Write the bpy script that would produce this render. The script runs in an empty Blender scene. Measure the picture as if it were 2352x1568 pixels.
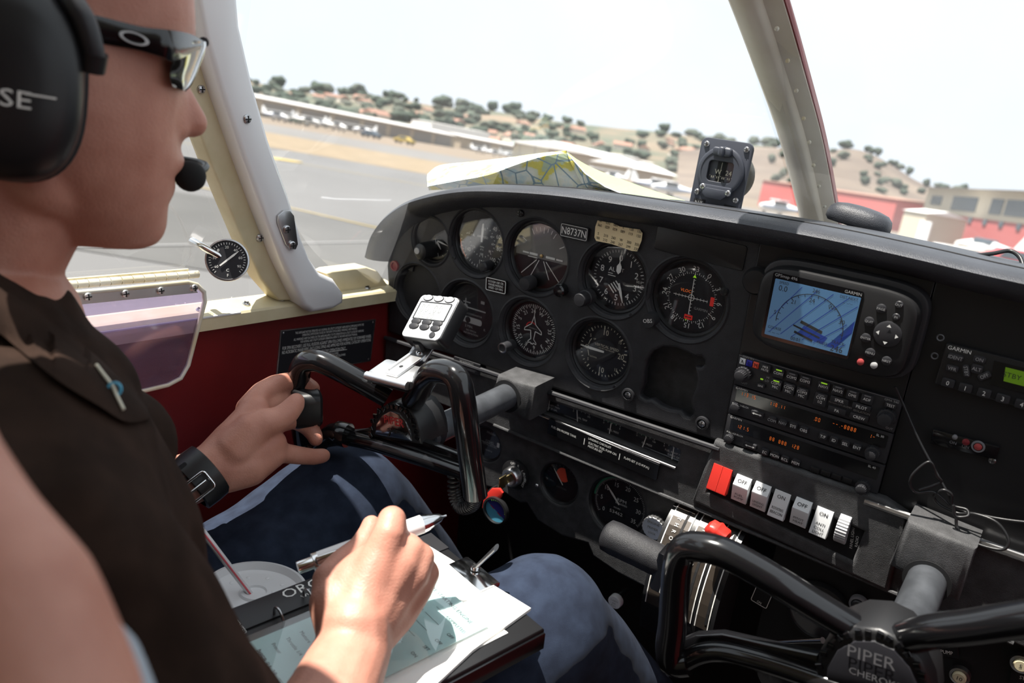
import bpy, bmesh, math, random
import numpy as np
from math import sin, cos, pi, radians, atan2, sqrt
from mathutils import Vector, Matrix, Euler, noise
random.seed(7)
sc = bpy.context.scene
COL = sc.collection
# ---------------------------------------------------------------- camera
# "ship" frame: x right, y forward, z up along the instrument panel; the whole aircraft is then pitched by S to stand on level ground
W, H, F = 2352, 1568, 1850.0
def _rot(yaw, pitch, roll):
    return Matrix.Rotation(yaw, 3, 'Z') @ Matrix.Rotation(pitch, 3, 'X') @ Matrix.Rotation(roll, 3, 'Y')
RC = _rot(radians(34.5), radians(-20.05), radians(-5.01))
CP = Vector((.250, -.784, .278))
S = Matrix.Rotation(radians(8.5), 4, 'X')
cam = bpy.data.cameras.new('camera'); camo = bpy.data.objects.new('camera', cam); COL.objects.link(camo)
cm = Matrix((RC.col[0], RC.col[2], -RC.col[1])).transposed().to_4x4(); cm.translation = CP
camo.matrix_world = S @ cm
cam.sensor_width = 36; cam.lens = F / W * 36; cam.clip_start = .02; cam.clip_end = 6000
cam.dof.use_dof = True; cam.dof.focus_distance = .84; cam.dof.aperture_fstop = 6.3
sc.camera = camo
# ---------------------------------------------------------------- light
SUND = Vector((.24, .128, -.962)).normalized()          # travel direction, ship frame
wd = bpy.data.worlds.new('World'); sc.world = wd; wd.use_nodes = True
bg = wd.node_tree.nodes['Background']; bg.inputs[0].default_value = (.84, .925, 1.0, 1); bg.inputs[1].default_value = 1.0
sl = bpy.data.lights.new('sun', 'SUN'); sl.energy = 11; sl.angle = .0093; sl.color = (1, .95, .87)
so = bpy.data.objects.new('sun', sl); COL.objects.link(so)
so.rotation_euler = (S.to_3x3() @ SUND).to_track_quat('-Z', 'Y').to_euler()
sc.view_settings.view_transform = 'Standard'; sc.view_settings.look = 'None'
sc.view_settings.exposure = 0.2; sc.view_settings.gamma = 1; sc.view_settings.use_curve_mapping = False
# ---------------------------------------------------------------- pixel helpers (rays of the fitted camera)
def ray(x, y): return RC @ Vector(((x - W/2) / F, 1, -(y - H/2) / F))
def on(x, y, ax, v):
    d = ray(x, y); return CP + d * ((v - CP[ax]) / d[ax])
def at(x, y, dep): return CP + ray(x, y) * dep
def onp(x, y, o, n):
    d = ray(x, y); return CP + d * ((Vector(o) - CP).dot(n) / d.dot(n))
def pp(x, y, yy=0.0):
    p = on(x, y, 1, yy); return (p.x, p.z)
# ---------------------------------------------------------------- materials
MT = {}
def mat(name, col, rough=.5, metal=0, bump=0, bscale=400, var=0, vscale=20, coat=0, emit=None, estr=1, trans=0, ior=1.45, spec=.5, col2=None, detail=3, sss=0):
    m = bpy.data.materials.new(name); m.use_nodes = True; nt = m.node_tree; b = nt.nodes['Principled BSDF']
    c = (*col, 1)
    b.inputs['Base Color'].default_value = c; b.inputs['Roughness'].default_value = rough; b.inputs['Metallic'].default_value = metal
    b.inputs['Specular IOR Level'].default_value = spec; b.inputs['IOR'].default_value = ior
    if coat: b.inputs['Coat Weight'].default_value = coat; b.inputs['Coat Roughness'].default_value = .08
    if sss:
        b.inputs['Subsurface Weight'].default_value = sss; b.inputs['Subsurface Radius'].default_value = (1, .35, .2); b.inputs['Subsurface Scale'].default_value = .006
    if emit: b.inputs['Emission Color'].default_value = (*emit, 1); b.inputs['Emission Strength'].default_value = estr
    if trans: b.inputs['Transmission Weight'].default_value = trans
    if var or bump or col2:
        tc = nt.nodes.new('ShaderNodeTexCoord')
    if var or col2:
        nz = nt.nodes.new('ShaderNodeTexNoise'); nz.inputs['Scale'].default_value = vscale; nz.inputs['Detail'].default_value = detail
        nt.links.new(tc.outputs['Object'], nz.inputs['Vector'])
        rp = nt.nodes.new('ShaderNodeValToRGB'); rp.color_ramp.elements[0].position = .35; rp.color_ramp.elements[1].position = .68
        c2 = col2 or [min(1, k * (1 + var)) for k in col]; c1 = col if col2 else [k * (1 - var) for k in col]
        rp.color_ramp.elements[0].color = (*c1, 1); rp.color_ramp.elements[1].color = (*c2, 1)
        nt.links.new(nz.outputs['Fac'], rp.inputs['Fac']); nt.links.new(rp.outputs['Color'], b.inputs['Base Color'])
    if bump:
        n2 = nt.nodes.new('ShaderNodeTexNoise'); n2.inputs['Scale'].default_value = bscale; n2.inputs['Detail'].default_value = 2
        nt.links.new(tc.outputs['Object'], n2.inputs['Vector'])
        bp = nt.nodes.new('ShaderNodeBump'); bp.inputs['Strength'].default_value = bump; bp.inputs['Distance'].default_value = .001
        nt.links.new(n2.outputs['Fac'], bp.inputs['Height']); nt.links.new(bp.outputs['Normal'], b.inputs['Normal'])
    MT[name] = m; return m
def glass(name, refl=.9, tint=(1, 1, 1), haze=0, hz=(1, 1, 1), rough=0.0):
    m = bpy.data.materials.new(name); m.use_nodes = True; nt = m.node_tree; nt.nodes.clear()
    out = nt.nodes.new('ShaderNodeOutputMaterial'); tr = nt.nodes.new('ShaderNodeBsdfTransparent'); tr.inputs[0].default_value = (*tint, 1)
    gl = nt.nodes.new('ShaderNodeBsdfGlossy'); gl.inputs['Roughness'].default_value = rough
    fr = nt.nodes.new('ShaderNodeLayerWeight'); pw = nt.nodes.new('ShaderNodeMath'); pw.operation = 'POWER'; pw.inputs[1].default_value = 5; nt.links.new(fr.outputs['Facing'], pw.inputs[0])
    mu = nt.nodes.new('ShaderNodeMath'); mu.operation = 'MULTIPLY_ADD'; mu.inputs[1].default_value = .9; mu.inputs[2].default_value = .05 * refl; nt.links.new(pw.outputs[0], mu.inputs[0])
    mx = nt.nodes.new('ShaderNodeMixShader'); nt.links.new(mu.outputs[0], mx.inputs[0]); nt.links.new(tr.outputs[0], mx.inputs[1]); nt.links.new(gl.outputs[0], mx.inputs[2])
    last = mx
    if haze:
        df = nt.nodes.new('ShaderNodeBsdfDiffuse'); df.inputs[0].default_value = (*hz, 1)
        tl = nt.nodes.new('ShaderNodeBsdfTranslucent'); tl.inputs[0].default_value = (*hz, 1)
        ad = nt.nodes.new('ShaderNodeMixShader'); ad.inputs[0].default_value = .5; nt.links.new(df.outputs[0], ad.inputs[1]); nt.links.new(tl.outputs[0], ad.inputs[2])
        m2 = nt.nodes.new('ShaderNodeMixShader')
        tc = nt.nodes.new('ShaderNodeTexCoord'); nz = nt.nodes.new('ShaderNodeTexNoise'); nz.inputs['Scale'].default_value = 9; nz.inputs['Detail'].default_value = 6
        nt.links.new(tc.outputs['Object'], nz.inputs['Vector'])
        mm = nt.nodes.new('ShaderNodeMath'); mm.operation = 'MULTIPLY'; mm.inputs[1].default_value = haze * 2; nt.links.new(nz.outputs['Fac'], mm.inputs[0])
        nt.links.new(mm.outputs[0], m2.inputs[0]); nt.links.new(mx.outputs[0], m2.inputs[1]); nt.links.new(ad.outputs[0], m2.inputs[2]); last = m2
    nt.links.new(last.outputs[0], out.inputs[0]); MT[name] = m; return m
mat('black_grain', (.020, .020, .023), .5, bump=.55, bscale=1500, var=.25, vscale=60)
mat('grey_grain', (.048, .048, .050), .55, bump=.6, bscale=1400, var=.25, vscale=80)
mat('pad', (.032, .034, .041), .42, bump=.45, bscale=1100, var=.15, vscale=30, spec=.5)
mat('black_matte', (.008, .008, .009), .75)
mat('black_plastic', (.012, .012, .013), .38, bump=.05, bscale=600)
mat('dark_plastic', (.022, .022, .025), .45)
mat('gloss_black', (.007, .007, .008), .16, coat=.4, bump=.04, bscale=150)
mat('dial', (.012, .012, .016), .6)
mat('dial_grey', (.20, .20, .19), .5, var=.1)
mat('white_ink', (.78, .78, .75), .6)
mat('grey_ink', (.35, .35, .35), .6)
mat('dim_ink', (.16, .16, .17), .6)
mat('cream_ink', (.65, .62, .50), .6)
mat('green_ink', (.05, .30, .17), .5)
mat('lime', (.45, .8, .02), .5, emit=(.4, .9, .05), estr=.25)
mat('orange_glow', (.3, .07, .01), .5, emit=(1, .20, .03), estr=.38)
mat('red_glow', (.45, .02, .02), .5, emit=(1, .05, .03), estr=.12)
mat('red_ink', (.55, .03, .03), .5)
mat('red_plastic', (.62, .035, .025), .35)
mat('red_light', (.85, .10, .05), .4)
mat('blue_ink', (.03, .03, .40), .5)
mat('chrome', (.75, .75, .75), .13, 1)
mat('steel', (.55, .55, .56), .3, 1, bump=.05, bscale=300, var=.15)
mat('alu', (.80, .80, .80), .36, 1, bump=.06, bscale=200, var=.06)
mat('shaft', (.21, .225, .25), .34, .8, var=.25, vscale=40, bump=.06, bscale=120)
mat('brass', (.62, .50, .25), .3, 1)
mat('white_plastic', (.78, .78, .79), .28, coat=.2)
mat('switch_white', (.70, .71, .72), .35)
mat('cream', (.56, .49, .31), .42, var=.10, vscale=35, col2=(.63, .56, .38))
mat('cream_worn', (.60, .53, .36), .4, col2=(.66, .65, .58), vscale=25)
mat('red_vinyl', (.16, .010, .010), .45, bump=.25, bscale=900, var=.12, vscale=12)
mat('paper_cream', (.80, .66, .40), .7, var=.08)
mat('paper', (.86, .85, .81), .8)
mat('teal_card', (.46, .68, .67), .75)
mat('grey_post', (.68, .63, .52), .5, col2=(.76, .72, .62), vscale=18)
mat('foam', (.010, .010, .010), .95, bump=.5, bscale=2500)
mat('skin', (.43, .185, .130), .50, bump=.30, bscale=600, sss=.12, col2=(.53, .255, .185), vscale=34, detail=7)
mat('shirt', (.024, .0135, .0095), .92, bump=.35, bscale=1800, var=.25, vscale=35, spec=.12)
mat('denim', (.009, .016, .036), .9, bump=.6, bscale=3500, col2=(.020, .032, .062), vscale=60)
mat('lens', (.010, .009, .008), .07, coat=.6)
mat('screen_blue', (.05, .12, .22), .3, emit=(.12, .22, .36), estr=.2)
mat('screen_navy', (.01, .02, .12), .4, emit=(.02, .05, .22), estr=.3)
mat('lcd_green', (.05, .10, .01), .4, emit=(.16, .32, .01), estr=.22)
mat('lcd_grey', (.55, .60, .58), .35)
mat('silver_face', (.52, .53, .55), .38, .35)
mat('olive', (.05, .047, .032), .45)
mat('cyan_print', (.10, .42, .62), .4)
mat('navy_print', (.05, .04, .28), .4)
mat('red_wire', (.8, .12, .15), .4)
mat('black_ink', (.02, .02, .02), .7)
mat('green_map', (.24, .36, .20), .75, col2=(.38, .42, .22), vscale=25)
mat('edge_red', (.22, .02, .02), .5)
mat('silver_paint', (.60, .60, .60), .3)
mat('slate', (.045, .050, .066), .42)
mat('red_dim', (.16, .012, .018), .4)
mat('red_mid', (.34, .05, .05), .4)
mat('hair', (.045, .028, .018), .7)
mat('grey_cloth', (.32, .36, .40), .9)
glass('gauge_glass', 1.0)
glass('clear', 1.0)
glass('windshield', .9, haze=.072, hz=(.95, .97, 1))  # haze mixes window dust with a veil standing in for distant haze
glass('side_glass', .9, haze=.012)
glass('pane', 1.0, tint=(.86, .80, .93), haze=.10, hz=(.75, .65, .85))  # lilac tint and haze put a reflection into the pane's colour
glass('sleeve_film', 1.6, haze=.05)
# ---------------------------------------------------------------- mesh builder
def frame(o, u, v):
    u = Vector(u).normalized(); n = u.cross(Vector(v)).normalized(); v = n.cross(u)
    m = Matrix((u, v, n)).transposed().to_4x4(); m.translation = Vector(o); return m
def MP(x, z, y=0.0, rot=0.0):                       # on the panel: u right, v up, n towards the pilot
    return frame((x, y, z), (cos(rot), 0, sin(rot)), (-sin(rot), 0, cos(rot)))
def rr(w, h, r, k=5, cx=0, cy=0):
    o = []
    for sx, sy, a0 in ((1, 1, 0), (-1, 1, 90), (-1, -1, 180), (1, -1, 270)):
        for i in range(k):
            a = radians(a0 + 90 * i / (k - 1)); o.append((cx + sx * (w/2 - r) + r * cos(a), cy + sy * (h/2 - r) + r * sin(a)))
    return o
def circ(r, k=32, cx=0, cy=0): return [(cx + r * cos(2*pi*i/k), cy + r * sin(2*pi*i/k)) for i in range(k)]
def inset(p, d):
    n = len(p); o = []
    ar = sum(p[i][0]*p[(i+1) % n][1] - p[(i+1) % n][0]*p[i][1] for i in range(n)); sg = 1 if ar > 0 else -1
    for i in range(n):
        a, b, c = Vector(p[i-1]), Vector(p[i]), Vector(p[(i+1) % n])
        e1 = (b - a); e2 = (c - b)
        if e1.length < 1e-9 or e2.length < 1e-9: o.append(tuple(b)); continue
        n1 = Vector((-e1.y, e1.x)).normalized() * sg; n2 = Vector((-e2.y, e2.x)).normalized() * sg
        m = n1 + n2
        if m.length < 1e-6: m = n1
        m.normalize(); k = max(.35, m.dot(n1)); q = b + m * (d / k); o.append((q.x, q.y))
    return o
def cat(pts, n=6, closed=False):
    pts = [Vector(p) for p in pts]; o = []; N = len(pts)
    for i in range(N if closed else N - 1):
        g = lambda k: pts[k % N] if closed else pts[max(0, min(N-1, k))]
        p0, p1, p2, p3 = g(i-1), g(i), g(i+1), g(i+2)
        for j in range(n):
            t = j / n
            o.append(.5 * ((2*p1) + (p2-p0)*t + (2*p0-5*p1+4*p2-p3)*t*t + (3*p1-p0-3*p2+p3)*t**3))
    if not closed: o.append(pts[-1])
    return o
_tx = {}
def textmesh(s):
    if s in _tx: return _tx[s]
    cu = bpy.data.curves.new('t', 'FONT'); cu.body = s; cu.size = 1; cu.align_x = 'CENTER'; cu.align_y = 'CENTER'; cu.resolution_u = 2
    ob = bpy.data.objects.new('t', cu); COL.objects.link(ob)
    bpy.context.view_layer.update()
    me = bpy.data.meshes.new_from_object(ob.evaluated_get(bpy.context.evaluated_depsgraph_get()))
    v = [(p.co.x, p.co.y) for p in me.vertices]; f = [tuple(p.vertices) for p in me.polygons]
    bpy.data.objects.remove(ob); bpy.data.curves.remove(cu); bpy.data.meshes.remove(me)
    if v:
        ys = [q[1] for q in v]; m = (max(ys) + min(ys)) / 2; v = [(a, b - m) for a, b in v]
    _tx[s] = (v, f); return _tx[s]
I4 = Matrix.Identity(4)
class MB:
    def __init__(s): s.v = []; s.f = []
    def add(s, v, f, M=None):
        k = len(s.v)
        s.v += [M @ Vector(p) for p in v] if M is not None else [Vector(p) for p in v]
        s.f += [tuple(i + k for i in q) for q in f]; return s
    def poly(s, p, M=I4, h=0): return s.add([(a, b, h) for a, b in p], [tuple(range(len(p)))], M)
    def prism(s, p, h0, h1, M=I4, bev=0, both=False):
        ar = sum(p[i][0]*p[(i+1) % len(p)][1] - p[(i+1) % len(p)][0]*p[i][1] for i in range(len(p)))
        if ar < 0: p = p[::-1]
        rows = []
        if both and bev: rows.append((inset(p, bev), h0)); rows.append((p, h0 + bev))
        else: rows.append((p, h0))
        if bev: rows += [(p, h1 - bev), (inset(p, bev*.35), h1 - bev*.3), (inset(p, bev), h1)]
        else: rows.append((p, h1))
        n = len(p); v = []; f = []
        for q, hh in rows: v += [(a, b, hh) for a, b in q]
        for k in range(len(rows) - 1):
            for i in range(n): j = (i+1) % n; f.append((k*n+i, k*n+j, (k+1)*n+j, (k+1)*n+i))
        f.append(tuple(range(n))[::-1]); f.append(tuple((len(rows)-1)*n + i for i in range(n)))
        return s.add(v, f, M)
    def box(s, x0, x1, y0, y1, z0, z1, M=I4, bev=0):
        return s.prism([(x0, y0), (x1, y0), (x1, y1), (x0, y1)], z0, z1, M, bev)
    def lathe(s, prof, M=I4, seg=40, closed=False):
        v = []; f = []; n = len(prof)
        for r, h in prof:
            for i in range(seg): a = 2*pi*i/seg; v.append((r*cos(a), r*sin(a), h))
        for k in range(n if closed else n - 1):
            k2 = (k+1) % n
            for i in range(seg): j = (i+1) % seg; f.append((k*seg+i, k*seg+j, k2*seg+j, k2*seg+i))
        if not closed:
            if prof[0][0] > 1e-6: f.append(tuple(range(seg))[::-1])
            if prof[-1][0] > 1e-6: f.append(tuple((n-1)*seg + i for i in range(seg)))
        return s.add(v, f, M)
    def ring(s, prof, M=I4, seg=40): return s.lathe(prof, M, seg, True)
    def loft(s, rings, cap=True, closed=False):
        n = len(rings[0]); v = [p for r in rings for p in r]; f = []
        for k in range(len(rings) - (0 if closed else 1)):
            k2 = (k+1) % len(rings)
            for i in range(n): j = (i+1) % n; f.append((k*n+i, k*n+j, k2*n+j, k2*n+i))
        if cap and not closed: f.append(tuple(range(n))[::-1]); f.append(tuple((len(rings)-1)*n + i for i in range(n)))
        return s.add(v, f)
    def sheet(s, rows):
        n = len(rows[0]); v = [p for r in rows for p in r]; f = []
        for k in range(len(rows)-1):
            for i in range(n-1): f.append((k*n+i, k*n+i+1, (k+1)*n+i+1, (k+1)*n+i))
        return s.add(v, f)
    def tube(s, pts, r, seg=12, closed=False, flat=1.0, up=None):
        pts = [Vector(p) for p in pts]; N = len(pts); rs = r if isinstance(r, (list, tuple)) else [r]*N
        rings = []; prev = None
        for i in range(N):
            a = pts[i-1] if (i > 0 or closed) else pts[i]; b = pts[(i+1) % N] if (i < N-1 or closed) else pts[i]
            t = (b - a).normalized()
            if prev is None:
                u = (Vector(up) if up else Vector((0, 0, 1)) if abs(t.z) < .9 else Vector((1, 0, 0))); u = (u - t*u.dot(t)).normalized()
            else: u = (prev - t*prev.dot(t)).normalized()
            prev = u; w = t.cross(u)
            rings.append([pts[i] + u*(rs[i]*cos(2*pi*k/seg)*flat) + w*(rs[i]*sin(2*pi*k/seg)) for k in range(seg)])
        return s.loft(rings, True, closed)
    def sph(s, c, r, sc=(1, 1, 1), M=None, n=16):
        prof = []; R = Matrix.Translation(Vector(c)) @ Matrix.Diagonal((*sc, 1))
        for i in range(n//2 + 1): a = -pi/2 + pi*i/(n//2); prof.append((max(1e-7, r*cos(a)), r*sin(a)))
        return s.lathe(prof, (M @ R) if M is not None else R, n)
    def cap(s, p0, r0, p1, r1, n=16):
        p0, p1 = Vector(p0), Vector(p1); d = p1 - p0; L = d.length
        if L < 1e-6: return s.sph(p0, max(r0, r1), n=n)
        q = d.to_track_quat('Z', 'Y').to_matrix().to_4x4(); q.translation = p0; prof = []
        for i in range(5): a = -pi/2 + (pi/2)*i/4; prof.append((max(1e-7, r0*cos(a)), r0*sin(a)))
        for i in range(5): a = (pi/2)*i/4; prof.append((max(1e-7, r1*cos(a)), L + r1*sin(a)))
        return s.lathe(prof, q, n)
    def chain(s, pts, n=16):
        for a, b in zip(pts[:-1], pts[1:]): s.cap(a[0], a[1], b[0], b[1], n)
        return s
    def tick(s, M, r0, r1, deg, w, h=0):             # deg clockwise from top
        a = radians(90 - deg); c, d = cos(a), sin(a); k = w/2
        return s.add([(r0*c - k*d*-1, r0*d - k*c, h), (r0*c - k*d, r0*d + k*c, h), (r1*c - k*d, r1*d + k*c, h), (r1*c + k*d, r1*d - k*c, h)], [(0, 3, 2, 1)], M)
    def text(s, st, size, M, x=0, y=0, deg=0, h=0, sx=1.0, al='C'):
        v, f = textmesh(st)
        if not v: return s
        if al == 'L': o = min(q[0] for q in v)
        elif al == 'R': o = max(q[0] for q in v)
        else: o = 0
        a = radians(deg); c, d = cos(a), sin(a)
        return s.add([(x + (p-o)*size*sx*c - q*size*d, y + (p-o)*size*sx*d + q*size*c, h) for p, q in v], f, M)
    def line(s, p, w, M=I4, h=0):
        for a, b in zip(p[:-1], p[1:]):
            a, b = Vector(a), Vector(b); d = (b - a)
            if d.length < 1e-9: continue
            n = Vector((-d.y, d.x)).normalized() * (w/2)
            s.add([(*(a-n), h), (*(b-n), h), (*(b+n), h), (*(a+n), h)], [(0, 1, 2, 3)], M)
        return s
def org(p):
    if p is None: return Vector((0, 0, 0))
    while p.parent: p = p.parent
    return Vector(p.get('_o', (0, 0, 0)))
SHIP = []
def obj(name, mb, m, parent=None, ang=35, fix=True, label=None, ship=True):
    o0 = org(parent)
    if parent is None and mb.v and ship:
        o0 = sum((Vector(p) for p in mb.v), Vector()) / len(mb.v)
    me = bpy.data.meshes.new(name); me.from_pydata([p - o0 for p in mb.v], [], mb.f)
    if fix:
        bm = bmesh.new(); bm.from_mesh(me); bmesh.ops.recalc_face_normals(bm, faces=bm.faces); bm.to_mesh(me); bm.free()
    if ang:
        me.shade_smooth(); me.set_sharp_from_angle(angle=radians(ang))
    me.materials.append(MT[m] if isinstance(m, str) else m)
    o = bpy.data.objects.new(name, me); COL.objects.link(o)
    if parent is not None: o.parent = parent
    else:
        o.location = o0; o['_o'] = list(o0)
        if ship: SHIP.append(o)
    if label: o['label'] = label
    if name == 'lettering': o['kind'] = 'stuff'
    return o
def tag(o, label, cat_, group=None):
    o['label'] = label; o['category'] = cat_
    if group: o['group'] = group
    return o
def struct(o, label=None):
    o['kind'] = 'structure'
    if label: o['label'] = label
    return o
def thing(name, label, cat_, loc=(0, 0, 0), group=None, ship=True):
    o = bpy.data.objects.new(name, None); COL.objects.link(o); o.location = loc; o['_o'] = list(loc); o.empty_display_size = .01
    if ship: SHIP.append(o)
    return tag(o, label, cat_, group)
def remesh(mb, voxel, smooth=6, fac=.5):
    me = bpy.data.meshes.new('r'); me.from_pydata(mb.v, [], mb.f)
    bm = bmesh.new(); bm.from_mesh(me); bmesh.ops.recalc_face_normals(bm, faces=bm.faces); bm.to_mesh(me); bm.free()
    ob = bpy.data.objects.new('r', me); COL.objects.link(ob)
    md = ob.modifiers.new('r', 'REMESH'); md.mode = 'VOXEL'; md.voxel_size = voxel
    if smooth: ms = ob.modifiers.new('s', 'SMOOTH'); ms.iterations = smooth; ms.factor = fac
    bpy.context.view_layer.update()
    m2 = bpy.data.meshes.new_from_object(ob.evaluated_get(bpy.context.evaluated_depsgraph_get()))
    out = MB(); out.v = [p.co.copy() for p in m2.vertices]; out.f = [tuple(p.vertices) for p in m2.polygons]
    bpy.data.objects.remove(ob); bpy.data.meshes.remove(me); bpy.data.meshes.remove(m2)
    return out
def plate(outline, holes, h, bev, M):                # flat sheet with rounded holes, through a filled 2D curve
    cu = bpy.data.curves.new('p', 'CURVE'); cu.dimensions = '2D'; cu.fill_mode = 'BOTH'; cu.extrude = h/2 - bev; cu.bevel_depth = bev; cu.bevel_resolution = 2
    for p in [outline] + holes:
        sp = cu.splines.new('POLY'); sp.points.add(len(p) - 1); sp.use_cyclic_u = True
        for q, a in zip(sp.points, p): q.co = (a[0], a[1], 0, 1)
    ob = bpy.data.objects.new('p', cu); COL.objects.link(ob); bpy.context.view_layer.update()
    me = bpy.data.meshes.new_from_object(ob.evaluated_get(bpy.context.evaluated_depsgraph_get()))
    mb = MB(); mb.add([(v.co.x, v.co.y, v.co.z - h/2) for v in me.vertices], [tuple(p.vertices) for p in me.polygons], M)
    bpy.data.objects.remove(ob); bpy.data.curves.remove(cu); bpy.data.meshes.remove(me)
    return mb
def screw(parent, M, r=.0035, m='black_plastic', name='screw', label=None):
    mb = MB().lathe([(r, -.001), (r, r*.25), (r*.8, r*.5), (r*.0001, r*.62)], M, 16)
    o = obj(name, mb, m, parent, label=label)
    obj('screw_slot', MB().box(-r*.7, r*.7, -r*.12, r*.12, r*.5, r*.66, M).box(-r*.12, r*.12, -r*.7, r*.7, r*.5, r*.661, M), 'black_matte', o); return o
# ================================================================ cabin shell
XW = -.508                                            # left wall plane
def wallM(y, z, x=XW): return frame((x, y, z), (0, 1, 0), (0, 0, 1))   # u forward, v up, n into the cabin
def wp(px, py, x=XW): p = on(px, py, 0, x); return (p.y, p.z)
def sillz(y): return -.0622 - .087 * y                # sill rises towards the pilot
mb = MB().add([(XW, .25, -.08), (XW, .25, -.75), (XW, -1.9, -.75), (XW, -1.9, .1), (XW - .03, .25, -.08), (XW - .03, .25, -.75), (XW - .03, -1.9, -.75), (XW - .03, -1.9, .1)],
              [(0, 1, 2, 3), (7, 6, 5, 4), (0, 4, 5, 1), (1, 5, 6, 2), (2, 6, 7, 3), (3, 7, 4, 0)])
wl = struct(obj('wall_left', mb, 'red_vinyl', ang=0), 'dark red vinyl side wall below the cream window sill')
mb = MB().box(-.55, .75, -1.9, .4, -.78, -.75); struct(obj('floor', mb, 'black_matte', ang=0), 'cabin floor, blackened for the deep shade there')  # deep shade of the footwell is put into the black colour
mb = MB().box(-.51, .72, .20, .23, -.75, .05); struct(obj('wall_front', mb, 'black_matte', ang=0), 'firewall behind the pedals, blackened for the dark footwell')  # footwell darkness painted in as plain black
mb = MB().box(.66, .69, -1.9, .25, -.75, .05).box(.66, .69, -1.9, -.75, .05, .63); struct(obj('wall_right', mb, 'red_vinyl', ang=0), 'dark red side wall on the right, out of frame')
mb = MB().box(-.52, .69, -1.93, -1.9, -.75, .72); struct(obj('wall_rear', mb, 'cream', ang=0), 'cream rear cabin wall')
mb = MB().box(-.30, .69, -1.9, -.60, .60, .63); struct(obj('ceiling', mb, 'cream', ang=0), 'cream cabin roof, out of frame')  # unseen roof, edges cut back to let sun onto lap and panel
mb = MB().box(-.515, -.405, -1.9, -.345, .43, .46); struct(obj('shade_rail', mb, 'cream', ang=0), 'cream rail added above the side window to shade the left hand, out of frame')  # unseen rail added to keep the sun off the left hand
# glareshield + panel -------------------------------------------------------
LIPY = -.031
lip = [pp(*q, LIPY) for q in ((835, 590), (848, 545), (872, 509), (905, 481), (940, 463), (1000, 447), (1070, 438), (1160, 439), (1300, 450), (1500, 480), (1700, 512), (1900, 548), (2100, 592), (2352, 650))]
lip += [(.36, .135), (.48, .132), (.60, .125), (.655, .11)]
lip = [(p.x, p.y) for p in cat([(a, b, 0) for a, b in lip], 4)]
panel = thing('instrument_panel', 'wide black instrument panel with grained padded glareshield across the cabin', 'panel', (0, 0, -.05))
prof = [(-.024, .004), (-.0205, -.008), (-.0165, -.017), (-.0115, -.0245), (-.006, -.0295), (-.001, -.030), (.0025, -.024), (.0040, -.012), (.0040, .004), (.0015, .03), (-.007, .09), (-.018, .17), (-.038, .285), (-.055, .285), (-.055, .02)]
rows = []
for i, (x, z) in enumerate(lip):
    a = lip[max(0, i-1)]; b = lip[min(len(lip)-1, i+1)]; t = Vector((b[0]-a[0], b[1]-a[1])).normalized(); n = Vector((-t.y, t.x))
    side = max(0.0, min(1.0, (-.30 - x) / .2))        # towards the left end the deck runs down along the wall
    ring = []
    for k, (o, y) in enumerate(prof):
        yy = y if y < .02 else y * (1 - .55 * side)
        px_, pz_ = x + n.x * o, z + n.y * o
        if k >= 8: px_ = max(px_, XW + .004)
        ring.append((px_, yy, pz_))
    rows.append(ring)
mb = MB().loft(rows)
pad = obj('glareshield', mb, 'pad', panel, 50, label='padded grained black roll along the top of the panel')
seam = [(x + .0, .016, z + .0030) for x, z in lip[8:]]
obj('glareshield_seam', MB().tube(seam, .0009, 6), 'black_matte', panel)
# gauge places (dial plane at y=.012)
G = {}
def gp(n, px, py, r, y=.012): x, z = pp(px, py, y); G[n] = (x, z, r)
gp('clock', 1002, 551, .0265); gp('asi', 1106, 555, .0375); gp('ai', 1243, 588, .0405); G['alt'] = (-.1594, .0413, .0385); G['cdi'] = (-.0692, .0403, .0405)
gp('tc', 1083, 716, .0385); gp('dg', 1224, 757, .0375); G['vsi'] = (-.1665, -.0504, .0375)
gp('blank', 972, 672, .036)
hole_px = [(1478, 800), (1500, 790), (1540, 792), (1580, 800), (1596, 812), (1615, 812), (1625, 832), (1622, 850), (1607, 853), (1610, 875), (1600, 912), (1590, 930), (1600, 945), (1598, 962), (1585, 972), (1572, 968), (1562, 952), (1530, 945), (1505, 928), (1484, 925), (1470, 925), (1461, 905), (1466, 890), (1472, 880), (1468, 845)]
hole_px = [(1497, 800), (1520, 790), (1552, 792), (1584, 806), (1598, 814), (1612, 812), (1624, 826), (1624, 842), (1612, 852), (1604, 851), (1608, 872), (1604, 895), (1592, 920), (1592, 930), (1599, 945), (1596, 958), (1585, 966), (1570, 962), (1560, 950), (1535, 946), (1512, 936), (1496, 924), (1482, 925), (1466, 916), (1462, 905), (1468, 888), (1472, 880), (1473, 850), (1482, 820)]
hole = [pp(*q, 0) for q in hole_px]
up_out = [(-.500, -.112), (-.500, -.078), (-.506, -.02), (-.500, .015), (-.478, .05), (-.43, .080), (-.36, .101), (-.29, .110), (-.17, .116), (-.0035, .120), (-.0035, -.1025), (-.2, -.108), (-.40, -.1135)]
mb = plate(up_out, [circ(G[k][2] + .0065, 44, G[k][0], G[k][1]) for k in ('clock', 'asi', 'ai', 'alt', 'cdi', 'tc', 'dg', 'vsi', 'blank')] + [hole], .012, .0035, MP(0, 0, 0))
obj('face_plate', mb, 'black_grain', panel, 60, label='black grained flight instrument plate')
# backing behind the empty hole, blank cover behind the unused round opening
obj('backing_sheet', MB().box(-.125, -.012, -.108, -.005, -.030, -.028, MP(0, 0, 0)), 'grey_grain', panel)
obj('blank_cover', MB().lathe([(G['blank'][2] + .008, -.0135), (G['blank'][2] + .008, -.012), (.0001, -.012)], MP(G['blank'][0], G['blank'][1], 0)), 'black_grain', panel)
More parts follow.
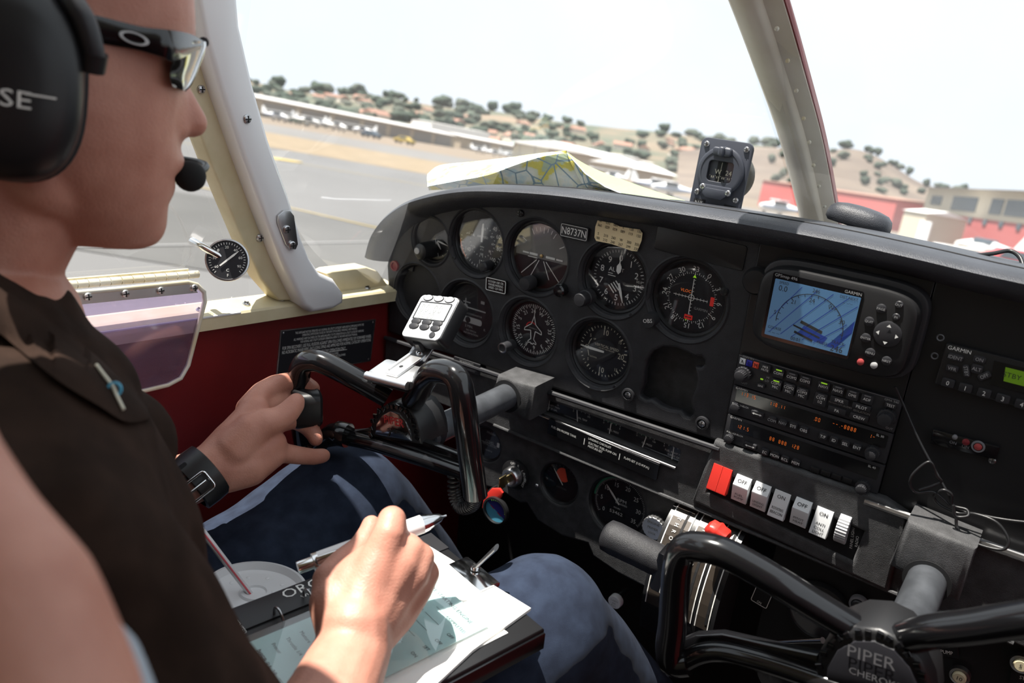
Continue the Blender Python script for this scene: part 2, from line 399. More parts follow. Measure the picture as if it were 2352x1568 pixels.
# flared collars round each opening
for k in ('clock', 'asi', 'ai', 'alt', 'cdi', 'tc', 'dg', 'vsi', 'blank'):
    x, z, r = G[k]
    obj('opening_collar', MB().ring([(r + .0095, -.0005), (r + .0068, .0012), (r + .004, -.002), (r + .0015, -.009), (r + .0008, -.013), (r + .0095, -.013)], MP(x, z, 0), 48), 'black_grain', panel, 50)
# centre (radio) and right plates
cen = [(-.0015, -.100), (-.0015, .120), (.157, .121), (.157, -.100)]
obj('radio_plate', plate(cen, [], .006, .0008, MP(0, 0, -.0005)), 'black_plastic', panel)
rgt = [(.1595, -.111), (.1595, .121), (.655, .11), (.655, -.12)]
obj('right_plate', plate(rgt, [], .006, .0008, MP(0, 0, -.0005)), 'black_plastic', panel)
for (x, z) in (pp(2160, 775), pp(2147, 817)):
    obj('mount_hole', MB().ring([(.0034, 0), (.0028, .0008), (.002, 0)], MP(x, z, -.0006), 16), 'dim_ink', panel)
obj('blank_pocket', MB().prism(rr(.100, .026, .003), 0, .0012, MP(-.064, .0985, 0, -.02), .0006), 'black_plastic', panel)
# lower ledge
def lower(x): return -.1085 - (.0095 * (-x / .4) if x < 0 else -.002 * x)
led = [(-.500, -.1245)] + [(x, lower(x) - .004) for x in (-.4, -.2, 0, .3)] + [(.655, -.114), (.655, -.197), (.19, -.193), (-.02, -.189), (-.28, -.187), (-.500, -.187)]
def lw(px, py): return pp(px, py, -.006)
win = [lw(1236, 908), lw(1400, 966), lw(1560, 1028), lw(1567, 1036), lw(1558, 1070), lw(1548, 1070), lw(1400, 1008), lw(1232, 944)]
mb = plate(led, [win], .010, .002, MP(0, 0, -.006))
obj('ledge_plate', mb, 'grey_grain', panel, 50, label='grey grained ledge below the flight instruments')
trim = [(x, -.0105, lower(x)) for x in (-.498, -.4, -.3, -.2, -.1, 0.0)]
obj('trim_strip', MB().tube(trim, .0032, 8), 'dark_plastic', panel)
trim = [(x, -.0105, lower(x) + .0005) for x in (.150, .25, .35, .5, .655)]
obj('trim_strip', MB().tube(trim, .0036, 8), 'steel', panel)
trim = [(-.30, -.0085, -.1868), (-.1, -.0085, -.1885), (.0, -.0085, -.1895), (.19, -.0085, -.193), (.3, -.0085, -.1945)]
obj('trim_strip', MB().tube(trim, .0022, 8), 'grey_grain', panel)
# sub panel under the ledge, scalloped along the bottom
sp_px = [(1050, 945), (1222, 975), (1400, 1040), (1640, 1140), (1640, 1230), (1560, 1300), (1500, 1352), (1478, 1342), (1420, 1312), (1364, 1274), (1352, 1244), (1290, 1226), (1236, 1192), (1210, 1150), (1193, 1150), (1150, 1122), (1050, 1095)]
sp = [pp(*q, .004) for q in sp_px]
gp('hobbs', 1122, 1016, .0235, .010); gp('suction', 1288, 1108, .0275, .010); gp('tach', 1421, 1160, .0385, .010); gp('ign', 1183, 1087, .0, .003)
mb = plate(sp, [circ(G[k][2] + .004, 40, G[k][0], G[k][1]) for k in ('hobbs', 'suction', 'tach')], .010, .003, MP(0, 0, .004))
obj('sub_plate', mb, 'grey_grain', panel, 60, label='grey grained lower plate with scalloped edge')
low = [(.075, -.196), (.62, -.2), (.62, -.42), (.12, -.42), (.075, -.36)]
obj('console_plate', plate(low, [], .008, .001, MP(0, 0, .010)), 'black_plastic', panel)
for q in ((1443, 906), (1613, 972), (1194, 490), (1663, 670)):
    x, z = pp(*q, -.002)
    if q[1] > 800: obj('screw_boss', MB().lathe([(.0085, -.004), (.0078, .003), (.0055, .0035), (.005, .001), (.0001, .001)], MP(x, z, -.001), 24), 'black_grain', panel); screw(panel, MP(x, z, -.002), .0042, 'steel')
    else: screw(panel, MP(x, z, -.0005), .0045, 'black_plastic')
for k, a, m in (('asi', 232, 0), ('dg', 48, 0), ('alt', 140, 0), ('vsi', 140, 0), ('clock', 225, 0)):
    x, z, r = G[k]; q = radians(90 - a); screw(panel, MP(x + (r + .006)*cos(q), z + (r + .006)*sin(q), .001), .003, 'dark_plastic')
obj('warning_lamp', MB().lathe([(.0075, -.001), (.007, .003), (.005, .003), (.0048, .001), (.0001, .0015)], MP(*pp(908, 610), 0), 20), 'red_dim', panel, label='small dark red lamp')
# yoke bosses
def boss(px4, yb, label):
    c = [pp(*q, -.045) for q in px4]
    cx = sum(p[0] for p in c)/4; cz = sum(p[1] for p in c)/4
    mb = MB().prism(c, .0, .042, MP(0, 0, -.004), .006); return mb, cx, cz
mb, bx, bz = boss([(1140, 862), (1230, 888), (1212, 968), (1120, 935)], 0, '')
obj('yoke_boss', mb, 'grey_grain', panel, 40, label='raised square boss round the control shaft')
obj('boss_ring', MB().ring([(.0205, 0), (.0205, .0015), (.0155, .0015), (.0145, -.004), (.0145, -.006), (.0205, -.004)], MP(*pp(1163, 910, -.047), -.0455)), 'black_matte', panel)
mb, bx2, bz2 = boss([(2083, 1196), (2243, 1262), (2200, 1385), (2040, 1300)], 0, '')
obj('yoke_boss', mb, 'grey_grain', panel, 40)
obj('boss_ring', MB().ring([(.0205, 0), (.0205, .0015), (.0165, .0015), (.0155, -.004), (.0155, -.006), (.0205, -.004)], MP(*pp(2128, 1335, -.047), -.0455)), 'black_matte', panel)
# switch housing on the ledge
ho = [lw(1650, 1018), lw(2030, 1150), lw(2075, 1180), lw(2035, 1343), lw(1603, 1143)]
hi = [lw(1640, 1062), lw(2003, 1205), lw(1966, 1300), lw(1614, 1122)]
hi = [lw(1643, 1066), lw(2000, 1212), lw(1966, 1296), lw(1618, 1128)]
obj('switch_housing', plate(ho, [hi], .014, .004, MP(0, 0, -.012)), 'grey_grain', panel, 60, label='raised grained frame round the rocker switches')
obj('switch_bay', MB().prism(hi, 0, .001, MP(0, 0, -.0065)), 'black_matte', panel)
# ================================================================ gauges
def gauge(name, label, key, fm, depth=.014, cat_='gauge', bez=True):
    x, z, r = G[key]; t = thing(name, label, cat_, (x, 0, z)); M = MP(x, z, depth)
    obj('case_ring', MB().ring([(r + .0035, .004), (r + .0028, .0072), (r + .0008, .0075), (r - .0012, .0045), (r - .0018, .0), (r + .0035, -.004)], M, 56), 'black_plastic', t, 40)
    obj('dial_face', MB().lathe([(r + .001, -.001), (r + .001, 0), (.0001, 0)], M, 56), fm, t, 0)
    return t, M, r
def fin(t, M, r, marks, needle=None, nm='white_ink', mk='white_ink'):
    obj('dial_markings', marks, mk, t, 0, fix=False)['kind'] = 'stuff'
    if needle: obj('needle', needle, nm, t, 0)
    obj('glass_cover', MB().lathe([(r, .0040), (r, .0046), (.0001, .0046)], M, 56), 'gauge_glass', t, 0)
def needle(M, deg, tip, tail, w, h=.0016, pts=None):
    a = radians(90 - deg); c, s = cos(a), sin(a); mb = MB()
    p = [(-tail, -w*.35), (tip*.55, -w*.5), (tip, -w*.08), (tip, w*.08), (tip*.55, w*.5), (-tail, w*.35)] if pts is None else pts
    return mb.prism([(u*c - v*s, u*s + v*c) for u, v in p], h, h + .0006, M)
E_ = .0003
# clock
t, M, r = gauge('clock', 'small round clock with grey reflection and black knob at the panel left', 'clock', 'dial', cat_='clock')
m = MB(); m.text('12', .008, M, 0, .0185, h=E_).text('6', .007, M, 0, -.018, h=E_)
for i in range(60): m.tick(M, .0225 if i % 5 else .0212, .0235, i*6, .0004 if i % 5 else .0007, E_)
fin(t, M, r, m); obj('hour_hand', needle(M, 142, .014, .002, .0024), 'white_ink', t, 0); obj('minute_hand', needle(M, 100, .021, .003, .002, .0022), 'white_ink', t, 0); obj('second_hand', needle(M, 163, .022, .004, .0006, .003), 'white_ink', t, 0)
kx, kz = pp(965, 578, -.012)
obj('set_knob', MB().lathe([(.0115, -.02), (.0115, .004), (.0105, .010), (.007, .012), (.0001, .0122)], MP(kx, kz, -.002), 28), 'black_plastic', t)
obj('knob_cap', MB().lathe([(.0042, 0), (.0042, .0022), (.0001, .0025)], MP(kx - .003, kz + .001, -.0135), 20), 'grey_ink', t)
# airspeed
t, M, r = gauge('airspeed_indicator', 'round airspeed gauge, needle straight up, numbers 40 to 180', 'asi', 'dial')
m = MB()
for s, a in (('40', 43), ('60', 66), ('80', 99), ('100', 138), ('120', 178), ('140', 238), ('160', 287), ('180', 336)): q = radians(90 - a); m.text(s, .0078, M, .0268*cos(q), .0268*sin(q), h=E_, sx=.85)
for s, a in (('40', 58), ('60', 90), ('80', 128), ('100', 180), ('120', 235), ('140', 290), ('30', 8)): q = radians(90 - a); m.text(s, .0045, M, .0165*cos(q), .0165*sin(q), h=E_, sx=.85)
for i in range(44): a = 30 + i*7.6; m.tick(M, .0325 if i % 3 else .031, .0352, a, .0007, E_)
for i in range(24): m.tick(M, .0185, .0205, 20 + i*14, .0006, E_)
m.text('AIRSPEED', .0042, M, 0, .006, h=E_).text('MPH', .0032, M, 0, -.007, h=E_).text('KTS', .003, M, 0, -.0105, h=E_)
fin(t, M, r, m, needle(M, 2, .030, .0005, .0036))
obj('colour_arc', MB().add(*(lambda A: ([p for a in A for p in ((.0352*cos(a), .0352*sin(a), E_), (.0364*cos(a), .0364*sin(a), E_))], [(2*i, 2*i+1, 2*i+3, 2*i+2) for i in range(len(A)-1)]))([radians(90 - d) for d in range(225, 266, 4)]), M), 'orange_glow', t, 0)
obj('set_knob', MB().lathe([(.0065, -.012), (.0065, .003), (.005, .005), (.0001, .0055)], MP(*pp(1110, 612, -.006), -.004), 24), 'dark_plastic', t)
# attitude
t, M, r = gauge('attitude_indicator', 'attitude gauge with grey horizon card and white bank marks', 'ai', 'dial_grey')
hz = -.004
lowp = [(r*.98*cos(radians(a)), r*.98*sin(radians(a))) for a in range(186, 355, 6)]
obj('ground_card', MB().poly(lowp + [(.0395, hz), (-.0395, hz)], M, .0002), 'dial', t, 0)
m = MB()
for a in (-60, -30, -20, -10, 0, 10, 20, 30, 60): m.tick(M, .030 if a % 30 else .0275, .035, a, .0011, .0006)
m.line([(-.028, 0), (-.019, 0)], .002, M, .0008).line([(-.018, -.0), (-.006, -.0)], .0028, M, .0008).line([(.006, 0), (.019, 0)], .0028, M, .0008).line([(.021, 0), (.030, 0)], .002, M, .0008)
for a in (-58, -24, 24, 58): m.line([(.008*sin(radians(a)), -.006), (.034*sin(radians(a)), -.028)], .0009, M, .0007)
m.line([(-.02, -.004), (-.006, -.004)], .001, M, .0007).line([(-.03, -.033), (.02, -.033)], .0006, M, .0007)
fin(t, M, r, m); obj('miniature_aircraft', MB().lathe([(.0022, .0005), (.0022, .0018), (.0001, .002)], M, 12), 'brass', t)
obj('mask', MB().poly([(r*.985*cos(radians(a)), r*.985*sin(radians(a))) for a in range(222, 319, 6)], M, .0022), 'black_plastic', t, 0)
obj('caging_knob', MB().lathe([(.0085, -.01), (.0085, .004), (.0075, .006), (.0001, .0065)], MP(*pp(1208, 651, -.006), -.004), 24), 'dark_plastic', t)
obj('adjust_knob', MB().lathe([(.0075, -.012), (.0075, .006), (.006, .008), (.0001, .0085)], MP(*pp(1283, 668, -.01), -.004), 20), 'gloss_black', t)
# altimeter
t, M, r = gauge('altimeter', 'altimeter with numbers 1 to 9, striped flag and small pressure window', 'alt', 'dial')
m = MB()
for i in range(10): q = radians(90 - 36*i); m.text(str(i), .0105, M, .0232*cos(q), .0232*sin(q), h=E_)
for i in range(50): m.tick(M, .0293 if i % 5 else .0283, .0322, i*7.2, .0006 if i % 5 else .0010, E_)
m.text('AL', .0072, M, -.0095, .0085, h=E_).text('T', .006, M, .004, .0095, h=E_).line([(-.014, .0035), (-.008, .0035)], .0008, M, E_).line([(-.014, .001), (-.004, .001)], .0008, M, E_)
m.text('50.0', .0042, M, .0262, .001, h=E_).text('10.1', .0042, M, .0262, -.004, h=E_)
for i in range(4): m.line([(-.0115 + i*.0028, -.0105 + i*.0022), (-.0035 + i*.0028, -.0185 + i*.0022)], .0014, M, E_)
fin(t, M, r, m, needle(M, 160, .029, -.006, .0032))
obj('hundreds_hand', needle(M, 2, .030, 0, .004, .0026, [(.008, -.0028), (.014, -.003), (.018, -.0006), (.031, -.0003), (.031, .0003), (.018, .0006), (.014, .003), (.008, .0028), (.005, 0)]), 'white_ink', t, 0)
kx, kz = pp(1330, 686, -.012)
obj('set_knob', MB().lathe([(.0095, -.014), (.0095, -.004), (.0085, -.003), (.0085, .006), (.007, .009), (.0001, .0095)], MP(kx + .003, kz, -.008), 28), 'dark_plastic', t)
# course deviation indicator
t, M, r = gauge('course_indicator', 'course deviation gauge with white compass ring, red flags and lime triangles', 'cdi', 'dial')
m = MB()
for i in range(12):
    a = (i*30 + 30) % 360; q = radians(90 - a); m.text(str(i*3), .0082, M, .0318*cos(q), .0318*sin(q), deg=-a, h=E_)
for i in range(72): m.tick(M, .0262, .0288 if i % 2 == 0 else .0272, i*5, .0006, E_)
for i in range(12): m.tick(M, .0252, .0264, i*30, .0012, E_)
m.line([(-.021, 0), (.019, 0)], .0007, M, .0009).line([(0, .021), (0, -.019)], .0009, M, .0012)
for i in range(1, 5): m.line([(.003 + i*.0038, -.0016), (.003 + i*.0038, .0016)], .0004, M, .0009).line([(-.003 - i*.0038, -.0016), (-.003 - i*.0038, .0016)], .0004, M, .0009).line([(0, .003 + i*.0042), (.002, .003 + i*.0042)], .0006, M, .0009).line([(0, -.003 - i*.0038), (.002, -.003 - i*.0038)], .0006, M, .0009)
m.ring([(.0036, .0009), (.0036, .001), (.003, .001)], M, 24)
fin(t, M, r, m)
obj('maker_lettering', MB().text('GARMIN', .0042, M, .0125, -.0105, h=E_), 'grey_ink', t, 0, fix=False)
obj('lit_lettering', MB().text('VLOC', .0048, M, -.0075, .0062, h=E_), 'orange_glow', t, 0, fix=False)
obj('red_flag', MB().prism(rr(.0095, .0052, .0004, 2, 0, -.0222), .0002, .0006, M), 'red_glow', t, 0); obj('red_flag', MB().prism(rr(.0042, .0098, .0004, 2, .0235, .001), .0002, .0006, M), 'red_glow', t, 0)
obj('flag_arrows', MB().line([(-.0032, -.0222), (.0032, -.0222)], .0008, M, .0008).poly([(-.004, -.0222), (-.0022, -.0212), (-.0022, -.0232)], M, .0008).poly([(.004, -.0222), (.0022, -.0232), (.0022, -.0212)], M, .0008), 'black_ink', t, 0, fix=False)['kind'] = 'stuff'
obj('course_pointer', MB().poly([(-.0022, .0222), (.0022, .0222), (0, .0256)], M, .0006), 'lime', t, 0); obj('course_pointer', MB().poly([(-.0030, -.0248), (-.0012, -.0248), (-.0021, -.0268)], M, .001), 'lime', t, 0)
kx, kz = pp(1487, 737, -.010); KM = MP(kx, kz, -.008)
k = obj('course_knob', MB().lathe([(.0085, -.012), (.0085, .0), (.008, .0014), (.0001, .0016)], KM, 36), 'dark_plastic', t); obj('knob_lettering', MB().text('OBS', .0062, KM, 0, 0, deg=15, h=.0018), 'white_ink', k, 0, fix=False)
# turn coordinator
t, M, r = gauge('turn_coordinator', 'turn coordinator half hidden behind the handheld timer', 'tc', 'dial')
m = MB().line([(-.022, .004), (.022, .004)], .0018, M, E_).lathe([(.0042, .0003), (.0042, .0006)], M @ Matrix.Translation((-.012, .004, 0)), 16).line([(-.012, .004), (-.012, .016)], .0016, M, E_).line([(-.016, .011), (-.004, .011)], .0015, M, E_)
m.prism(rr(.034, .0085, .0035, 4, 0, -.0125), .0002, .0005, M).text('2 MIN.', .0048, M, -.004, -.0215, h=E_).text('NO PITCH', .0036, M, 0, -.027, h=E_).text('INFORMATION', .0036, M, 0, -.031, h=E_).text('R', .005, M, .022, -.02, h=E_).text('L', .005, M, -.022, -.02, h=E_).text('TURN COORDINATOR', .0032, M, 0, -.004, h=E_).prism(rr(.006, .004, .0005, 2, .016, .016), .0002, .0004, M)
fin(t, M, r, m, mk='grey_ink'); obj('inclinometer_ball', MB().lathe([(.0042, .0007), (.0042, .0012), (.0001, .0014)], M @ Matrix.Translation((-.006, -.0125, 0)), 16), 'black_matte', t)
# heading indicator
t, M, r = gauge('heading_indicator', 'heading gauge with white airplane outline and rotating compass card', 'dg', 'dial')
m = MB(); hd = 247
for s, b in (('N', 0), ('3', 30), ('6', 60), ('E', 90), ('12', 120), ('15', 150), ('S', 180), ('21', 210), ('24', 240), ('W', 270), ('30', 300), ('33', 330)): a = b - hd; q = radians(90 - a); m.text(s, .0072, M, .0238*cos(q), .0238*sin(q), deg=-a, h=E_)
for i in range(72): m.tick(M, .0275 if i % 2 == 0 else .0295, .0322, i*5 - hd, .0009 if i % 2 == 0 else .0007, E_)
pl = [(0, .029), (0, .018), (-.0032, .007), (-.0125, .000), (-.0130, -.0035), (-.0035, -.0015), (-.0022, -.0125), (-.0062, -.0165), (-.0062, -.0185), (-.0024, -.0172), (-.001, -.0195), (0, -.0178), (.001, -.0195), (.0024, -.0172), (.0062, -.0185), (.0062, -.0165), (.0022, -.0125), (.0035, -.0015), (.0130, -.0035), (.0125, .000), (.0032, .007), (0, .018)]
m.line(pl, .0009, M, .0016).line([(0, .018), (0, .031)], .0007, M, .0016)
fin(t, M, r, m)
obj('flag_arc', MB().line([(-.0035 + .008*cos(radians(q_)), .0005 + .008*sin(radians(q_))) for q_ in range(50, 171, 10)], .0014, M, .0004), 'red_ink', t, 0, fix=False)
obj('maker_lettering', MB().text('Castleberry', .0026, M, 0, .0015, h=.0017), 'grey_ink', t, 0, fix=False)
kx, kz = pp(1149, 801, -.022); KM = MP(kx, kz, -.018)
obj('set_knob', MB().lathe([(.0062, -.022), (.0062, -.002), (.0058, .0), (.0050, .0), (.0046, -.001), (.0001, -.001)], KM, 28), 'dark_plastic', t); obj('knob_rim', MB().ring([(.0066, -.001), (.0064, .0006), (.0054, .0008), (.0054, -.001)], KM, 28), 'steel', t)
# vertical speed
t, M, r = gauge('vertical_speed_indicator', 'vertical speed gauge, white needle level to the left, lit lower bezel', 'vsi', 'dial')
m = MB()
for s, a, q, sz in (('5', -52, .0245, .0052), ('10', 0, .0235, .0098), ('15', 50, .0262, .0055), ('20', 90, .0235, .0098), ('5', 232, .0245, .0052), ('10', 180, .0235, .0098), ('15', 133, .0262, .0055)): w = radians(90 - a); m.text(s, sz, M, q*cos(w), q*sin(w), h=E_, sx=.85)
for sg in (1, -1):
    for i in range(21):
        a = -90 + sg*i*8.6; big = i in (6, 10, 16, 20) or i == 0
        m.tick(M, .0272 if big else .0290, .0315, a, .0014 if big else .0008, E_)
m.text('VERTICAL SPEED', .0046, M, .0035, .0065, h=E_, sx=.95).text('100 FEET PER MINUTE', .0022, M, .0035, .0030, h=E_).text('UP', .0028, M, -.0135, .012, h=E_).text('DOWN', .0028, M, -.0125, -.0105, h=E_)
m.ring([(.0026, .0003), (.0026, .0004), (.002, .0004)], M @ Matrix.Translation((-.0225, 0, 0)), 20)
m.line([(-.021, .0035), (-.0195, .008), (-.0175, .0115)], .0008, M, E_).line([(-.021, -.0035), (-.0195, -.008), (-.0185, -.0105)], .0008, M, E_)
fin(t, M, r, m, needle(M, -90, .0305, .0015, .0032), mk='cream_ink')
# hour meter
t, M, r = gauge('hour_meter', 'small round hour meter beside the ignition switch', 'hobbs', 'dial', .012)
m = MB().text('Hobbs', .0055, M, .002, .014, h=E_).text('TOTAL HOURS', .0036, M, .001, -.0045, h=E_).text('QUARTZ', .003, M, 0, -.013, h=E_).text('12345', .0058, M, .001, .0010, h=.0012).line([(-.014, -.0022), (.015, -.0022)], .0005, M, E_)
fin(t, M, r, m, mk='grey_ink'); obj('tenths_wheel', MB().prism(rr(.004, .0065, .0003, 2, .0155, .001), .0002, .0009, M), 'white_ink', t, 0)
# suction gauge
t, M, r = gauge('suction_gauge', 'round suction gauge with a red patch on dark glass', 'suction', 'dial', .013)
m = MB(); [m.tick(M, .021, .0235, -70 + i*14, .0006, E_) for i in range(11)]; m.text('SUCTION', .0036, M, 0, -.009, h=E_).line([(-.018, -.004), (-.012, -.004)], .0006, M, E_)
fin(t, M, r, m, needle(M, -40, .02, .004, .0012), mk='dim_ink')
obj('red_patch', MB().prism([(.0098*cos(radians(a)) + .001, .0098*sin(radians(a)) + .0105) for a in range(80, 330, 12)], .0006, .0009, M), 'red_light', t, 0)
obj('mount_stud', MB().sph((0, 0, .006), .0028, M=MP(G['suction'][0] - .0275, G['suction'][1] - .010, .004), n=14), 'chrome', t)
# tachometer
t, M, r = gauge('tachometer', 'tachometer with green arc, needle near ten, hour counter below', 'tach', 'dial', .013)
m = MB()
def ta(v): return -125 + v * (250/35)
for v in (0, 5, 10, 15, 20, 25, 30, 35): q = radians(90 - ta(v)); m.text(str(v), .0082, M, .0255*cos(q), .0255*sin(q), h=E_, sx=.85)
for i in range(71): v = i*.5; m.tick(M, .0322 if i % 10 else .0305, .0345, ta(v), .0005, E_)
m.text('RPM', .0062, M, .002, .0055, h=E_, sx=1.15).text('HUNDRED', .0034, M, .002, .0005, h=E_).text('53462', .0062, M, -.003, -.0125, h=.0012, sx=1.2).text('HOURS', .0028, M, -.003, -.0065, h=E_)
fin(t, M, r, m, needle(M, ta(11.2), .029, .0, .0024))
obj('green_arc', MB().add(*(lambda A: ([p for a in A for p in ((.0343*cos(a), .0343*sin(a), .0002), (.0368*cos(a), .0368*sin(a), .0002))], [(2*i, 2*i+1, 2*i+3, 2*i+2) for i in range(len(A)-1)]))([radians(90 - ta(v)) for v in np.arange(5, 26, .5)]), M), 'green_ink', t, 0)
obj('counter_window', MB().prism(rr(.026, .0085, .001, 3, -.003, -.0125), .0002, .0006, M), 'black_matte', t, 0)
# ignition switch, key, tags
x, z = pp(1183, 1090, -.004); M = MP(x, z, -.003)
t = thing('ignition_switch', 'chrome ignition switch with key, ring of letters around it', 'switch', (x, 0, z))
obj('dial_plate', MB().lathe([(.0205, -.003), (.0205, .002), (.019, .003), (.0001, .003)], M, 40), 'black_plastic', t)
m = MB()
for s, a in (('OFF', -12), ('R', 18), ('L', 48), ('BOTH', 78), ('START', 108)): q = radians(90 - a); m.text(s, .0048, M, .0166*cos(q), .0166*sin(q), deg=-a, h=.0032)
obj('lettering', m, 'white_ink', t, 0, fix=False)
obj('barrel', MB().lathe([(.0135, .003), (.0135, .011), (.0115, .014), (.0085, .0145), (.0082, .0125), (.0001, .0125)], M, 36), 'steel', t)
obj('key', MB().box(-.001, .001, -.006, .006, .0125, .024, M, .0004).box(-.0007, .0007, -.009, .009, .022, .036, M, .0004), 'brass', t)
kc = at(1160, 1140, .94)
kx = Vector((x, -.035, z)); q0 = kx + Vector((-.004, 0, -.004))
t = thing('key_tag', 'red tag and round blue printed fob hanging from the ignition key', 'key tag', tuple(kc))
obj('split_ring', MB().tube(cat([q0, q0 + Vector((.003, -.004, -.012)), q0 + Vector((.002, -.004, -.022)), q0 + Vector((-.010, -.004, -.026)), q0 + Vector((-.012, -.003, -.012)), q0], 6), .0008, 8), 'steel', t)
def kp(px, py, y): p = on(px, py, 1, y); return (p.x, p.z)
obj('red_tag', MB().prism([kp(*q, -.048) for q in ((1110, 1165), (1115, 1138), (1132, 1120), (1150, 1120), (1157, 1130), (1152, 1142), (1135, 1148), (1122, 1165))], 0, .003, MP(0, 0, -.048), .0006), 'red_plastic', t)
fx, fz = kp(1139, 1172, -.052); M = MP(fx, fz, -.052, radians(-28))
obj('fob_ring', MB().ring([(.0190, -.003), (.0190, .003), (.0165, .0035), (.0160, .001), (.0160, -.003)], M, 36), 'black_plastic', t)
obj('fob_print', MB().poly([(.0162*cos(radians(a)), .0162*sin(radians(a))) for a in range(0, 181, 10)], M @ Matrix.Rotation(radians(0), 4, 'Z')), 'navy_print', t, 0)
obj('fob_print', MB().poly([(.0162*cos(radians(a)), .0162*sin(radians(a))) for a in range(180, 361, 10)], M @ Matrix.Rotation(radians(0), 4, 'Z')), 'cyan_print', t, 0)
m = MB().line([(-.01, 0), (-.003, 0)], .0012, M, .0004).line([(.003, 0), (.010, 0)], .0012, M, .0004); obj('fob_marks', m, 'red_ink', t, 0, fix=False)
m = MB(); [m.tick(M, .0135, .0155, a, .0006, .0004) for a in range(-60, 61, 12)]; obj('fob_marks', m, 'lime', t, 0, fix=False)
# engine cluster
c0 = [lw(1236, 908), lw(1566, 1034), lw(1556, 1072), lw(1231, 944)]
cx = sum(p[0] for p in c0)/4; cz = sum(p[1] for p in c0)/4
u = Vector((c0[1][0] - c0[0][0], 0, c0[1][1] - c0[0][1])); M = frame((cx, .004, cz), u, (0, 0, 1)); Wc = u.length; Hc = .021
t = thing('engine_gauge_cluster', 'long narrow strip of five fuel and oil gauges with white needles', 'gauge', (cx, 0, cz))
obj('case', MB().prism(rr(Wc + .012, Hc + .012, .002), -.004, 0, M), 'dial', t, 0)
m = MB(); g = MB(); nd = []
for i, (f, lab, lab2) in enumerate(((.07, 'FUEL LEFT MAIN', 'CAP 25 GAL'), (.30, 'OIL TEMP', ''), (.52, 'FUEL PRESS', ''), (.75, 'OIL PRESS', ''), (.93, 'FUEL RIGHT MAIN', 'CAP 25 GAL'))):
    X = -Wc/2 + f*Wc
    m.text(lab, .0034, M, X + .003, -.0008 if lab2 else -.003, h=E_, sx=.9)
    if lab2: m.text(lab2, .0034, M, X + .003, -.0048, h=E_, sx=.9)
    for k in range(5): m.line([(X - .011 + k*.0055, .0052), (X - .0115 + k*.0057, .0078)], .0007, M, E_)
    m.text('0', .003, M, X - .011, .0032, h=E_).text(('25', '245', '8', '100', '25')[i], .003, M, X + .011, .0032, h=E_)
    if not lab2: g.line([(X - .010, .0072), (X + .007, .0072)], .0018, M, .0002)
    tilt = (.001, -.003, .0004, .003, .0)[i]; nx = X + (-.001, -.006, -.001, .001, .001)[i]
    nd.append(MB().line([(nx - tilt, -.010), (nx + tilt*.0, .0062)], .0013, M, .0008))
obj('dial_markings', m, 'white_ink', t, 0, fix=False)['kind'] = 'stuff'; obj('green_arc', g, 'green_ink', t, 0, fix=False)['kind'] = 'stuff'
for q in nd: obj('needle', q, 'white_ink', t, 0, fix=False)
obj('glass_cover', MB().prism(rr(Wc + .006, Hc + .006, .001, 2), .0035, .004, M), 'gauge_glass', t, 0)
obj('lit_rail', MB().tube([M @ Vector((-Wc/2, -Hc/2 - .0015, .0125)), M @ Vector((Wc/2 - .002, -Hc/2 - .0015, .0125))], .0018, 8), 'steel', t)
def placard(name, label, cat_, px4, y, m, ink, lines, border=None, th=.0015, par=None):
    c = [pp(*q, y) for q in px4]; cx = sum(p[0] for p in c)/4; cz = sum(p[1] for p in c)/4
    u = Vector((c[1][0] - c[0][0] + c[2][0] - c[3][0], 0, c[1][1] - c[0][1] + c[2][1] - c[3][1])) / 2
    v = Vector((c[0][0] - c[3][0] + c[1][0] - c[2][0], 0, c[0][1] - c[3][1] + c[1][1] - c[2][1])) / 2
    M = frame((cx, y, cz), u, v); w = u.length; h = v.length
    t = par or thing(name, label, cat_, (cx, y, cz))
    obj('plate', MB().prism(rr(w, h, min(w, h)*.06, 3), -.0005, th, M, .0003), m, t, 0)
    mm = MB()
    for s, sz, fx, fy, al in lines: mm.text(s, sz, M, fx*w/2, fy*h/2, h=th + .0002, al=al, sx=.8)
    if border:
        b = rr(w*.94, h*.88, min(w, h)*.08, 3); mm.line(b + [b[0]], border, M, th + .0002)
    obj('lettering', mm, ink, t, 0, fix=False); return t, M, w, h
placard('landing_checklist_placard', 'black landing checklist placard under the engine gauge strip', 'placard', ((1264, 958), (1516, 1066), (1511, 1102), (1259, 993)), -.009, 'gloss_black', 'white_ink',
        [('FUEL ON PROPER TANK', .0042, -.93, .1, 'L'), ('LANDING CHECKLIST', .0040, -.03, .62, 'C'), ('ELECTRIC FUEL PUMP-ON', .0042, -.22, .08, 'L'), ('MIXTURE-SET', .0042, -.22, -.34, 'L'), ('FLAPS-SET (115 M.P.H.)', .0042, .42, .1, 'L'), ('I', .012, -.30, .0, 'C'), ('I', .012, .34, 0, 'C')], th=.003)
placard('registration_plate', 'black plate engraved N8737N above the altimeter', 'plate', ((1290, 510.5), (1354, 524), (1349, 555), (1287, 541)), -.002, 'dark_plastic', 'white_ink', [('N8737N', .0118, 0, 0, 'C')], .0005)
placard('maneuvering_speed_placard', 'small black placard about rough air maneuvering speed, white border', 'placard', ((1119, 634), (1166, 645), (1162, 676), (1115, 665)), -.002, 'gloss_black', 'white_ink', [('ROUGH AIR OR', .0042, 0, .45, 'C'), ('MANEUVERING', .0042, 0, 0, 'C'), ('SPEED 129 MPH', .0042, 0, -.45, 'C')], .0009)
c = [pp(*q, -.0025) for q in ((1373, 506), (1408, 512), (1424, 520), (1470, 527), (1476, 535), (1474, 552), (1464, 577), (1452, 576), (1405, 560), (1370, 553), (1366, 545), (1368, 520))]
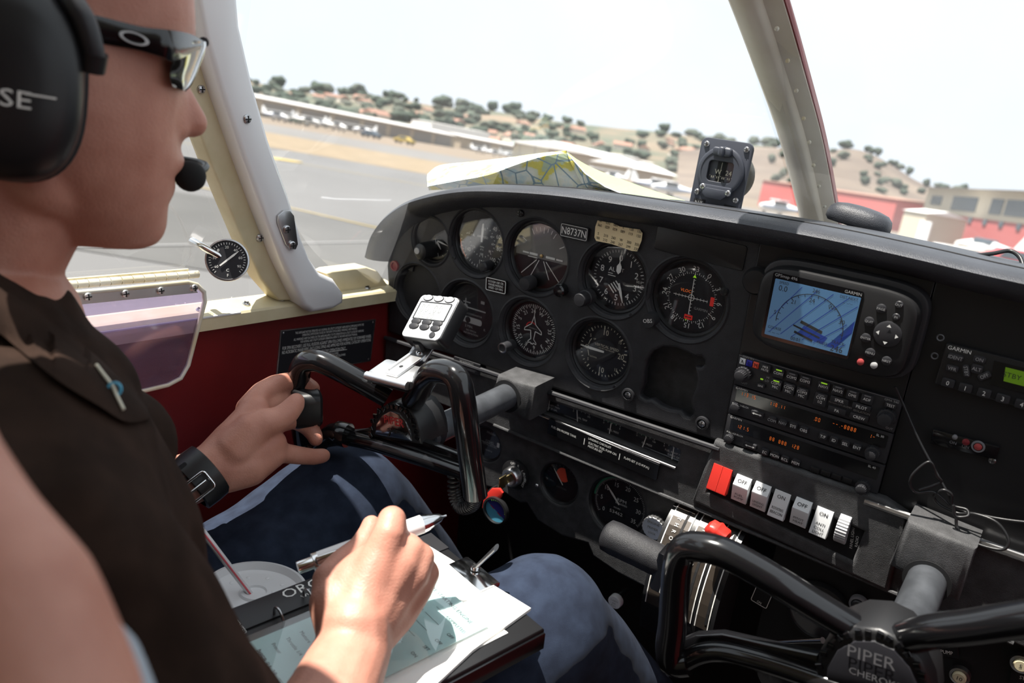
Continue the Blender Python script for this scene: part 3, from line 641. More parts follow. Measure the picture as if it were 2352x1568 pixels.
cx = sum(p[0] for p in c)/len(c); cz = sum(p[1] for p in c)/len(c)
t = thing('compass_correction_card', 'torn cream paper compass correction card taped above the altimeter', 'card', (cx, 0, cz))
obj('paper', MB().prism(c, 0, .0006, MP(0, 0, -.0025)), 'paper_cream', t, 0)
M = MP(cx, cz, -.0034, radians(-3)); m = MB()
for r_, row in enumerate((('N', '030', '060', 'E', '120', '150'), ('360', '029', '059', '089', '119', '150'), ('S', '210', '240', 'W', '300', '330'), ('180', '210', '240', '267', '299', '330'))):
    for k, s in enumerate(row): m.text(s, .0044, M, -.0245 + k*.0098, (.0105, .0055, -.0040, -.009)[r_], h=0, sx=.85)
obj('lettering', m, 'black_ink', t, 0, fix=False)
placard('warning_placard', 'small black warning placard left of the yoke boss', 'placard', ((1046, 818), (1106, 838), (1100, 862), (1041, 842)), -.0105, 'dark_plastic', 'grey_ink', [('WARNING', .0060, 0, .55, 'C'), ('DO NOT ATTEMPT ANY FLIGHT', .0030, 0, .1, 'C'), ('WITH THE CONTROLS LOCKED', .0030, 0, -.2, 'C'), ('SEE OWNERS HANDBOOK', .0030, 0, -.5, 'C')])
# ================================================================ avionics
def key(parent, x, z, w, h, s, y=-.006, d=.0028, m='black_plastic', ink='white_ink', size=.0038, rot=0, rad=.0012, lines=None, name='button'):
    M = MP(x, z, y, rot); b = obj(name, MB().prism(rr(w, h, min(rad, min(w, h)*.49), 4), -.001, d, M, .0005), m, parent)
    if s:
        ls = s.split('\n'); mm = MB()
        for i, q in enumerate(ls): mm.text(q, size, M, 0, ((len(ls) - 1)/2 - i) * size * 1.0, h=d + .0002, sx=.9)
        obj('button_lettering', mm, ink, b, 0, fix=False)
    return b
def knurl(parent, x, z, y, steps, m='dark_plastic', name='knob'):
    M = MP(x, z, y); h = 0; par = parent
    for i, (r, L) in enumerate(steps):
        n = 36; mb = MB(); prf = []
        out = [((r*(1 if k % 2 else .93))*cos(2*pi*k/n), (r*(1 if k % 2 else .93))*sin(2*pi*k/n)) for k in range(n)]
        mb.prism(out, h, h + L, M, .0008); k_ = obj(name if i == 0 else 'inner_knob', mb, m, par, 25); h += L
        if i == 0: par = k_
def A3(x, y): return (1600 + x/3.1367, 780 + y/3.1367)
RY = -.0065
# audio panel
t = thing('audio_panel', 'audio selector panel with rows of labelled push buttons, top of the radio stack', 'radio', (.079, 0, -.0165))
obj('front_plate', MB().prism(rr(.1585, .0325, .001, 3, .0794, -.0165), -.004, .0, MP(0, 0, RY), .0006), 'dark_plastic', t)
obj('rim', MB().line([(0, -.0002), (.1585, -.0002)], .0006, MP(0, 0, RY), .0003), 'dim_ink', t, 0, fix=False)
for nme, q, w, h, sz in (('MKR\nMUTE', (497, 205), .0105, .0085, .0032), ('COM1', (593, 240), .0105, .0095, .0040), ('COM2', (688, 268), .0105, .0095, .0040), ('COM3', (784, 295), .0105, .0095, .0040),
                         ('COM1\nMIC', (572, 325), .0115, .0125, .0040), ('COM2\nMIC', (665, 355), .0115, .0125, .0040), ('COM3\nMIC', (760, 388), .0115, .0125, .0040),
                         ('NAV1', (917, 335), .0110, .0095, .0040), ('NAV2', (1020, 365), .0110, .0095, .0040), ('DME', (1125, 398), .0110, .0095, .0040), ('ADF', (1230, 428), .0110, .0095, .0040),
                         ('COM\n1/2', (893, 430), .0120, .0135, .0042), ('SPKR', (1030, 437), .0170, .0062, .0042), ('PA', (1012, 508), .0170, .0062, .0042), ('PILOT', (1190, 485), .0170, .0062, .0042), ('CREW', (1172, 558), .0170, .0062, .0042), ('TEST', (1400, 472), .0105, .0055, .0038), ('SENS', (463, 330), .0085, .0045, .0028)):
    x, z = pp(*A3(*q), RY - .002); b = key(t, x, z, w, h, nme, RY, .0034, 'dark_plastic', 'white_ink', sz)
    if h > .009: obj('button_lamp', MB().prism(rr(.006, .0012, .0003, 2, 0, h*.36), .0034, .0037, MP(x, z, RY)), 'lime' if nme in ('COM1', 'COM1\nMIC', 'NAV1') else 'dim_ink', b, 0)
for q, m_, s in (((332, 155), 'switch_white', 'A'), ((380, 170), 'blue_ink', 'O'), ((428, 183), 'red_light', 'M')):
    x, z = pp(*A3(*q), RY); b = key(t, x, z, .0062, .0068, s, RY, .0006, m_, 'black_ink', .0055, rad=.0002, name='marker_lamp')
x, z = pp(*A3(345, 240), RY); knurl(t, x, z, RY, ((.0085, .007), (.0058, .008)))
x, z = pp(*A3(1375, 550), RY); knurl(t, x, z, RY, ((.0085, .006), (.0065, .008)))
mm = MB()
for s, q, sz in (('GARMIN', (372, 128), .0032), ('HI', (515, 272), .0032), ('LO', (507, 295), .0032), ('GMA 340', (1405, 440), .0032), ('INTERCOM AUDIO', (1035, 468), .0026), ('ISOLATION', (1190, 522), .0030), ('OUT', (1388, 638), .003), ('OUT', (345, 312), .003)):
    x, z = pp(*A3(*q), RY); mm.text(s, sz, MP(x, z, RY), h=.0002)
obj('lettering', mm, 'grey_ink', t, 0, fix=False)
x, z = pp(*A3(470, 283), RY); obj('lit_lamp', MB().prism(rr(.003, .0014, .0004, 2), 0, .0005, MP(x, z, RY)), 'lime', t, 0)
# two radios
def segs(mb, s, x, z, size, M0):                     # seven-segment dots and bars
    S7 = {'0': 'abcdef', '1': 'bc', '2': 'abged', '3': 'abgcd', '4': 'fgbc', '5': 'afgcd', '6': 'afgedc', '7': 'abc', '8': 'abcdefg', '9': 'abfgcd', '-': 'g', '.': '.'}
    seg = {'a': ((-.3, .5), (.3, .5)), 'b': ((.32, .42), (.32, .08)), 'c': ((.32, -.08), (.32, -.42)), 'd': ((-.3, -.5), (.3, -.5)), 'e': ((-.32, -.08), (-.32, -.42)), 'f': ((-.32, .42), (-.32, .08)), 'g': ((-.3, 0), (.3, 0)), '.': ((-.06, -.5), (.06, -.5))}
    for ch in s:
        for k in S7.get(ch, ''):
            (a, b), (c, d) = seg[k]; mb.line([(x + a*size*.6, z + b*size), (x + c*size*.6, z + d*size)], size*.13, M0, .0003)
        x += size * (.5 if ch == '.' else .85)
def radio(name, label, z0, z1, lay, model, kn, digits, blanks):
    zc = (z0 + z1)/2; t = thing(name, label, 'radio', (.079, 0, zc)); M0 = MP(0, 0, RY)
    obj('front_plate', MB().prism(rr(.1585, z0 - z1 - .0012, .0012, 3, .0794, zc), -.004, .0, M0, .0006), 'dark_plastic', t)
    obj('display_window', MB().prism(rr(.150, (z0 - z1)*.40, .001, 3, .080, z0 - (z0 - z1)*.31), 0, .0008, M0), 'gloss_black', t, 0)
    d = MB()
    for s, q in digits: x, z = pp(*A3(*q), RY); segs(d, s, x, z, .0036, MP(0, 0, RY - .0009))
    obj('display_digits', d, 'orange_glow', t, 0, fix=False)['kind'] = 'stuff'
    for s, q in lay:
        x, z = pp(*A3(*q), RY - .002)
        if s == '<>':
            b = key(t, x, z, .0135, .0062, '', RY, .003, 'dark_plastic'); M = MP(x, z, RY - .0032)
            obj('arrow_print', MB().line([(-.0035, 0), (.0035, 0)], .0008, M).poly([(-.0052, 0), (-.003, .0012), (-.003, -.0012)], M).poly([(.0052, 0), (.003, -.0012), (.003, .0012)], M), 'white_ink', b, 0, fix=False)['kind'] = 'stuff'
        else: key(t, x, z, .0080, .0072, s, RY, .0032, 'dark_plastic', 'grey_ink' if s in ('COM', 'NAV') else 'white_ink', .0044, rad=.002)
    for q in blanks: x, z = pp(*A3(*q), RY - .002); key(t, x, z, .0090, .0055, '', RY, .0022, 'black_plastic', rad=.0008)
    x, z = pp(*A3(*kn[0]), RY - .004); knurl(t, x, z, RY, ((.0048, .006),))
    x, z = pp(*A3(*kn[1]), RY - .006); knurl(t, x, z, RY, ((.0070, .006), (.0050, .007)))
    mm = MB(); h = z0 - z1
    mm.text('GARMIN', .0034, M0, .010, z0 - .0022, h=.0009).text('PULL SQUELCH', .0026, M0, .0115, z0 - h*.62, h=.0003).text('VOL', .0026, M0, .005, z0 - h*.75, h=.0003).text(model, .0032, M0, .148, z0 - h*.17, h=.0010)
    obj('lettering', mm, 'white_ink', t, 0, fix=False)
radio('nav_com_radio', 'middle radio with two rows of orange digits and white lettered keys', -.0335, -.0665, [('<>', (437, 535)), ('COM', (545, 578)), ('NAV', (622, 598)), ('SYS', (697, 620)), ('OBS', (773, 650)), ('T/F', (912, 695)), ('ID', (990, 722)), ('SEL', (1072, 748)), ('ENT', (1157, 775))], 'SL 30', ((275, 490), (1262, 822)), [('113.15', (328, 385)), ('118.11', (535, 455)), ('.00', (850, 565)), ('--.-8888', (990, 600)), ('1-', (1255, 690))], [])
radio('com_radio', 'lowest radio with mostly dark display, keys EC MON RCL MEM', -.067, -.0995, [('<>', (385, 765)), ('EC', (492, 808)), ('MON', (565, 832)), ('RCL', (637, 860)), ('MEM', (715, 885))], 'SL 40', ((230, 715), (1193, 1068)), [('121.5', (300, 620)), ('88', (535, 708)), ('888', (600, 732)), ('128', (690, 760))], [(850, 940), (930, 965), (1005, 990), (1085, 1015)])
# gps unit ------------------------------------------------------------------
GY = -.030; gx0, gx1, gz0, gz1 = .0125, .1575, .1055, .0215
t = thing('gps_receiver', 'handheld GPS with blue map screen and round keys, mounted on the panel', 'gps', (.085, 0, .063)); gM = MP(0, 0, GY)
out = []
cx, cz = (gx0 + gx1)/2, (gz0 + gz1)/2
for i in range(48):
    a = 2*pi*i/48; c, s_ = cos(a), sin(a); e = 5.0
    out.append((cx + (gx1 - gx0)/2 * (abs(c)**(2/e)) * (1 if c > 0 else -1), cz + (gz0 - gz1)/2 * (abs(s_)**(2/e)) * (1 if s_ > 0 else -1)))
obj('body', MB().prism(out, -.022, .0, gM, .006, True), 'black_plastic', t, 30)
obj('mount_frame', MB().prism([(cx + (p[0] - cx)*1.06, cz + (p[1] - cz)*1.12) for p in out], -.0295, -.018, gM, .003), 'dark_plastic', t, 30)
obj('side_dial', MB().lathe([(.014, 0), (.014, .006), (.0115, .010), (.0001, .011)], MP(.004, .080, -.004), 32), 'black_plastic', t)
scr = [pp(*q, GY) for q in ((1777, 628), (1984, 673), (1948, 827), (1752, 777))]
sx0, sx1, sz0, sz1 = .0255, .1085, .0985, .0330
obj('screen_frame', MB().prism(rr(sx1 - sx0, sz0 - sz1, .002, 3, (sx0 + sx1)/2, (sz0 + sz1)/2), 0, .0008, gM), 'gloss_black', t, 0)
ix0, ix1, iz0, iz1 = .0285, .1070, .0925, .0365; icx, icz = (ix0 + ix1)/2, (iz0 + iz1)/2
sc_ = obj('screen', MB().prism(rr(ix1 - ix0, iz0 - iz1, .0005, 2, icx, icz), 0, .0011, gM), 'screen_blue', t, 0)
m = MB(); h = .0013
for i in range(8):
    x0 = ix0 + .006 + i*.0105; m.line([(max(ix0, min(ix1, x0 + k*.004*(1 + i*.12) - .012)), iz1 + .004 + k*.0062) for k in range(9) if ix0 <= x0 + k*.004*(1 + i*.12) - .012 <= ix1], .0007, gM, h)
obj('map_lines', m, 'screen_navy', sc_, 0, fix=False)['kind'] = 'stuff'
m = MB(); m.prism([(ix1 - .02, iz1 + .004), (ix1 - .012, iz1 + .004), (ix1 - .0005, icz + .006), (ix1 - .0005, icz - .006)], h - .0002, h - .0001, gM); m.prism([(ix0 + .03, iz1 + .008), (ix0 + .055, iz1 + .005), (ix0 + .058, iz1 + .012), (ix0 + .035, iz1 + .018)], h - .0002, h - .0001, gM)
obj('map_shapes', m, 'screen_navy', sc_, 0, fix=False)['kind'] = 'stuff'
m = MB()
arc = [(icx + .031*cos(radians(a)), icz - .010 + .031*sin(radians(a))) for a in range(-8, 190, 6)]
m.line(arc, .0007, gM, h)
for a in range(0, 181, 12): m.line([(icx + .031*cos(radians(a)), icz - .010 + .031*sin(radians(a))), (icx + .0285*cos(radians(a)), icz - .010 + .0285*sin(radians(a)))], .0006, gM, h)
for s, x, z, sz in (('SPEED', ix0 + .009, iz0 - .0025, .0038), ('0.0', ix0 + .009, iz0 - .0078, .0078), ('246', icx, iz0 - .0030, .0052), ('24', icx - .002, icz + .0155, .0060), ('21', icx - .018, icz + .010, .0058), ('W', icx + .016, icz + .013, .0058), ('S', ix0 + .006, icz - .004, .0058), ('30', icx + .028, icz + .002, .0062), ('DIST NEXT', ix1 - .010, iz0 - .0025, .0036), ('_ _._', ix1 - .010, iz0 - .0075, .0050), ('COURSE', ix0 + .0085, iz1 + .0085, .0038), ('_ _ _', ix0 + .0085, iz1 + .0035, .0060), ('TRACK', ix1 - .0105, iz1 + .0100, .0042), ('246', ix1 - .0105, iz1 + .0040, .0085), ('00:01', ix0 + .030, iz1 + .003, .0048), ('MUSEE', ix1 - .024, iz1 + .006, .0036)):
    m.text(s, sz, gM, x, z, h=h + .0001, sx=.9)
m.line([(icx - .014, iz1 + .016), (icx + .012, iz1 + .010)], .0016, gM, h).line([(icx - .008, iz1 + .021), (icx + .013, iz1 + .0155)], .0030, gM, h).line([(icx - .012, iz1 + .010), (icx + .006, iz1 + .0055)], .0022, gM, h)
obj('screen_lettering', m, 'black_ink', sc_, 0, fix=False)['kind'] = 'stuff'
m = MB().text('GPSmap 496', .0042, gM, sx0 + .0125, sz0 - .0028, h=.001).text('GARMIN', .0040, gM, sx1 - .009, sz0 - .0032, h=.001); obj('lettering', m, 'grey_ink', t, 0, fix=False)
def Z1(x, y): return (1950 + x/5.2264, 560 + y/5.2264)
for s, q, r_ in (('PAGE', (390, 775), .0043), ('OUT', (605, 727), .0034), ('IN', (570, 873), .0032), ('QUIT', (246, 928), .0043), ('ENTER', (205, 1125), .0043), ('MENU', (258, 1303), .0043), ('NRST', (455, 1400), .0043)):
    x, z = pp(*Z1(*q), GY); b = obj('button', MB().lathe([(r_, -.001), (r_, .0012), (r_*.8, .0018), (.0001, .0019)], MP(x, z, GY), 24), 'dark_plastic', t); obj('button_lettering', MB().text(s, .0030, MP(x, z, GY), h=.0021), 'grey_ink', b, 0, fix=False)
x, z = pp(*Z1(465, 1080), GY); b = obj('rocker_pad', MB().lathe([(.0118, -.001), (.0118, .0014), (.010, .0022), (.0001, .0018)], MP(x, z, GY), 36), 'dark_plastic', t); M = MP(x, z, GY - .0026)
for a in (0, 90, 180, 270):
    q = radians(a); c, s_ = cos(q), sin(q)
    obj('arrow_print', MB().poly([(.0095*c, .0095*s_), (.0068*c - .0020*s_, .0068*s_ + .0020*c), (.0068*c + .0020*s_, .0068*s_ - .0020*c)], M), 'white_ink', b, 0, fix=False)
for q, m_ in (((140, 1415), 'red_mid'), ((302, 1455), 'grey_ink')):
    x, z = pp(*Z1(*q), GY); obj('button', MB().lathe([(.0032, -.001), (.0030, .0016), (.0018, .0024), (.0001, .0025)], MP(x, z, GY), 20), m_, t)
# transponder ---------------------------------------------------------------
def Z2(x, y): return (2000 + x/3.136, 780 + y/3.136)
TY = -.007
c = [pp(*Z2(*q), TY) for q in ((560, 28), (475, 325))]
tx0 = c[1][0] - .002; tz0, tz1 = c[0][1], c[1][1]
t = thing('transponder', 'transponder with numbered keys and green STBY display at the right edge', 'radio', (tx0 + .08, 0, (tz0 + tz1)/2))
obj('front_plate', MB().prism(rr(.160, tz0 - tz1, .002, 3, tx0 + .080, (tz0 + tz1)/2), -.004, 0, MP(0, 0, TY), .001), 'black_plastic', t)
for s, q, w, h, ro in (('IDENT', (612, 125), .0125, .0060, 0), ('ON', (785, 140), .010, .0060, 0), ('VFR', (588, 205), .010, .0060, 0), ('STBY', (690, 222), .0110, .0055, -1.2), ('ALT', (765, 208), .0090, .0080, 0), ('OFF', (820, 258), .0105, .0060, .75)):
    x, z = pp(*Z2(*q), TY); key(t, x, z, w, h, s, TY, .002, 'dark_plastic', 'grey_ink', .0045, rot=ro, rad=.002)
for i, q in enumerate(((557, 308), (683, 345), (818, 382), (953, 422), (1090, 462), (1225, 500))):
    x, z = pp(*Z2(*q), TY); key(t, x, z, .0105, .0078, str(i), TY, .002, 'dark_plastic', 'white_ink', .0058, rad=.0015)
x, z = pp(*Z2(890, 150), TY); x2, z2 = pp(*Z2(860, 320), TY)
obj('display_window', MB().prism([(x, z), (x + .075, z), (x + .075, z2), (x2, z2)], 0, .0008, MP(0, 0, TY)), 'gloss_black', t, 0)
x, z = pp(*Z2(972, 195), TY); x2, z2 = pp(*Z2(945, 300), TY)
d = obj('display', MB().prism([(x, z), (x + .06, z), (x + .06, z2 + .001), (x2 + .001, z2 + .001)], 0, .0012, MP(0, 0, TY)), 'lcd_green', t, 0)
x, z = pp(*Z2(1020, 258), TY); obj('display_lettering', MB().text('STBY', .0062, MP(x, z, TY), h=.0014), 'black_ink', d, 0, fix=False)
x, z = pp(*Z2(640, 72), TY); obj('lettering', MB().text('GARMIN', .0050, MP(x, z, TY), h=.0003), 'white_ink', t, 0, fix=False)
# alert lamp strip
c = [pp(*Z2(*q), -.004) for q in ((450, 640), (930, 770), (900, 860), (430, 745))]
t = thing('alert_lamp_strip', 'small black strip with two ON lamps and a red button', 'switch panel', (c[0][0] + .03, 0, c[0][1] - .01))
u = Vector((c[1][0] - c[0][0], 0, c[1][1] - c[0][1]))
obj('plate', MB().prism(c, 0, .003, MP(0, 0, -.003), .001), 'gloss_black', t)
for q, m_, r_ in (((605, 703), 'dim_ink', .0022), ((685, 738), 'red_dim', .0030), ((772, 772), 'red_mid', .0032)):
    x, z = pp(*Z2(*q), -.007); obj('lamp', MB().lathe([(r_, -.001), (r_, .001), (.0001, .0024)], MP(x, z, -.006), 20), m_, t)
x, z = pp(*Z2(772, 772), -.007); obj('lamp_ring', MB().ring([(.0056, 0), (.0052, .001), (.004, .001), (.004, 0)], MP(x, z, -.006), 24), 'dim_ink', t)
m = MB()
for q in ((593, 740), (683, 768)): x, z = pp(*Z2(*q), -.006); m.text('ON', .0038, MP(x, z, -.0064))
obj('lettering', m, 'dim_ink', t, 0, fix=False)
x, z = pp(*Z2(875, 870), -.004); screw(panel, MP(x, z, -.004), .003, 'steel')
# ================================================================ rocker switches
def swz(px, py): return pp(px, py, -.016)
slope = radians(-2)
def rocker(px, py, lab, low_, m='switch_white', flip=0, half=1, w=.0165, h=.030, label=''):
    x, z = swz(px, py); t = thing('rocker_switch', label, 'switch', (x, -.01, z), 'rocker switches below the radios'); M = MP(x, z, -.010, slope)
    obj('bezel', MB().prism(rr(w*half + .003, h + .002, .001, 2), -.003, .001, M), 'black_matte', t, 0)
    for k in range(2 if half < 1 else 1):
        cx = 0 if half == 1 else (-.0054 + k*.0108); ww = w if half == 1 else .0104
        rp = .17*h if flip else -.40*h                                 # ridge of the rocker: upper face leans back and catches the light
        P = [(-h/2, -.002), (-h/2, .0045 if flip else .007), (rp - .0008, .0105), (rp + .0008, .0105), (h/2, .0035 if flip else .0030), (h/2, -.002)]
        mb = MB().loft([[M @ Vector((cx + s*ww/2, v, n)) for v, n in P] for s in (-1, -.96, .96, 1)])
        o = obj('rocker', mb, m, t, 30)
    if lab:
        def face(v0, n0, v1, n1, f): return M @ Matrix.Translation((0, v0 + (v1 - v0)*f, n0 + (n1 - n0)*f + .0006)) @ Matrix.Rotation(atan2(n1 - n0, v1 - v0), 4, 'X')
        mm = MB(); ls = low_.split('\n')
        if flip: mm.text(lab, .0058, face(rp + .0008, .0105, h/2, .0035, .52)); dn = face(-h/2, .0045, rp, .0105, .36)
        else: mm.text(lab, .0055, face(rp, .0105, h/2, .0030, .80)); dn = face(rp, .0105, h/2, .0030, .26)
        for i, s in enumerate(ls): mm.text(s, .0042, dn, 0, (len(ls) - 1)*.0023 - i*.0046, sx=min(1, 4.6/len(s)))
        obj('lettering', mm, 'black_ink', t, 0, fix=False)
    return t
rocker(1652, 1102, '', '', 'red_plastic', 0, .5, .040, .030, 'bright red split master rocker switch at the left end of the row')
rocker(1701, 1125, 'OFF', 'FUEL\nPUMP', flip=1, label='white rocker switch marked OFF, next to the red one')
rocker(1745, 1142, 'OFF', 'LANDING\nLIGHT', flip=1, label='white rocker switch marked OFF and LANDING LIGHT')
rocker(1789, 1161, 'ON', 'ROTATING\nBEACON', label='white rocker switch marked BEACON')
rocker(1838, 1179, 'OFF', 'PITOT\nHEAT', flip=1, label='white rocker switch marked OFF and PITOT HEAT')
rocker(1886, 1201, 'ON', 'ANTI\nCOLL\nLIGHT', label='white rocker switch marked ANTI COLL LIGHT')
x, z = swz(1934, 1218); t = thing('dimmer_wheel', 'ridged grey dimmer wheel at the right end of the switches', 'dimmer', (x, -.01, z)); M = frame((x, -.008, z), (0, -1, 0), (0, 0, 1))
n = 64; out = [(.0150*(1 if k % 2 else .955)*cos(2*pi*k/n), .0165*(1 if k % 2 else .955)*sin(2*pi*k/n)) for k in range(n)]
obj('wheel', MB().prism(out, -.0055, .0055, M, .0005, True), 'silver_face', t, 20); obj('bezel', MB().prism(rr(.015, .034, .001, 2), -.003, .001, MP(x, z, -.009, slope)), 'black_matte', t, 0)
m = MB(); x2, z2 = pp(1957, 1235, -.008); m.text('PANEL LIGHT', .004, MP(x2, z2, -.0078), 0, 0, 96).text('RADIO', .004, MP(x2 + .005, z2 - .002, -.0078), 0, 0, 96); obj('lettering', m, 'white_ink', t, 0, fix=False)
# ================================================================ throttle quadrant
QX0, QX1 = pp(1530, 1260, -.02)[0] - .006, pp(1700, 1200, -.02)[0] + .004
qx = (QX0 + QX1)/2
t = thing('throttle_quadrant', 'curved black throttle quadrant with white lined slots', 'quadrant', (qx, 0, -.26))
def qarc(a, r=.092): return (-.012 + .028 - r*sin(a)*.75, -.192 - .105 + r*cos(a)*1.12)     # (y,z) along the curved face
ang = [radians(8 + i*9) for i in range(13)]
rings = []
for a in ang:
    y, z = qarc(a); y2, z2 = .03, z
    rings.append([(QX0, y, z), (QX1, y, z), (QX1, max(y + .02, .012), z), (QX0, max(y + .02, .012), z)])
obj('housing', MB().loft(rings), 'black_plastic', t, 40)
def qstrip(x0, x1, a0, a1, m, lift, nm, par=t):
    rows = []
    for i in range(11):
        a = radians(a0 + (a1 - a0)*i/10); y, z = qarc(a, .092 + lift); rows.append([(x0, y, z), (x1, y, z)])
    return obj(nm, MB().sheet(rows), m, par, 0, fix=False)
w3 = (QX1 - QX0)
qb = mat('bronze_strip', (.05, .04, .032), .35, .3)
for k, (f0, f1, word) in enumerate(((.06, .34, 'THROTTLE'), (.42, .70, 'MIXTURE'), (.76, .93, ''))):
    x0, x1 = QX0 + f0*w3, QX0 + f1*w3
    qstrip(x0, x1, 10, 92, qb, .0006, 'slot_plate')
    for xx in (x0, x1): qstrip(xx - .0006, xx + .0006, 10, 92, 'white_ink', .0010, 'white_line')
    qstrip((x0 + x1)/2 + .003, (x0 + x1)/2 + .006, 14, 88, 'black_matte', .0010, 'slot')
    mm = MB()
    for i, ch in enumerate(word):
        a = radians(28 + i*5.4); y, z = qarc(a, .0935); y2, z2 = qarc(a + .02, .0935)
        mm.text(ch, .0066, frame(((x0 + x1)/2 - .003, y, z), (0, y2 - y, z2 - z), (1, 0, 0)), sx=.9)
    if word: obj('lettering', mm, 'white_ink', t, 0, fix=False)
# throttle lever
p0 = on(1552, 1300, 1, -.075); p1 = on(1510, 1285, 1, -.078); p2 = on(1395, 1228, 1, -.082)
tl = thing('throttle_lever', 'black cylindrical throttle grip pointing left', 'lever', tuple(p1))
ax = (p2 - p1).normalized(); q = ax.to_track_quat('Z', 'Y').to_matrix().to_4x4(); q.translation = p1; L = (p2 - p1).length
obj('grip', MB().lathe([(.0155, -.01), (.0175, 0), (.0175, L*.3), (.0185, L*.85), (.0175, L), (.012, L + .004), (.0001, L + .005)], q, 32), 'black_grain', tl, 50)
obj('arm', MB().box(-.010, .016, -.026, .020, -.030, -.002, q, .004), 'gloss_black', tl)
obj('arm_marks', MB().line([(.0, 0), (.0, -.02), (.004, -.022), (.008, -.02), (.008, 0)], .0010, frame(on(1525, 1320, 1, -.098), (1, 0, 0), (0, .2, 1))), 'white_ink', tl, 0, fix=False)
# mixture lever
p = on(1650, 1220, 1, -.050); tl = thing('mixture_lever', 'red mixture knob behind the right yoke', 'lever', tuple(p))
obj('knob', MB().prism([(x_*.013, z_*.0105) for x_, z_ in ((-1, -.3), (-.75, .55), (-.35, .6), (-.1, .95), (.3, .7), (.75, .75), (1, .1), (.8, -.6), (0, -.95), (-.7, -.85))], -.009, .009, frame(p, (1, 0, -.35), (.2, -.3, 1)), .004, True), 'red_plastic', tl, 50)
obj('arm', MB().tube([p + Vector((0, .005, -.004)), p + Vector((.001, .03, -.03))], .004, 10), 'black_plastic', tl)
# primer knob, small lower items
x, z = pp(1500, 1213, -.012); t = thing('primer_knob', 'round silver engine primer knob beside the tachometer', 'knob', (x, 0, z)); M = MP(x, z, -.010)
n = 40; obj('knob', MB().prism([(.0145*(1 if k % 2 else .95)*cos(2*pi*k/n), .0145*(1 if k % 2 else .95)*sin(2*pi*k/n)) for k in range(n)], -.006, .003, M, .0008), 'alu', t, 20)
obj('stem', MB().lathe([(.006, -.02), (.006, -.005)], M, 16), 'steel', t)
obj('lettering', MB().text('ENGINE', .0044, M, 0, .0075, h=.0033).text('PRIMER', .0042, M, 0, .0005, h=.0033).text('LOCK', .0036, M, 0, -.006, h=.0033), 'black_ink', t, 0, fix=False)
p = on(1414, 1380, 1, .02); t = thing('cabin_knob', 'round white lettered knob low in the dark under the panel', 'knob', tuple(p)); M = MP(p.x, p.z, p.y)
obj('knob', MB().lathe([(.0092, -.004), (.0092, .003), (.0085, .004), (.0001, .0042)], M, 28), 'white_plastic', t); obj('stem', MB().lathe([(.004, -.03), (.004, -.003)], M, 12), 'steel', t)
obj('lettering', MB().text('CABIN', .0036, M, 0, .003, h=.0044).text('AIR', .0036, M, 0, -.001, h=.0044).text('PULL', .0036, M, 0, -.005, h=.0044), 'grey_ink', t, 0, fix=False)
placard('heat_placard', 'black HEAT placard with thin white outline, behind the right yoke', 'placard', ((1743, 1322), (1782, 1345), (1762, 1401), (1726, 1380)), .008, 'black_plastic', 'white_ink', [('HEAT', .0062, 0, .68, 'C'), ('ON', .0042, 0, -.72, 'C')], .0007, .001)
placard('fuel_pump_placard', 'FUEL PUMP lettering at the bottom right', 'placard', ((2150, 1465), (2206, 1475), (2196, 1510), (2144, 1500)), .008, 'black_plastic', 'white_ink', [('FUEL', .0055, 0, .45, 'C'), ('PUMP', .0055, 0, -.45, 'C')], None, .001)
placard('stall_warning_placard', 'STALL WARN lettering in the bottom right corner', 'placard', ((2325, 1535), (2400, 1560), (2390, 1600), (2315, 1575)), .008, 'black_plastic', 'white_ink', [('STALL', .0055, 0, .45, 'C'), ('WARN', .0055, 0, -.45, 'C')], None, .001)
for q, lab, s in (((2205, 1550), 'round circuit breaker marked 10 below FUEL PUMP', '10'), ((2346, 1522), 'round cream circuit breaker at the right edge', '5'), ((1972, 1386), 'small round black breaker under the switch housing', '60')):
    x, z = pp(*q, .002); t = thing('circuit_breaker', lab, 'breaker', (x, 0, z), 'circuit breakers'); M = MP(x, z, .002)
    obj('collar', MB().ring([(.0092, -.003), (.009, .003), (.0068, .0035), (.0065, -.003)], M, 28), 'steel' if s != '60' else 'dim_ink', t); obj('button', MB().lathe([(.0062, -.003), (.0062, .005), (.005, .006), (.0001, .006)], M, 24), 'cream' if s != '60' else 'dark_plastic', t); obj('lettering', MB().text(s, .006, M, h=.0062), 'black_ink' if s != '60' else 'grey_ink', t, 0, fix=False)
x, z = pp(1880, 1405, .004); t = thing('lower_gauge', 'dark round gauge half hidden behind the right yoke arm', 'gauge', (x, 0, z)); M = MP(x, z, .004)
obj('case_ring', MB().ring([(.034, -.004), (.033, .004), (.029, .005), (.028, 0)], M, 44), 'black_plastic', t); obj('dial_face', MB().lathe([(.029, -.001), (.029, 0), (.0001, 0)], M, 44), 'dial', t, 0)
m = MB(); [m.tick(M, .022, .025, a, .0006, E_) for a in range(-120, 121, 20)]; obj('dial_markings', m, 'dim_ink', t, 0, fix=False)['kind'] = 'stuff'; obj('glass_cover', MB().lathe([(.0285, .003), (.0285, .0035), (.0001, .0035)], M, 44), 'gauge_glass', t, 0)
t = thing('chrome_rod', 'thin chrome rod behind the right yoke web', 'rod', tuple(on(1830, 1475, 1, -.06))); obj('rod', MB().tube([on(1790, 1474, 1, -.05), on(1890, 1470, 1, -.07)], .0032, 12), 'chrome', t)
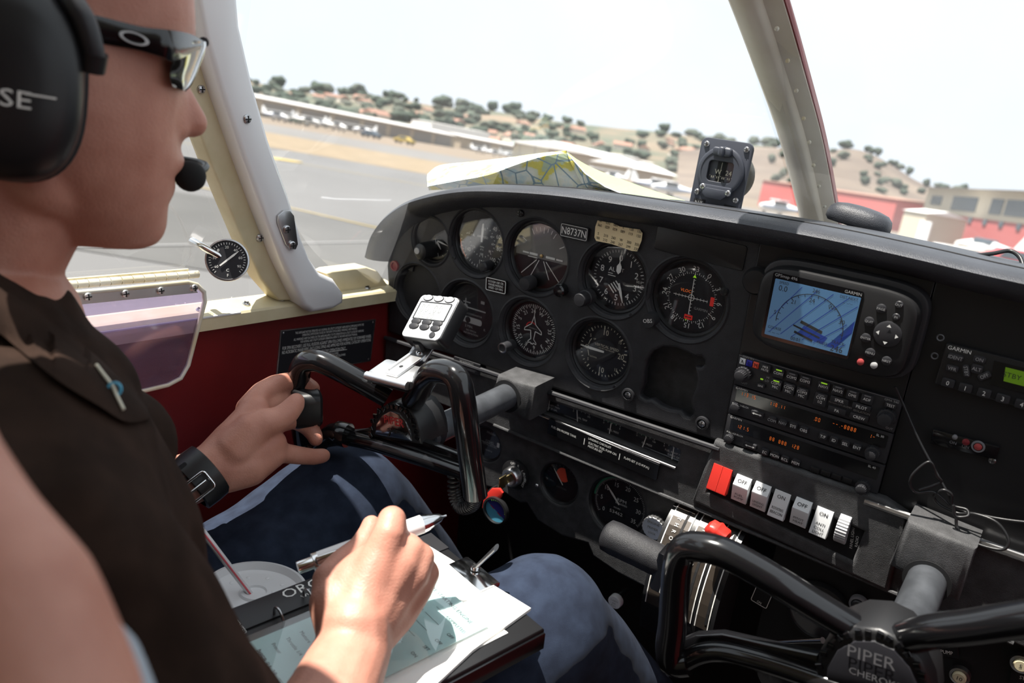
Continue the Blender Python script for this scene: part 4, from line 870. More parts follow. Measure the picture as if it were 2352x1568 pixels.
# looped wires on the panel -------------------------------------------------
def wire(name, label, pts, r, m='black_plastic', n=6, cat_='cable', extra=None):
    t = tag(obj(name, MB().tube(cat(pts, n), r, 8), m, ang=60), label, cat_); return t
def wl(lst): return [on(px, py, 1, y) for px, py, y in lst]
wire('gps_cable', 'thin black cable dropping from the GPS to a coiled bundle', wl([(2056, 888, -.02), (2075, 930, -.016), (2110, 1010, -.016), (2150, 1085, -.018), (2180, 1140, -.02), (2195, 1180, -.02), (2200, 1215, -.022), (2235, 1245, -.03), (2300, 1262, -.03), (2316, 1240, -.028), (2290, 1200, -.025), (2240, 1180, -.022), (2200, 1178, -.02), (2160, 1160, -.02), (2145, 1140, -.022), (2165, 1125, -.024), (2185, 1135, -.022), (2188, 1160, -.02), (2220, 1170, -.02), (2222, 1185, -.024), (2195, 1185, -.026), (2190, 1160, -.026)]), .0014)
wire('headset_cable', 'stiff looped cable end sticking up left of the bundle', wl([(2180, 1160, -.02), (2145, 1130, -.024), (2105, 1130, -.03), (2090, 1110, -.034), (2100, 1085, -.034), (2135, 1060, -.03), (2150, 1090, -.026), (2160, 1108, -.022), (2110, 1125, -.03)]), .0013)
wire('power_cable', 'black cable with ribbed strain relief running off the right edge', wl([(2195, 1172, -.018), (2240, 1180, -.016), (2290, 1190, -.014), (2330, 1196, -.014), (2370, 1200, -.014)]), .0014)
mb = MB()
for i in range(9): mb.cap(on(2326 + i*4.5, 1196 + i*.6, 1, -.014), .0030, on(2327.5 + i*4.5, 1196 + i*.6, 1, -.014), .0030, 10)
# ================================================================ yokes
def yoke(name, label, hub_px, HY, HORN, left, right, bar, web, badge, dring, shaft0, shaft_r, extra=None):
    hc = on(*hub_px, 1, HY); t = thing(name, label, 'yoke', tuple(hc))
    P = lambda lst: [on(px, py, 1, y) for px, py, y in lst]
    obj('horn', MB().tube(cat(P(left), 5), .0118, 16), 'gloss_black', t, 60); obj('horn', MB().tube(cat(P(right), 5), .0118, 16), 'gloss_black', t, 60)
    obj('lower_bar', MB().tube(cat(P(bar), 5), .0085, 14), 'gloss_black', t, 60)
    wq = [on(px, py, 1, HY - .006) for px, py in web]; obj('web_plate', MB().prism([(p.x, p.z) for p in wq], 0, .008, MP(0, 0, HY - .001), .002), 'gloss_black', t)
    d = [on(px, py, 1, HY - .012) for px, py in dring]; d2 = [(p.x, p.z) for p in d]
    obj('hub', MB().prism(d2, -.040, .003, MP(0, 0, HY - .010), .004), 'black_plastic', t, 40)
    bq = [(p.x, p.z) for p in (on(px, py, 1, HY - .013) for px, py in badge)]
    bo = obj('badge', MB().prism(bq, 0, .0022, MP(0, 0, HY - .0125), .0012), 'chrome' if 'left' in label or 'pilot' in label else 'dial', t, 30)
    # raised ridges round the hub rim
    for i in range(len(d2) - 1):
        for f in (.1, .55):
            a = Vector(d2[i]).lerp(Vector(d2[i+1]), f); c = Vector((sum(p[0] for p in d2)/len(d2), sum(p[1] for p in d2)/len(d2)))
            n = (c - a).normalized(); M = frame((a.x, HY - .0135, a.y), (n.x, 0, n.y), (-n.y, 0, n.x))
            obj('rim_ridge', MB().box(.0005, .0055, -.0022, .0022, -.001, .0012, M, .0006), 'gloss_black', t, 0)
    s0 = Vector(shaft0); s1 = Vector((hc.x, HY + .02, s0.z + (hc.z - s0.z)*.6)); s1 = Vector((s0.x, HY + .03, s0.z))
    obj('shaft', MB().tube([s0, s1], shaft_r, 28), 'shaft', t, 60)
    obj('hub_sleeve', MB().tube([s1 + Vector((0, .02, 0)), Vector((hc.x, HY + .012, (hc.z + s0.z)/2))], shaft_r*1.25, 24), 'black_plastic', t, 60)
    return t, hc, bo
HY = -.222
x, z = pp(1163, 910, -.047)
yl, hc, bo = yoke('control_yoke', 'pilot side black control yoke with chrome badge, hand on its horn', (912, 975), HY, -.258,
     [(892, 912, HY), (850, 888, -.232), (800, 861, -.244), (750, 836, -.254), (722, 828, -.258), (698, 834, -.260), (687, 862, -.260), (688, 920, -.258), (693, 980, -.254), (699, 1012, -.250), (715, 1025, -.246), (735, 1020, -.242)],
     [(948, 920, HY), (965, 893, -.232), (979, 868, -.244), (1000, 853, -.252), (1030, 855, -.256), (1052, 872, -.258), (1063, 915, -.258), (1072, 980, -.256), (1082, 1060, -.252), (1090, 1122, -.248), (1092, 1138, -.247)],
     [(722, 1020, -.243), (760, 1008, -.238), (800, 1006, -.234), (860, 1019, -.232), (930, 1040, -.232), (1000, 1062, -.232), (1068, 1086, -.235)],
     [(770, 992), (850, 985), (960, 1005), (1072, 1048), (1072, 1078), (1000, 1058), (900, 1028), (790, 1003)],
     [(863, 996), (866, 972), (879, 952), (898, 943), (918, 949), (934, 968), (944, 990), (947, 1012), (905, 1004)],
     [(850, 1004), (852, 968), (866, 941), (888, 927), (913, 926), (937, 938), (954, 962), (963, 990), (967, 1022)], (x, -.02, z), .0155)
M = frame(on(904, 967, 1, HY - .0152), on(940, 975, 1, HY) - on(872, 958, 1, HY), (0, 0, 1)); M2 = frame(on(915, 993, 1, HY - .0152), on(940, 975, 1, HY) - on(872, 958, 1, HY), (0, 0, 1))
obj('badge_lettering', MB().text('PIPER', .0125, M, 0, 0, h=.0004, sx=.95), 'red_ink', bo, 0, fix=False); obj('badge_lettering', MB().text('CHEROKEE', .0065, M2, 0, 0, h=.0004), 'black_ink', bo, 0, fix=False)
obj('badge_feather', MB().line([(-.016, -.009), (-.012, -.002), (-.004, .002), (.012, .0)], .0016, M2, .0004), 'black_ink', bo, 0, fix=False)
# yoke clamp switch
p = on(700, 925, 1, -.262); M = frame(p, (.85, -.5, 0), (0, 0, 1))
t = thing('push_to_talk_switch', 'small square push-to-talk switch strapped to the left horn', 'switch', tuple(p))
obj('clamp', MB().prism(rr(.031, .040, .009, 4, .004, -.004), -.016, .014, M, .003, True), 'black_plastic', t); obj('button_block', MB().prism(rr(.032, .011, .002, 3, -.026, .005), -.012, .014, M, .002), 'dark_plastic', t); obj('button_top', MB().prism(rr(.026, .0025, .0005, 2, -.026, .0115), -.010, .012, M, .0006), 'silver_face', t)
# cable boot on lower bar, coil cord under right horn
t = thing('rubber_boot', 'black rubber cable boot where the left horn meets the lower bar', 'boot', tuple(on(755, 1000, 1, -.242))); obj('sleeve', MB().tube(cat([on(732, 1018, 1, -.246), on(752, 1003, 1, -.245), on(772, 994, 1, -.242), on(800, 1000, 1, -.238)], 5), [.010]*6 + [.0115]*5 + [.0135]*5, 14), 'gloss_black', t, 60)
pts = []
c0, c1, c2 = on(1044, 1075, 1, -.235), on(1043, 1130, 1, -.238), on(1058, 1165, 1, -.24)
path = cat([c0, c1, c2, on(1085, 1160, 1, -.244), on(1092, 1140, 1, -.246)], 60)
for i, p in enumerate(path):
    a = i*.62; d = (path[min(i+1, len(path)-1)] - path[max(i-1, 0)]).normalized(); u = d.cross(Vector((0, 1, 0))).normalized(); w = d.cross(u); pts.append(p + u*.0055*cos(a) + w*.0055*sin(a))
tag(obj('coil_cord', MB().tube(pts, .0014, 6), 'black_plastic', ang=60), 'black coiled cord hanging from the right horn of the pilot yoke', 'cord')
# right yoke ----------------------------------------------------------------
x, z = pp(2128, 1335, -.047)
yoke('control_yoke', 'large black control yoke in the bottom right corner', (1990, 1500), -.222, -.25,
     [(1955, 1440, -.222), (1880, 1395, -.232), (1800, 1345, -.242), (1720, 1298, -.248), (1660, 1268, -.252), (1610, 1256, -.254), (1575, 1258, -.254), (1557, 1290, -.254), (1550, 1350, -.252), (1545, 1430, -.250), (1538, 1490, -.248), (1545, 1520, -.246), (1580, 1520, -.242)],
     [(2080, 1465, -.222), (2140, 1450, -.232), (2230, 1440, -.238), (2330, 1425, -.242), (2420, 1415, -.244), (2470, 1440, -.246), (2490, 1520, -.244), (2500, 1700, -.24)],
     [(1565, 1522, -.243), (1610, 1500, -.240), (1660, 1496, -.236), (1740, 1515, -.234), (1850, 1550, -.232), (1980, 1600, -.232), (2100, 1650, -.232)],
     [(1562, 1470), (1600, 1455), (1660, 1452), (1760, 1475), (1880, 1500), (1890, 1560), (1740, 1520), (1640, 1495), (1565, 1500)],
     [(1900, 1530), (1925, 1490), (1965, 1470), (2010, 1470), (2055, 1490), (2090, 1530), (2110, 1570), (2110, 1600), (1900, 1560)],
     [(1868, 1560), (1880, 1500), (1915, 1458), (1965, 1440), (2020, 1445), (2070, 1470), (2115, 1520), (2140, 1575), (2145, 1640), (1865, 1600)], (x, -.02, z), .0165)
M = frame(on(2000, 1508, 1, -.2375), on(2100, 1545, 1, -.222) - on(1900, 1480, 1, -.222), (0, 0, 1))
bo2 = [o for o in bpy.data.objects if o.name.startswith('badge') and not o.name.startswith('badge_')][-1]
obj('badge_lettering', MB().text('PIPER', .014, M, 0, 0, h=.0006), 'dim_ink', bo2, 0, fix=False); obj('badge_lettering', MB().text('CHEROKEE', .008, M, .006, -.016, h=.0006), 'dim_ink', bo2, 0, fix=False)
# ================================================================ flight timer on its clip
BL, BR, TR, TL = on(907, 770, 1, -.208), on(998, 783, 1, -.208), on(1070, 685, 1, -.170), on(980, 677, 1, -.170)
c = (BL + BR + TR + TL)/4; M = frame(c, (BR - BL) + (TR - TL), (TL - BL) + (TR - BR)); w = ((BR - BL).length + (TR - TL).length)/2; h = ((TL - BL).length + (TR - BR).length)/2
t = thing('flight_timer', 'grey handheld flight timer with large bright display, clipped above the yoke', 'timer', tuple(c))
obj('case', MB().prism(rr(w, h, .006, 5), -.020, .0, M, .0025, True), 'black_plastic', t, 30); obj('face', MB().prism(rr(w*.95, h*.95, .005, 5), -.001, .0008, M, .0004), 'silver_face', t)
d = obj('display', MB().prism(rr(w*.76, h*.36, .001, 2, 0, h*.12), 0, .0012, M), 'lcd_grey', t, 0); obj('display_frame', MB().line([(-w*.39, -h*.07), (-w*.39, h*.31), (w*.39, h*.31), (w*.39, -h*.07), (-w*.39, -h*.07)], .0014, M, .0014), 'dark_plastic', t, 0, fix=False)
mm = MB(); segs(mm, '00.00', -w*.28, h*.18, .008, M @ Matrix.Translation((0, 0, .0012))); segs(mm, '00.00', -w*.28, h*.02, .006, M @ Matrix.Translation((0, 0, .0012))); obj('display_digits', mm, 'grey_ink', d, 0, fix=False)['kind'] = 'stuff'
for r_, (yy, n_) in enumerate(((h*.41, 3), (-h*.13, 3), (-h*.235, 3))):
    for k in range(n_):
        Mk = M @ Matrix.Translation(((k - 1)*w*.27, yy, .0008)) @ Matrix.Diagonal((1.35, .8, 1, 1)); b = obj('button', MB().lathe([(.0042, -.001), (.0042, .0008), (.0034, .0011), (.0001, .0012)], Mk, 24), 'silver_face' if r_ == 0 else 'dark_plastic', t)
        obj('button_ring', MB().ring([(.0049, 0), (.0047, .0006), (.0042, .0006), (.0042, 0)], Mk, 24), 'black_matte', b)
Mk = M @ Matrix.Translation((w*.28, -h*.38, .0008)); obj('button', MB().lathe([(.0035, -.001), (.0035, .0008), (.0001, .0011)], Mk, 20), 'dark_plastic', t)
obj('lettering', MB().text('Flight Timer', .0068, M, -w*.17, -h*.36, h=.0010, sx=.9).text('from sporty\'s', .0045, M, -w*.15, -h*.43, h=.0010), 'white_ink', t, 0, fix=False)
# clip bracket
A, B, C_, D = on(845, 858, 1, -.245), on(940, 884, 1, -.245), on(975, 845, 1, -.215), on(888, 826, 1, -.215)
c = (A + B + C_ + D)/4; M = frame(c, (B - A) + (C_ - D), (D - A) + (C_ - B)); w = (B - A).length; h = (D - A).length
t = thing('spring_clip', 'bright bent aluminium spring clip holding the timer on the yoke', 'clip', tuple(c))
obj('jaw_top', MB().prism(rr(w, h, .003, 3), -.002, .001, M, .0005, True), 'alu', t); obj('jaw_lip', MB().tube([M @ Vector((-w/2, -h/2, -.002)), M @ Vector((w/2, -h/2, -.002))], .0045, 10), 'alu', t, 60)
obj('jaw_lower', MB().prism(rr(w*.96, h*.9, .003, 3), -.012, -.010, M, .0005), 'black_plastic', t)
arm0 = M @ Vector((.004, -h*.2, .0015)); arm1 = on(968, 812, 1, -.195); Ma = frame((arm0 + arm1)/2, (B - A), arm1 - arm0); L = (arm1 - arm0).length
obj('arm', MB().prism(rr(.017, L*1.25, .001, 2), 0, .0025, Ma, .0004).prism(rr(.003, L, .0005, 2, -.008, 0), .0025, .004, Ma), 'alu', t, 0); obj('arm_hole', MB().lathe([(.0022, .0026), (.0001, .0027)], Ma @ Matrix.Translation((0, -L*.25, 0)), 14), 'black_matte', t)
Mb = frame(arm1, (B - A), (0, .6, .5)); obj('head_plate', MB().prism(rr(.026, .020, .001, 2), .001, .0035, Mb, .0005), 'steel', t); screw(t, Mb @ Matrix.Translation((0, 0, .0035)), .0045, 'chrome')
obj('pivot', MB().tube([arm1 + Vector((0, .004, 0)), BL.lerp(BR, .5) + Vector((0, .006, -.004))], .006, 10), 'black_plastic', t)
# ================================================================ glareshield things
cp = at(1655, 402, .985)
u = on(1735, 350, 1, cp.y) - on(1625, 328, 1, cp.y)
M = frame(cp, (1, .0, -.005), (0, .10, 1)); CW, CH = .0665, .092
t = thing('magnetic_compass', 'black magnetic compass on the glareshield showing W and 24', 'compass', tuple(cp))
obj('face_plate', MB().prism(rr(CW, CH, .008, 5, 0, -.004), -.004, 0, M, .001), 'slate', t)
obj('bowl', MB().lathe([(.0298, -.004), (.0305, -.020), (.0305, -.036), (.027, -.044), (.0001, -.047)], M, 44), 'olive', t, 50)
obj('bezel', MB().ring([(.0295, 0), (.0295, .004), (.0280, .0052), (.0245, .0052), (.0245, 0)], M @ Matrix.Translation((0, .004, 0)), 44), 'slate', t, 40)
fp = circ(.0285, 44, 0, .004); obj('window_mask', plate(fp, [rr(.033, .026, .005, 4, 0, .004)], .004, .0005, M @ Matrix.Translation((0, 0, .0045))), 'slate', t)
obj('card_drum', MB().lathe([(.020, -.014), (.020, .014)], M @ Matrix.Translation((0, .002, -.019)) @ Matrix.Rotation(pi/2, 4, 'X'), 40), 'black_matte', t, 60)
mm = MB().text('W', .0082, M, -.0035, .0035, h=.0016).text('24', .0082, M, .0100, .0035, h=.0012)
for i in range(13): mm.line([(-.013 + i*.0023, -.0020), (-.013 + i*.0023, -.0045 if i % 3 else -.0015)], .0008, M, .0012)
obj('card_markings', mm, 'cream_ink', t, 0, fix=False)['kind'] = 'stuff'; obj('lubber_line', MB().line([(.0005, .015), (-.0005, -.0085)], .0007, M, .0030), 'cream_ink', t, 0, fix=False)
obj('glass_cover', MB().prism(rr(.033, .026, .005, 4, 0, .004), .0030, .0034, M), 'gauge_glass', t, 0)
obj('lamp_housing', MB().prism(rr(.024, .010, .003, 4, -.001, .0275), .004, .010, M, .0015).prism(rr(.008, .012, .003, 4, -.001, .0275), .004, .013, M, .002), 'slate', t, 40)
obj('adjuster_cover', MB().prism(rr(.040, .011, .002, 3, 0, -.0185), .004, .0075, M, .001), 'slate', t); obj('adjuster_panel', MB().prism([(-.0155, -.017), (.0155, -.017), (.0155, -.024), (.010, -.029), (-.010, -.029), (-.0155, -.024)], .0075, .0095, M, .0008), 'slate', t)
for q in ((-.0255, .034), (.0255, .034), (-.0255, -.0245), (.0255, -.0265), (-.0165, -.0165), (.0170, -.0195)): screw(t, M @ Matrix.Translation((*q, .004 if abs(q[0]) < .02 else .0)) @ Matrix.Translation((0, 0, .004 if abs(q[0]) < .02 else 0)), .0036, 'steel')
for q, s in (((-.020, -.0375), 'N/S'), ((.020, -.0385), 'E/W')): b = obj('tape_label', MB().prism(rr(.015, .010, .0004, 2, *q), 0, .0006, M), 'black_matte', t, 0); obj('label_lettering', MB().text(s, .0075, M, *q, h=.0008), 'grey_ink', b, 0, fix=False)
for q in ((-.004, -.041), (.005, -.041)): obj('rubber_dot', MB().lathe([(.0030, 0), (.0028, .001), (.0001, .0012)], M @ Matrix.Translation((*q, 0)), 16), 'paper_cream', t)
# chart
def mp(px, py, y): return on(px, py, 1, y)
top_ = [mp(982, 428, .055), mp(1050, 415, .058), mp(1120, 402, .062), mp(1180, 380, .066), mp(1240, 361, .07), mp(1302, 351, .075)]
bot_ = [mp(985, 437, .072), mp(1060, 434, .078), mp(1130, 436, .082), mp(1200, 438, .085), mp(1300, 441, .085), mp(1400, 447, .08)]
topb = [mp(982, 400, .14), mp(1010, 380, .15), mp(1080, 372, .15), mp(1150, 364, .15), mp(1220, 356, .14), mp(1302, 351, .075)]
t = thing('folded_chart', 'folded aeronautical paper chart with yellow patches lying on the glareshield', 'map', tuple(sum(top_, Vector())/6))
mapm = bpy.data.materials.new('chart_print'); mapm.use_nodes = True; nt = mapm.node_tree; bb = nt.nodes['Principled BSDF']; bb.inputs['Roughness'].default_value = .75
tc = nt.nodes.new('ShaderNodeTexCoord'); nz = nt.nodes.new('ShaderNodeTexNoise'); nz.inputs['Scale'].default_value = 24; nz.inputs['Detail'].default_value = 5; nt.links.new(tc.outputs['Object'], nz.inputs[0])
rp = nt.nodes.new('ShaderNodeValToRGB'); e = rp.color_ramp.elements; e[0].position = .38; e[0].color = (.55, .70, .72, 1); e[1].position = .45; e[1].color = (.80, .82, .72, 1)
for p_, c_ in ((.54, (.70, .74, .56, 1)), (.57, (.72, .66, .16, 1)), (.64, (.66, .60, .12, 1)), (.67, (.45, .55, .38, 1))): q = e.new(p_); q.color = c_
nt.links.new(nz.outputs[0], rp.inputs[0]); vz = nt.nodes.new('ShaderNodeTexVoronoi'); vz.feature = 'DISTANCE_TO_EDGE'; vz.inputs['Scale'].default_value = 38; nt.links.new(tc.outputs['Object'], vz.inputs[0])
lt = nt.nodes.new('ShaderNodeMath'); lt.operation = 'LESS_THAN'; lt.inputs[1].default_value = .035; nt.links.new(vz.outputs[0], lt.inputs[0])
mx = nt.nodes.new('ShaderNodeMix'); mx.data_type = 'RGBA'; nt.links.new(lt.outputs[0], mx.inputs[0]); nt.links.new(rp.outputs[0], mx.inputs[6]); mx.inputs[7].default_value = (.25, .36, .42, 1); nt.links.new(mx.outputs[2], bb.inputs['Base Color']); MT['chart'] = mapm
def smooth_rows(a, b, n=5, bulge=.004):
    A_, B_ = cat(a, 4), cat(b, 4); return [[A_[k].lerp(B_[k], i/n) + Vector((0, -.3, 1)).normalized()*bulge*sin(pi*i/n) for k in range(len(A_))] for i in range(n + 1)]
obj('front_fold', MB().sheet(smooth_rows(top_, bot_)), mapm, t, 0, fix=False); obj('top_fold', MB().sheet(smooth_rows(topb, top_, 4, .003)), mapm, t, 0, fix=False)
R0 = [mp(1302, 351, .075), mp(1360, 385, .09), mp(1430, 412, .10), mp(1500, 437, .11), mp(1575, 461, .12)]
R1 = [mp(1302, 351, .075), mp(1345, 400, .065), mp(1390, 430, .06), mp(1440, 449, .055), mp(1500, 462, .055)]
obj('green_fold', MB().sheet(smooth_rows(R0, R1, 4, .002)), 'green_map', t, 0, fix=False)
R2 = [mp(1302, 351, .075), mp(1345, 399, .0645), mp(1390, 429, .0595), mp(1438, 449, .0545)]
obj('side_fold', MB().sheet(smooth_rows(R2, [mp(1302, 353, .07), mp(1340, 425, .075), mp(1380, 440, .08), mp(1420, 449, .08)], 3, .001)), mapm, t, 0, fix=False)
fold = MB().tube(R2, .0006, 6); obj('fold_edge', fold, 'paper', t)
# gps antenna puck + cable
pc = at(1972, 502, .93); t = thing('gps_antenna', 'black domed GPS antenna puck on the glareshield right of the centre post', 'antenna', tuple(pc))
u = (on(2048, 540, 1, pc.y) - on(1900, 490, 1, pc.y)); M = frame(pc + Vector((.0, 0, -.006)), (1, 0, -.13), (.0, 1, -.15)) 
out = []
for i in range(40): a = 2*pi*i/40; c, s_ = cos(a), sin(a); out.append((.036*(abs(c)**.7)*(1 if c > 0 else -1), .029*(abs(s_)**.7)*(1 if s_ > 0 else -1)))
rg = [[M @ Vector((p[0]*k, p[1]*k, hh)) for p in out] for k, hh in ((.90, -.004), (1.0, 0), (1.0, .006), (.95, .012), (.8, .017), (.5, .0195), (.2, .0203))]
obj('dome', MB().loft(rg), 'pad', t, 60); obj('lettering', MB().text('GARMIN', .008, M, 0, .004, h=.0206), 'black_matte', t, 0, fix=False)
pcab = [at(2030, 535, .92), at(2050, 545, .92), at(2075, 552, .925), at(2095, 562, .93), at(2110, 575, .93)]
obj('strain_relief', MB().tube(pcab[:3], .0034, 10), 'black_plastic', t, 60); obj('lead', MB().tube(cat(pcab[1:], 5), .0016, 8), 'black_plastic', t, 60)
wire('antenna_cable', 'thin grey cable looping up from the glareshield at the right edge', [at(2200, 590, .80), at(2230, 588, .80), at(2280, 582, .80), at(2318, 576, .80), at(2342, 590, .79), at(2352, 620, .78), at(2356, 650, .77)], .0022, 'black_plastic')
# ================================================================ posts, sill, windows
WS = frame((-.03, .287, .095), (1, 0, 0), (0, -.35, .237))
cpx = [(1880, 540), (1873, 497), (1836, 335), (1787, 180), (1725, 0), (1640, -220), (1540, -430), (1430, -640)]
cl = [on(a, b, 0, -.05) for a, b in cpx]; cl = cat(cl, 4)
post = thing('trim_1', 'riveted cream windshield centre post', 'post', tuple(cl[3])); post['kind'] = 'structure'; del post['category']
sec = [(-.025, -.012), (-.024, -.004), (-.017, .004), (-.006, .007), (.005, .006), (.009, .0), (.0095, -.012)]; sec2 = [(.0085, -.008), (.0085, -.002), (.026, -.003), (.026, -.008)]; sec3 = [(.0255, -.012), (.0255, -.0045), (.0275, -.0045), (.0275, -.012)]
def sweep(sec):
    rings = []
    for i, p in enumerate(cl):
        t_ = (cl[min(i+1, len(cl)-1)] - cl[max(i-1, 0)]).normalized(); x_ = Vector((1, 0, 0)); n_ = t_.cross(x_).normalized()
        if n_.y > 0: n_ = -n_
        rings.append([p + x_*a*1.07 + n_*b for a, b in sec])
    return MB().loft(rings)
obj('post_channel', sweep(sec), 'grey_post', post, 50); obj('rivet_flange', sweep(sec2), 'grey_post', post, 30); obj('outer_edge', sweep(sec3), 'edge_red', post, 30)
for q in ((1783, 63), (1808, 137), (1828, 206), (1845, 270), (1858, 325), (1868, 378), (1880, 426), (1893, 473)):
    p = on(*q, 0, -.031); obj('rivet', MB().sph(p + Vector((0, .002, -.001)), .0024, n=10), 'cream_worn', post)
# left sill and posts
rows = []
sl_ = []
for i in range(20):
    y = -.98 + i*.052; z = sillz(y); sl_.append((y, z))
def silp(off): return [[(x_, y, z + dz) for (x_, dz) in off] for y, z in sl_ if y <= .03]
SI = [(XW - .006, -.004), (XW + .018, -.004), (XW + .018, .010), (XW + .016, .0125), (XW - .012, .020), (XW - .012, .010)]
sill = struct(obj('trim_2', MB().loft(silp(SI)), 'cream', ang=30), 'cream painted window sill along the left wall')
obj('worn_edge', MB().tube([(XW + .0175, y, z + .0112) for y, z in sl_ if -.9 < y < -.21], .0014, 6), 'silver_paint', sill)
UP = [(XW - .012, .008), (XW - .004, .010), (XW - .006, .045), (XW - .012, .045)]
for q in ((645, 700), (565, 684), (196, 725), (843, 656), (458, 692)):
    p = on(*q, 0, XW + .004); zz = sillz(p.y); screw(sill, frame((XW + .004, p.y, zz + .0155), (0, 1, 0), (-1, 0, .2)), .0045, 'steel')
# white post cover: outline on the plane just inside the wall, with depth
def outl(lst, x): return [(on(a, b, 0, x).y, on(a, b, 0, x).z) for a, b in lst]
wc = [(395, -330), (505, -330), (535, -60), (545, 60), (575, 190), (612, 320), (655, 440), (688, 545), (706, 590), (730, 625), (763, 640), (785, 672), (783, 695), (760, 708), (712, 716), (692, 700), (672, 662), (640, 595), (595, 480), (548, 350), (500, 210), (462, 80)]
wc_ = outl(wc, -.478)
t3 = obj('trim_3', MB().prism(wc_, -.024, .006, wallM(0, 0, -.478), .006), 'white_plastic', ang=50); struct(t3, 'white plastic cover of the left windshield post')
for q in ((567, 273), (596, 546)): p = on(*q, 0, -.472) if q[0] == 567 else on(*q, 0, -.495); screw(t3, wallM(p.y, p.z, p.x), .0048, 'steel')
lp = outl([(637, 495), (650, 483), (665, 483), (674, 495), (683, 560), (678, 572), (665, 573), (655, 560), (637, 512)], -.470)
lt_ = obj('latch_plate', MB().prism(lp, 0, .0025, wallM(0, 0, -.471), .0006), 'steel', t3)
for q in ((658, 527), (670, 563)): p = on(*q, 0, -.468); screw(lt_, wallM(p.y, p.z, p.x), .0048, 'steel')
# cream structural post behind it
pc_ = outl([(320, -330), (425, -330), (470, -60), (500, 80), (560, 260), (620, 420), (680, 570), (725, 640), (760, 690), (640, 690), (598, 642), (560, 560), (520, 465), (485, 380), (455, 300), (425, 180), (380, -60)], -.496)
t4 = struct(obj('trim_4', MB().prism(pc_, -.020, .002, wallM(0, 0, -.497), .003), 'cream', ang=50), 'cream window post with small screws')
for q in ((462, 205), (597, 546)): p = on(*q, 0, -.494); screw(t4, wallM(p.y, p.z, p.x), .0042, 'steel')
# small cream bracket at the panel end of the sill
bq = outl([(748, 628), (760, 622), (840, 612), (866, 622), (888, 652), (890, 682), (775, 700), (768, 655)], XW + .002)
struct(obj('trim_5', MB().prism(bq, -.02, .004, wallM(0, 0, XW), .002), 'cream', ang=50), 'cream corner piece between sill and panel')
# windows
def pane_grid(a, b, n=12, bul=0.0, bd=Vector((0, 1, .3))):
    A_, B_ = cat(a, 6), cat(b, 6); rows = []
    for i in range(n + 1): f = i/n; rows.append([A_[k].lerp(B_[k], f) + bd*(bul*sin(pi*f)) for k in range(len(A_))])
    return MB().sheet(rows)
lw_ = [(-.515, -.05, -.045), (-.515, -.135, .03), (-.512, -.19, .13), (-.505, -.25, .28), (-.47, -.36, .46), (-.40, -.60, .61)]
cw_ = [(-.05, .372, .080), (-.05, .26, .158), (-.05, .143, .237), (-.05, -.01, .340), (-.05, -.25, .47), (-.05, -.60, .61)]
w1 = struct(obj('window_1', pane_grid([Vector(p) for p in lw_], [Vector(p) for p in cw_], 16, .13), 'windshield', ang=180, fix=False), 'left half of the dusty windshield, with distant haze put into the glass')
w2 = struct(obj('window_2', pane_grid([Vector((-.06 - p[0], p[1], p[2])) if False else Vector((p[0] + .004, p[1], p[2])) for p in cw_], [Vector((.66 + (p[0] + .515), p[1], p[2])) if False else Vector((-.10 - p[0] + .12, p[1], p[2])) for p in lw_], 16, .13), 'windshield', ang=180, fix=False), 'right half of the windshield')
sw = [[(XW - .010, y, sillz(y) + .012), (XW - .004, y, .25), (XW + .08, y, .56)] for y in (-1.2, -.8, -.5, -.22)]
w3 = struct(obj('window_3', MB().sheet(sw), 'side_glass', ang=180, fix=False), 'left side window with a small opening panel')
# storm window: rounded edge in the glass, hinge, hanging panel
rl = [on(a, b, 0, XW - .006) for a, b in ((160, 632), (300, 626), (400, 618), (425, 606), (437, 585), (434, 556), (410, 500), (388, 470))]
obj('opening_edge', MB().tube(cat(rl, 5), .0016, 8), 'clear', w3, 60)
hin = struct(obj('trim_6', MB().prism(outl([(80, 644), (430, 616), (431, 632), (80, 662)], XW - .002), 0, .003, wallM(0, 0, XW - .002), .0006), 'cream', ang=0), 'cream piano hinge of the small side window')
for i in range(12):
    a = on(150 + i*25.5, 655 - i*2.15, 0, XW + .004); b = on(150 + (i + .93)*25.5, 655 - (i + .93)*2.15, 0, XW + .004); obj('hinge_knuckle', MB().tube([a, b], .0042, 10), 'cream_worn', hin, 60)
HX = -.488
pn = outl([(60, 683), (300, 661), (430, 648), (452, 654), (468, 670), (470, 692), (452, 760), (432, 838), (415, 868), (385, 884), (330, 897), (200, 920), (60, 940)], HX)
t = thing('storm_window', 'hinged clear plastic storm window hanging open below the sill', 'window', tuple(on(380, 760, 0, HX)))
obj('pane', MB().prism(pn, -.0012, .0012, wallM(0, 0, HX)), 'pane', t, 0); pts = [Vector((HX, a, b)) for a, b in pn]; obj('edge_rim', MB().tube(pts + [pts[0]], .0026, 8), 'cream_worn', t, 60)
for q in ((201, 681), (287, 674), (368, 667), (445, 661)): p = on(*q, 0, HX + .002); screw(t, wallM(p.y, p.z, p.x), .0042, 'alu')
st = outl([(60, 690), (440, 652), (455, 672), (60, 712)], HX + .002); obj('hinge_leaf', MB().prism(st, 0, .0008, wallM(0, 0, HX + .001)), 'alu', t, 0)
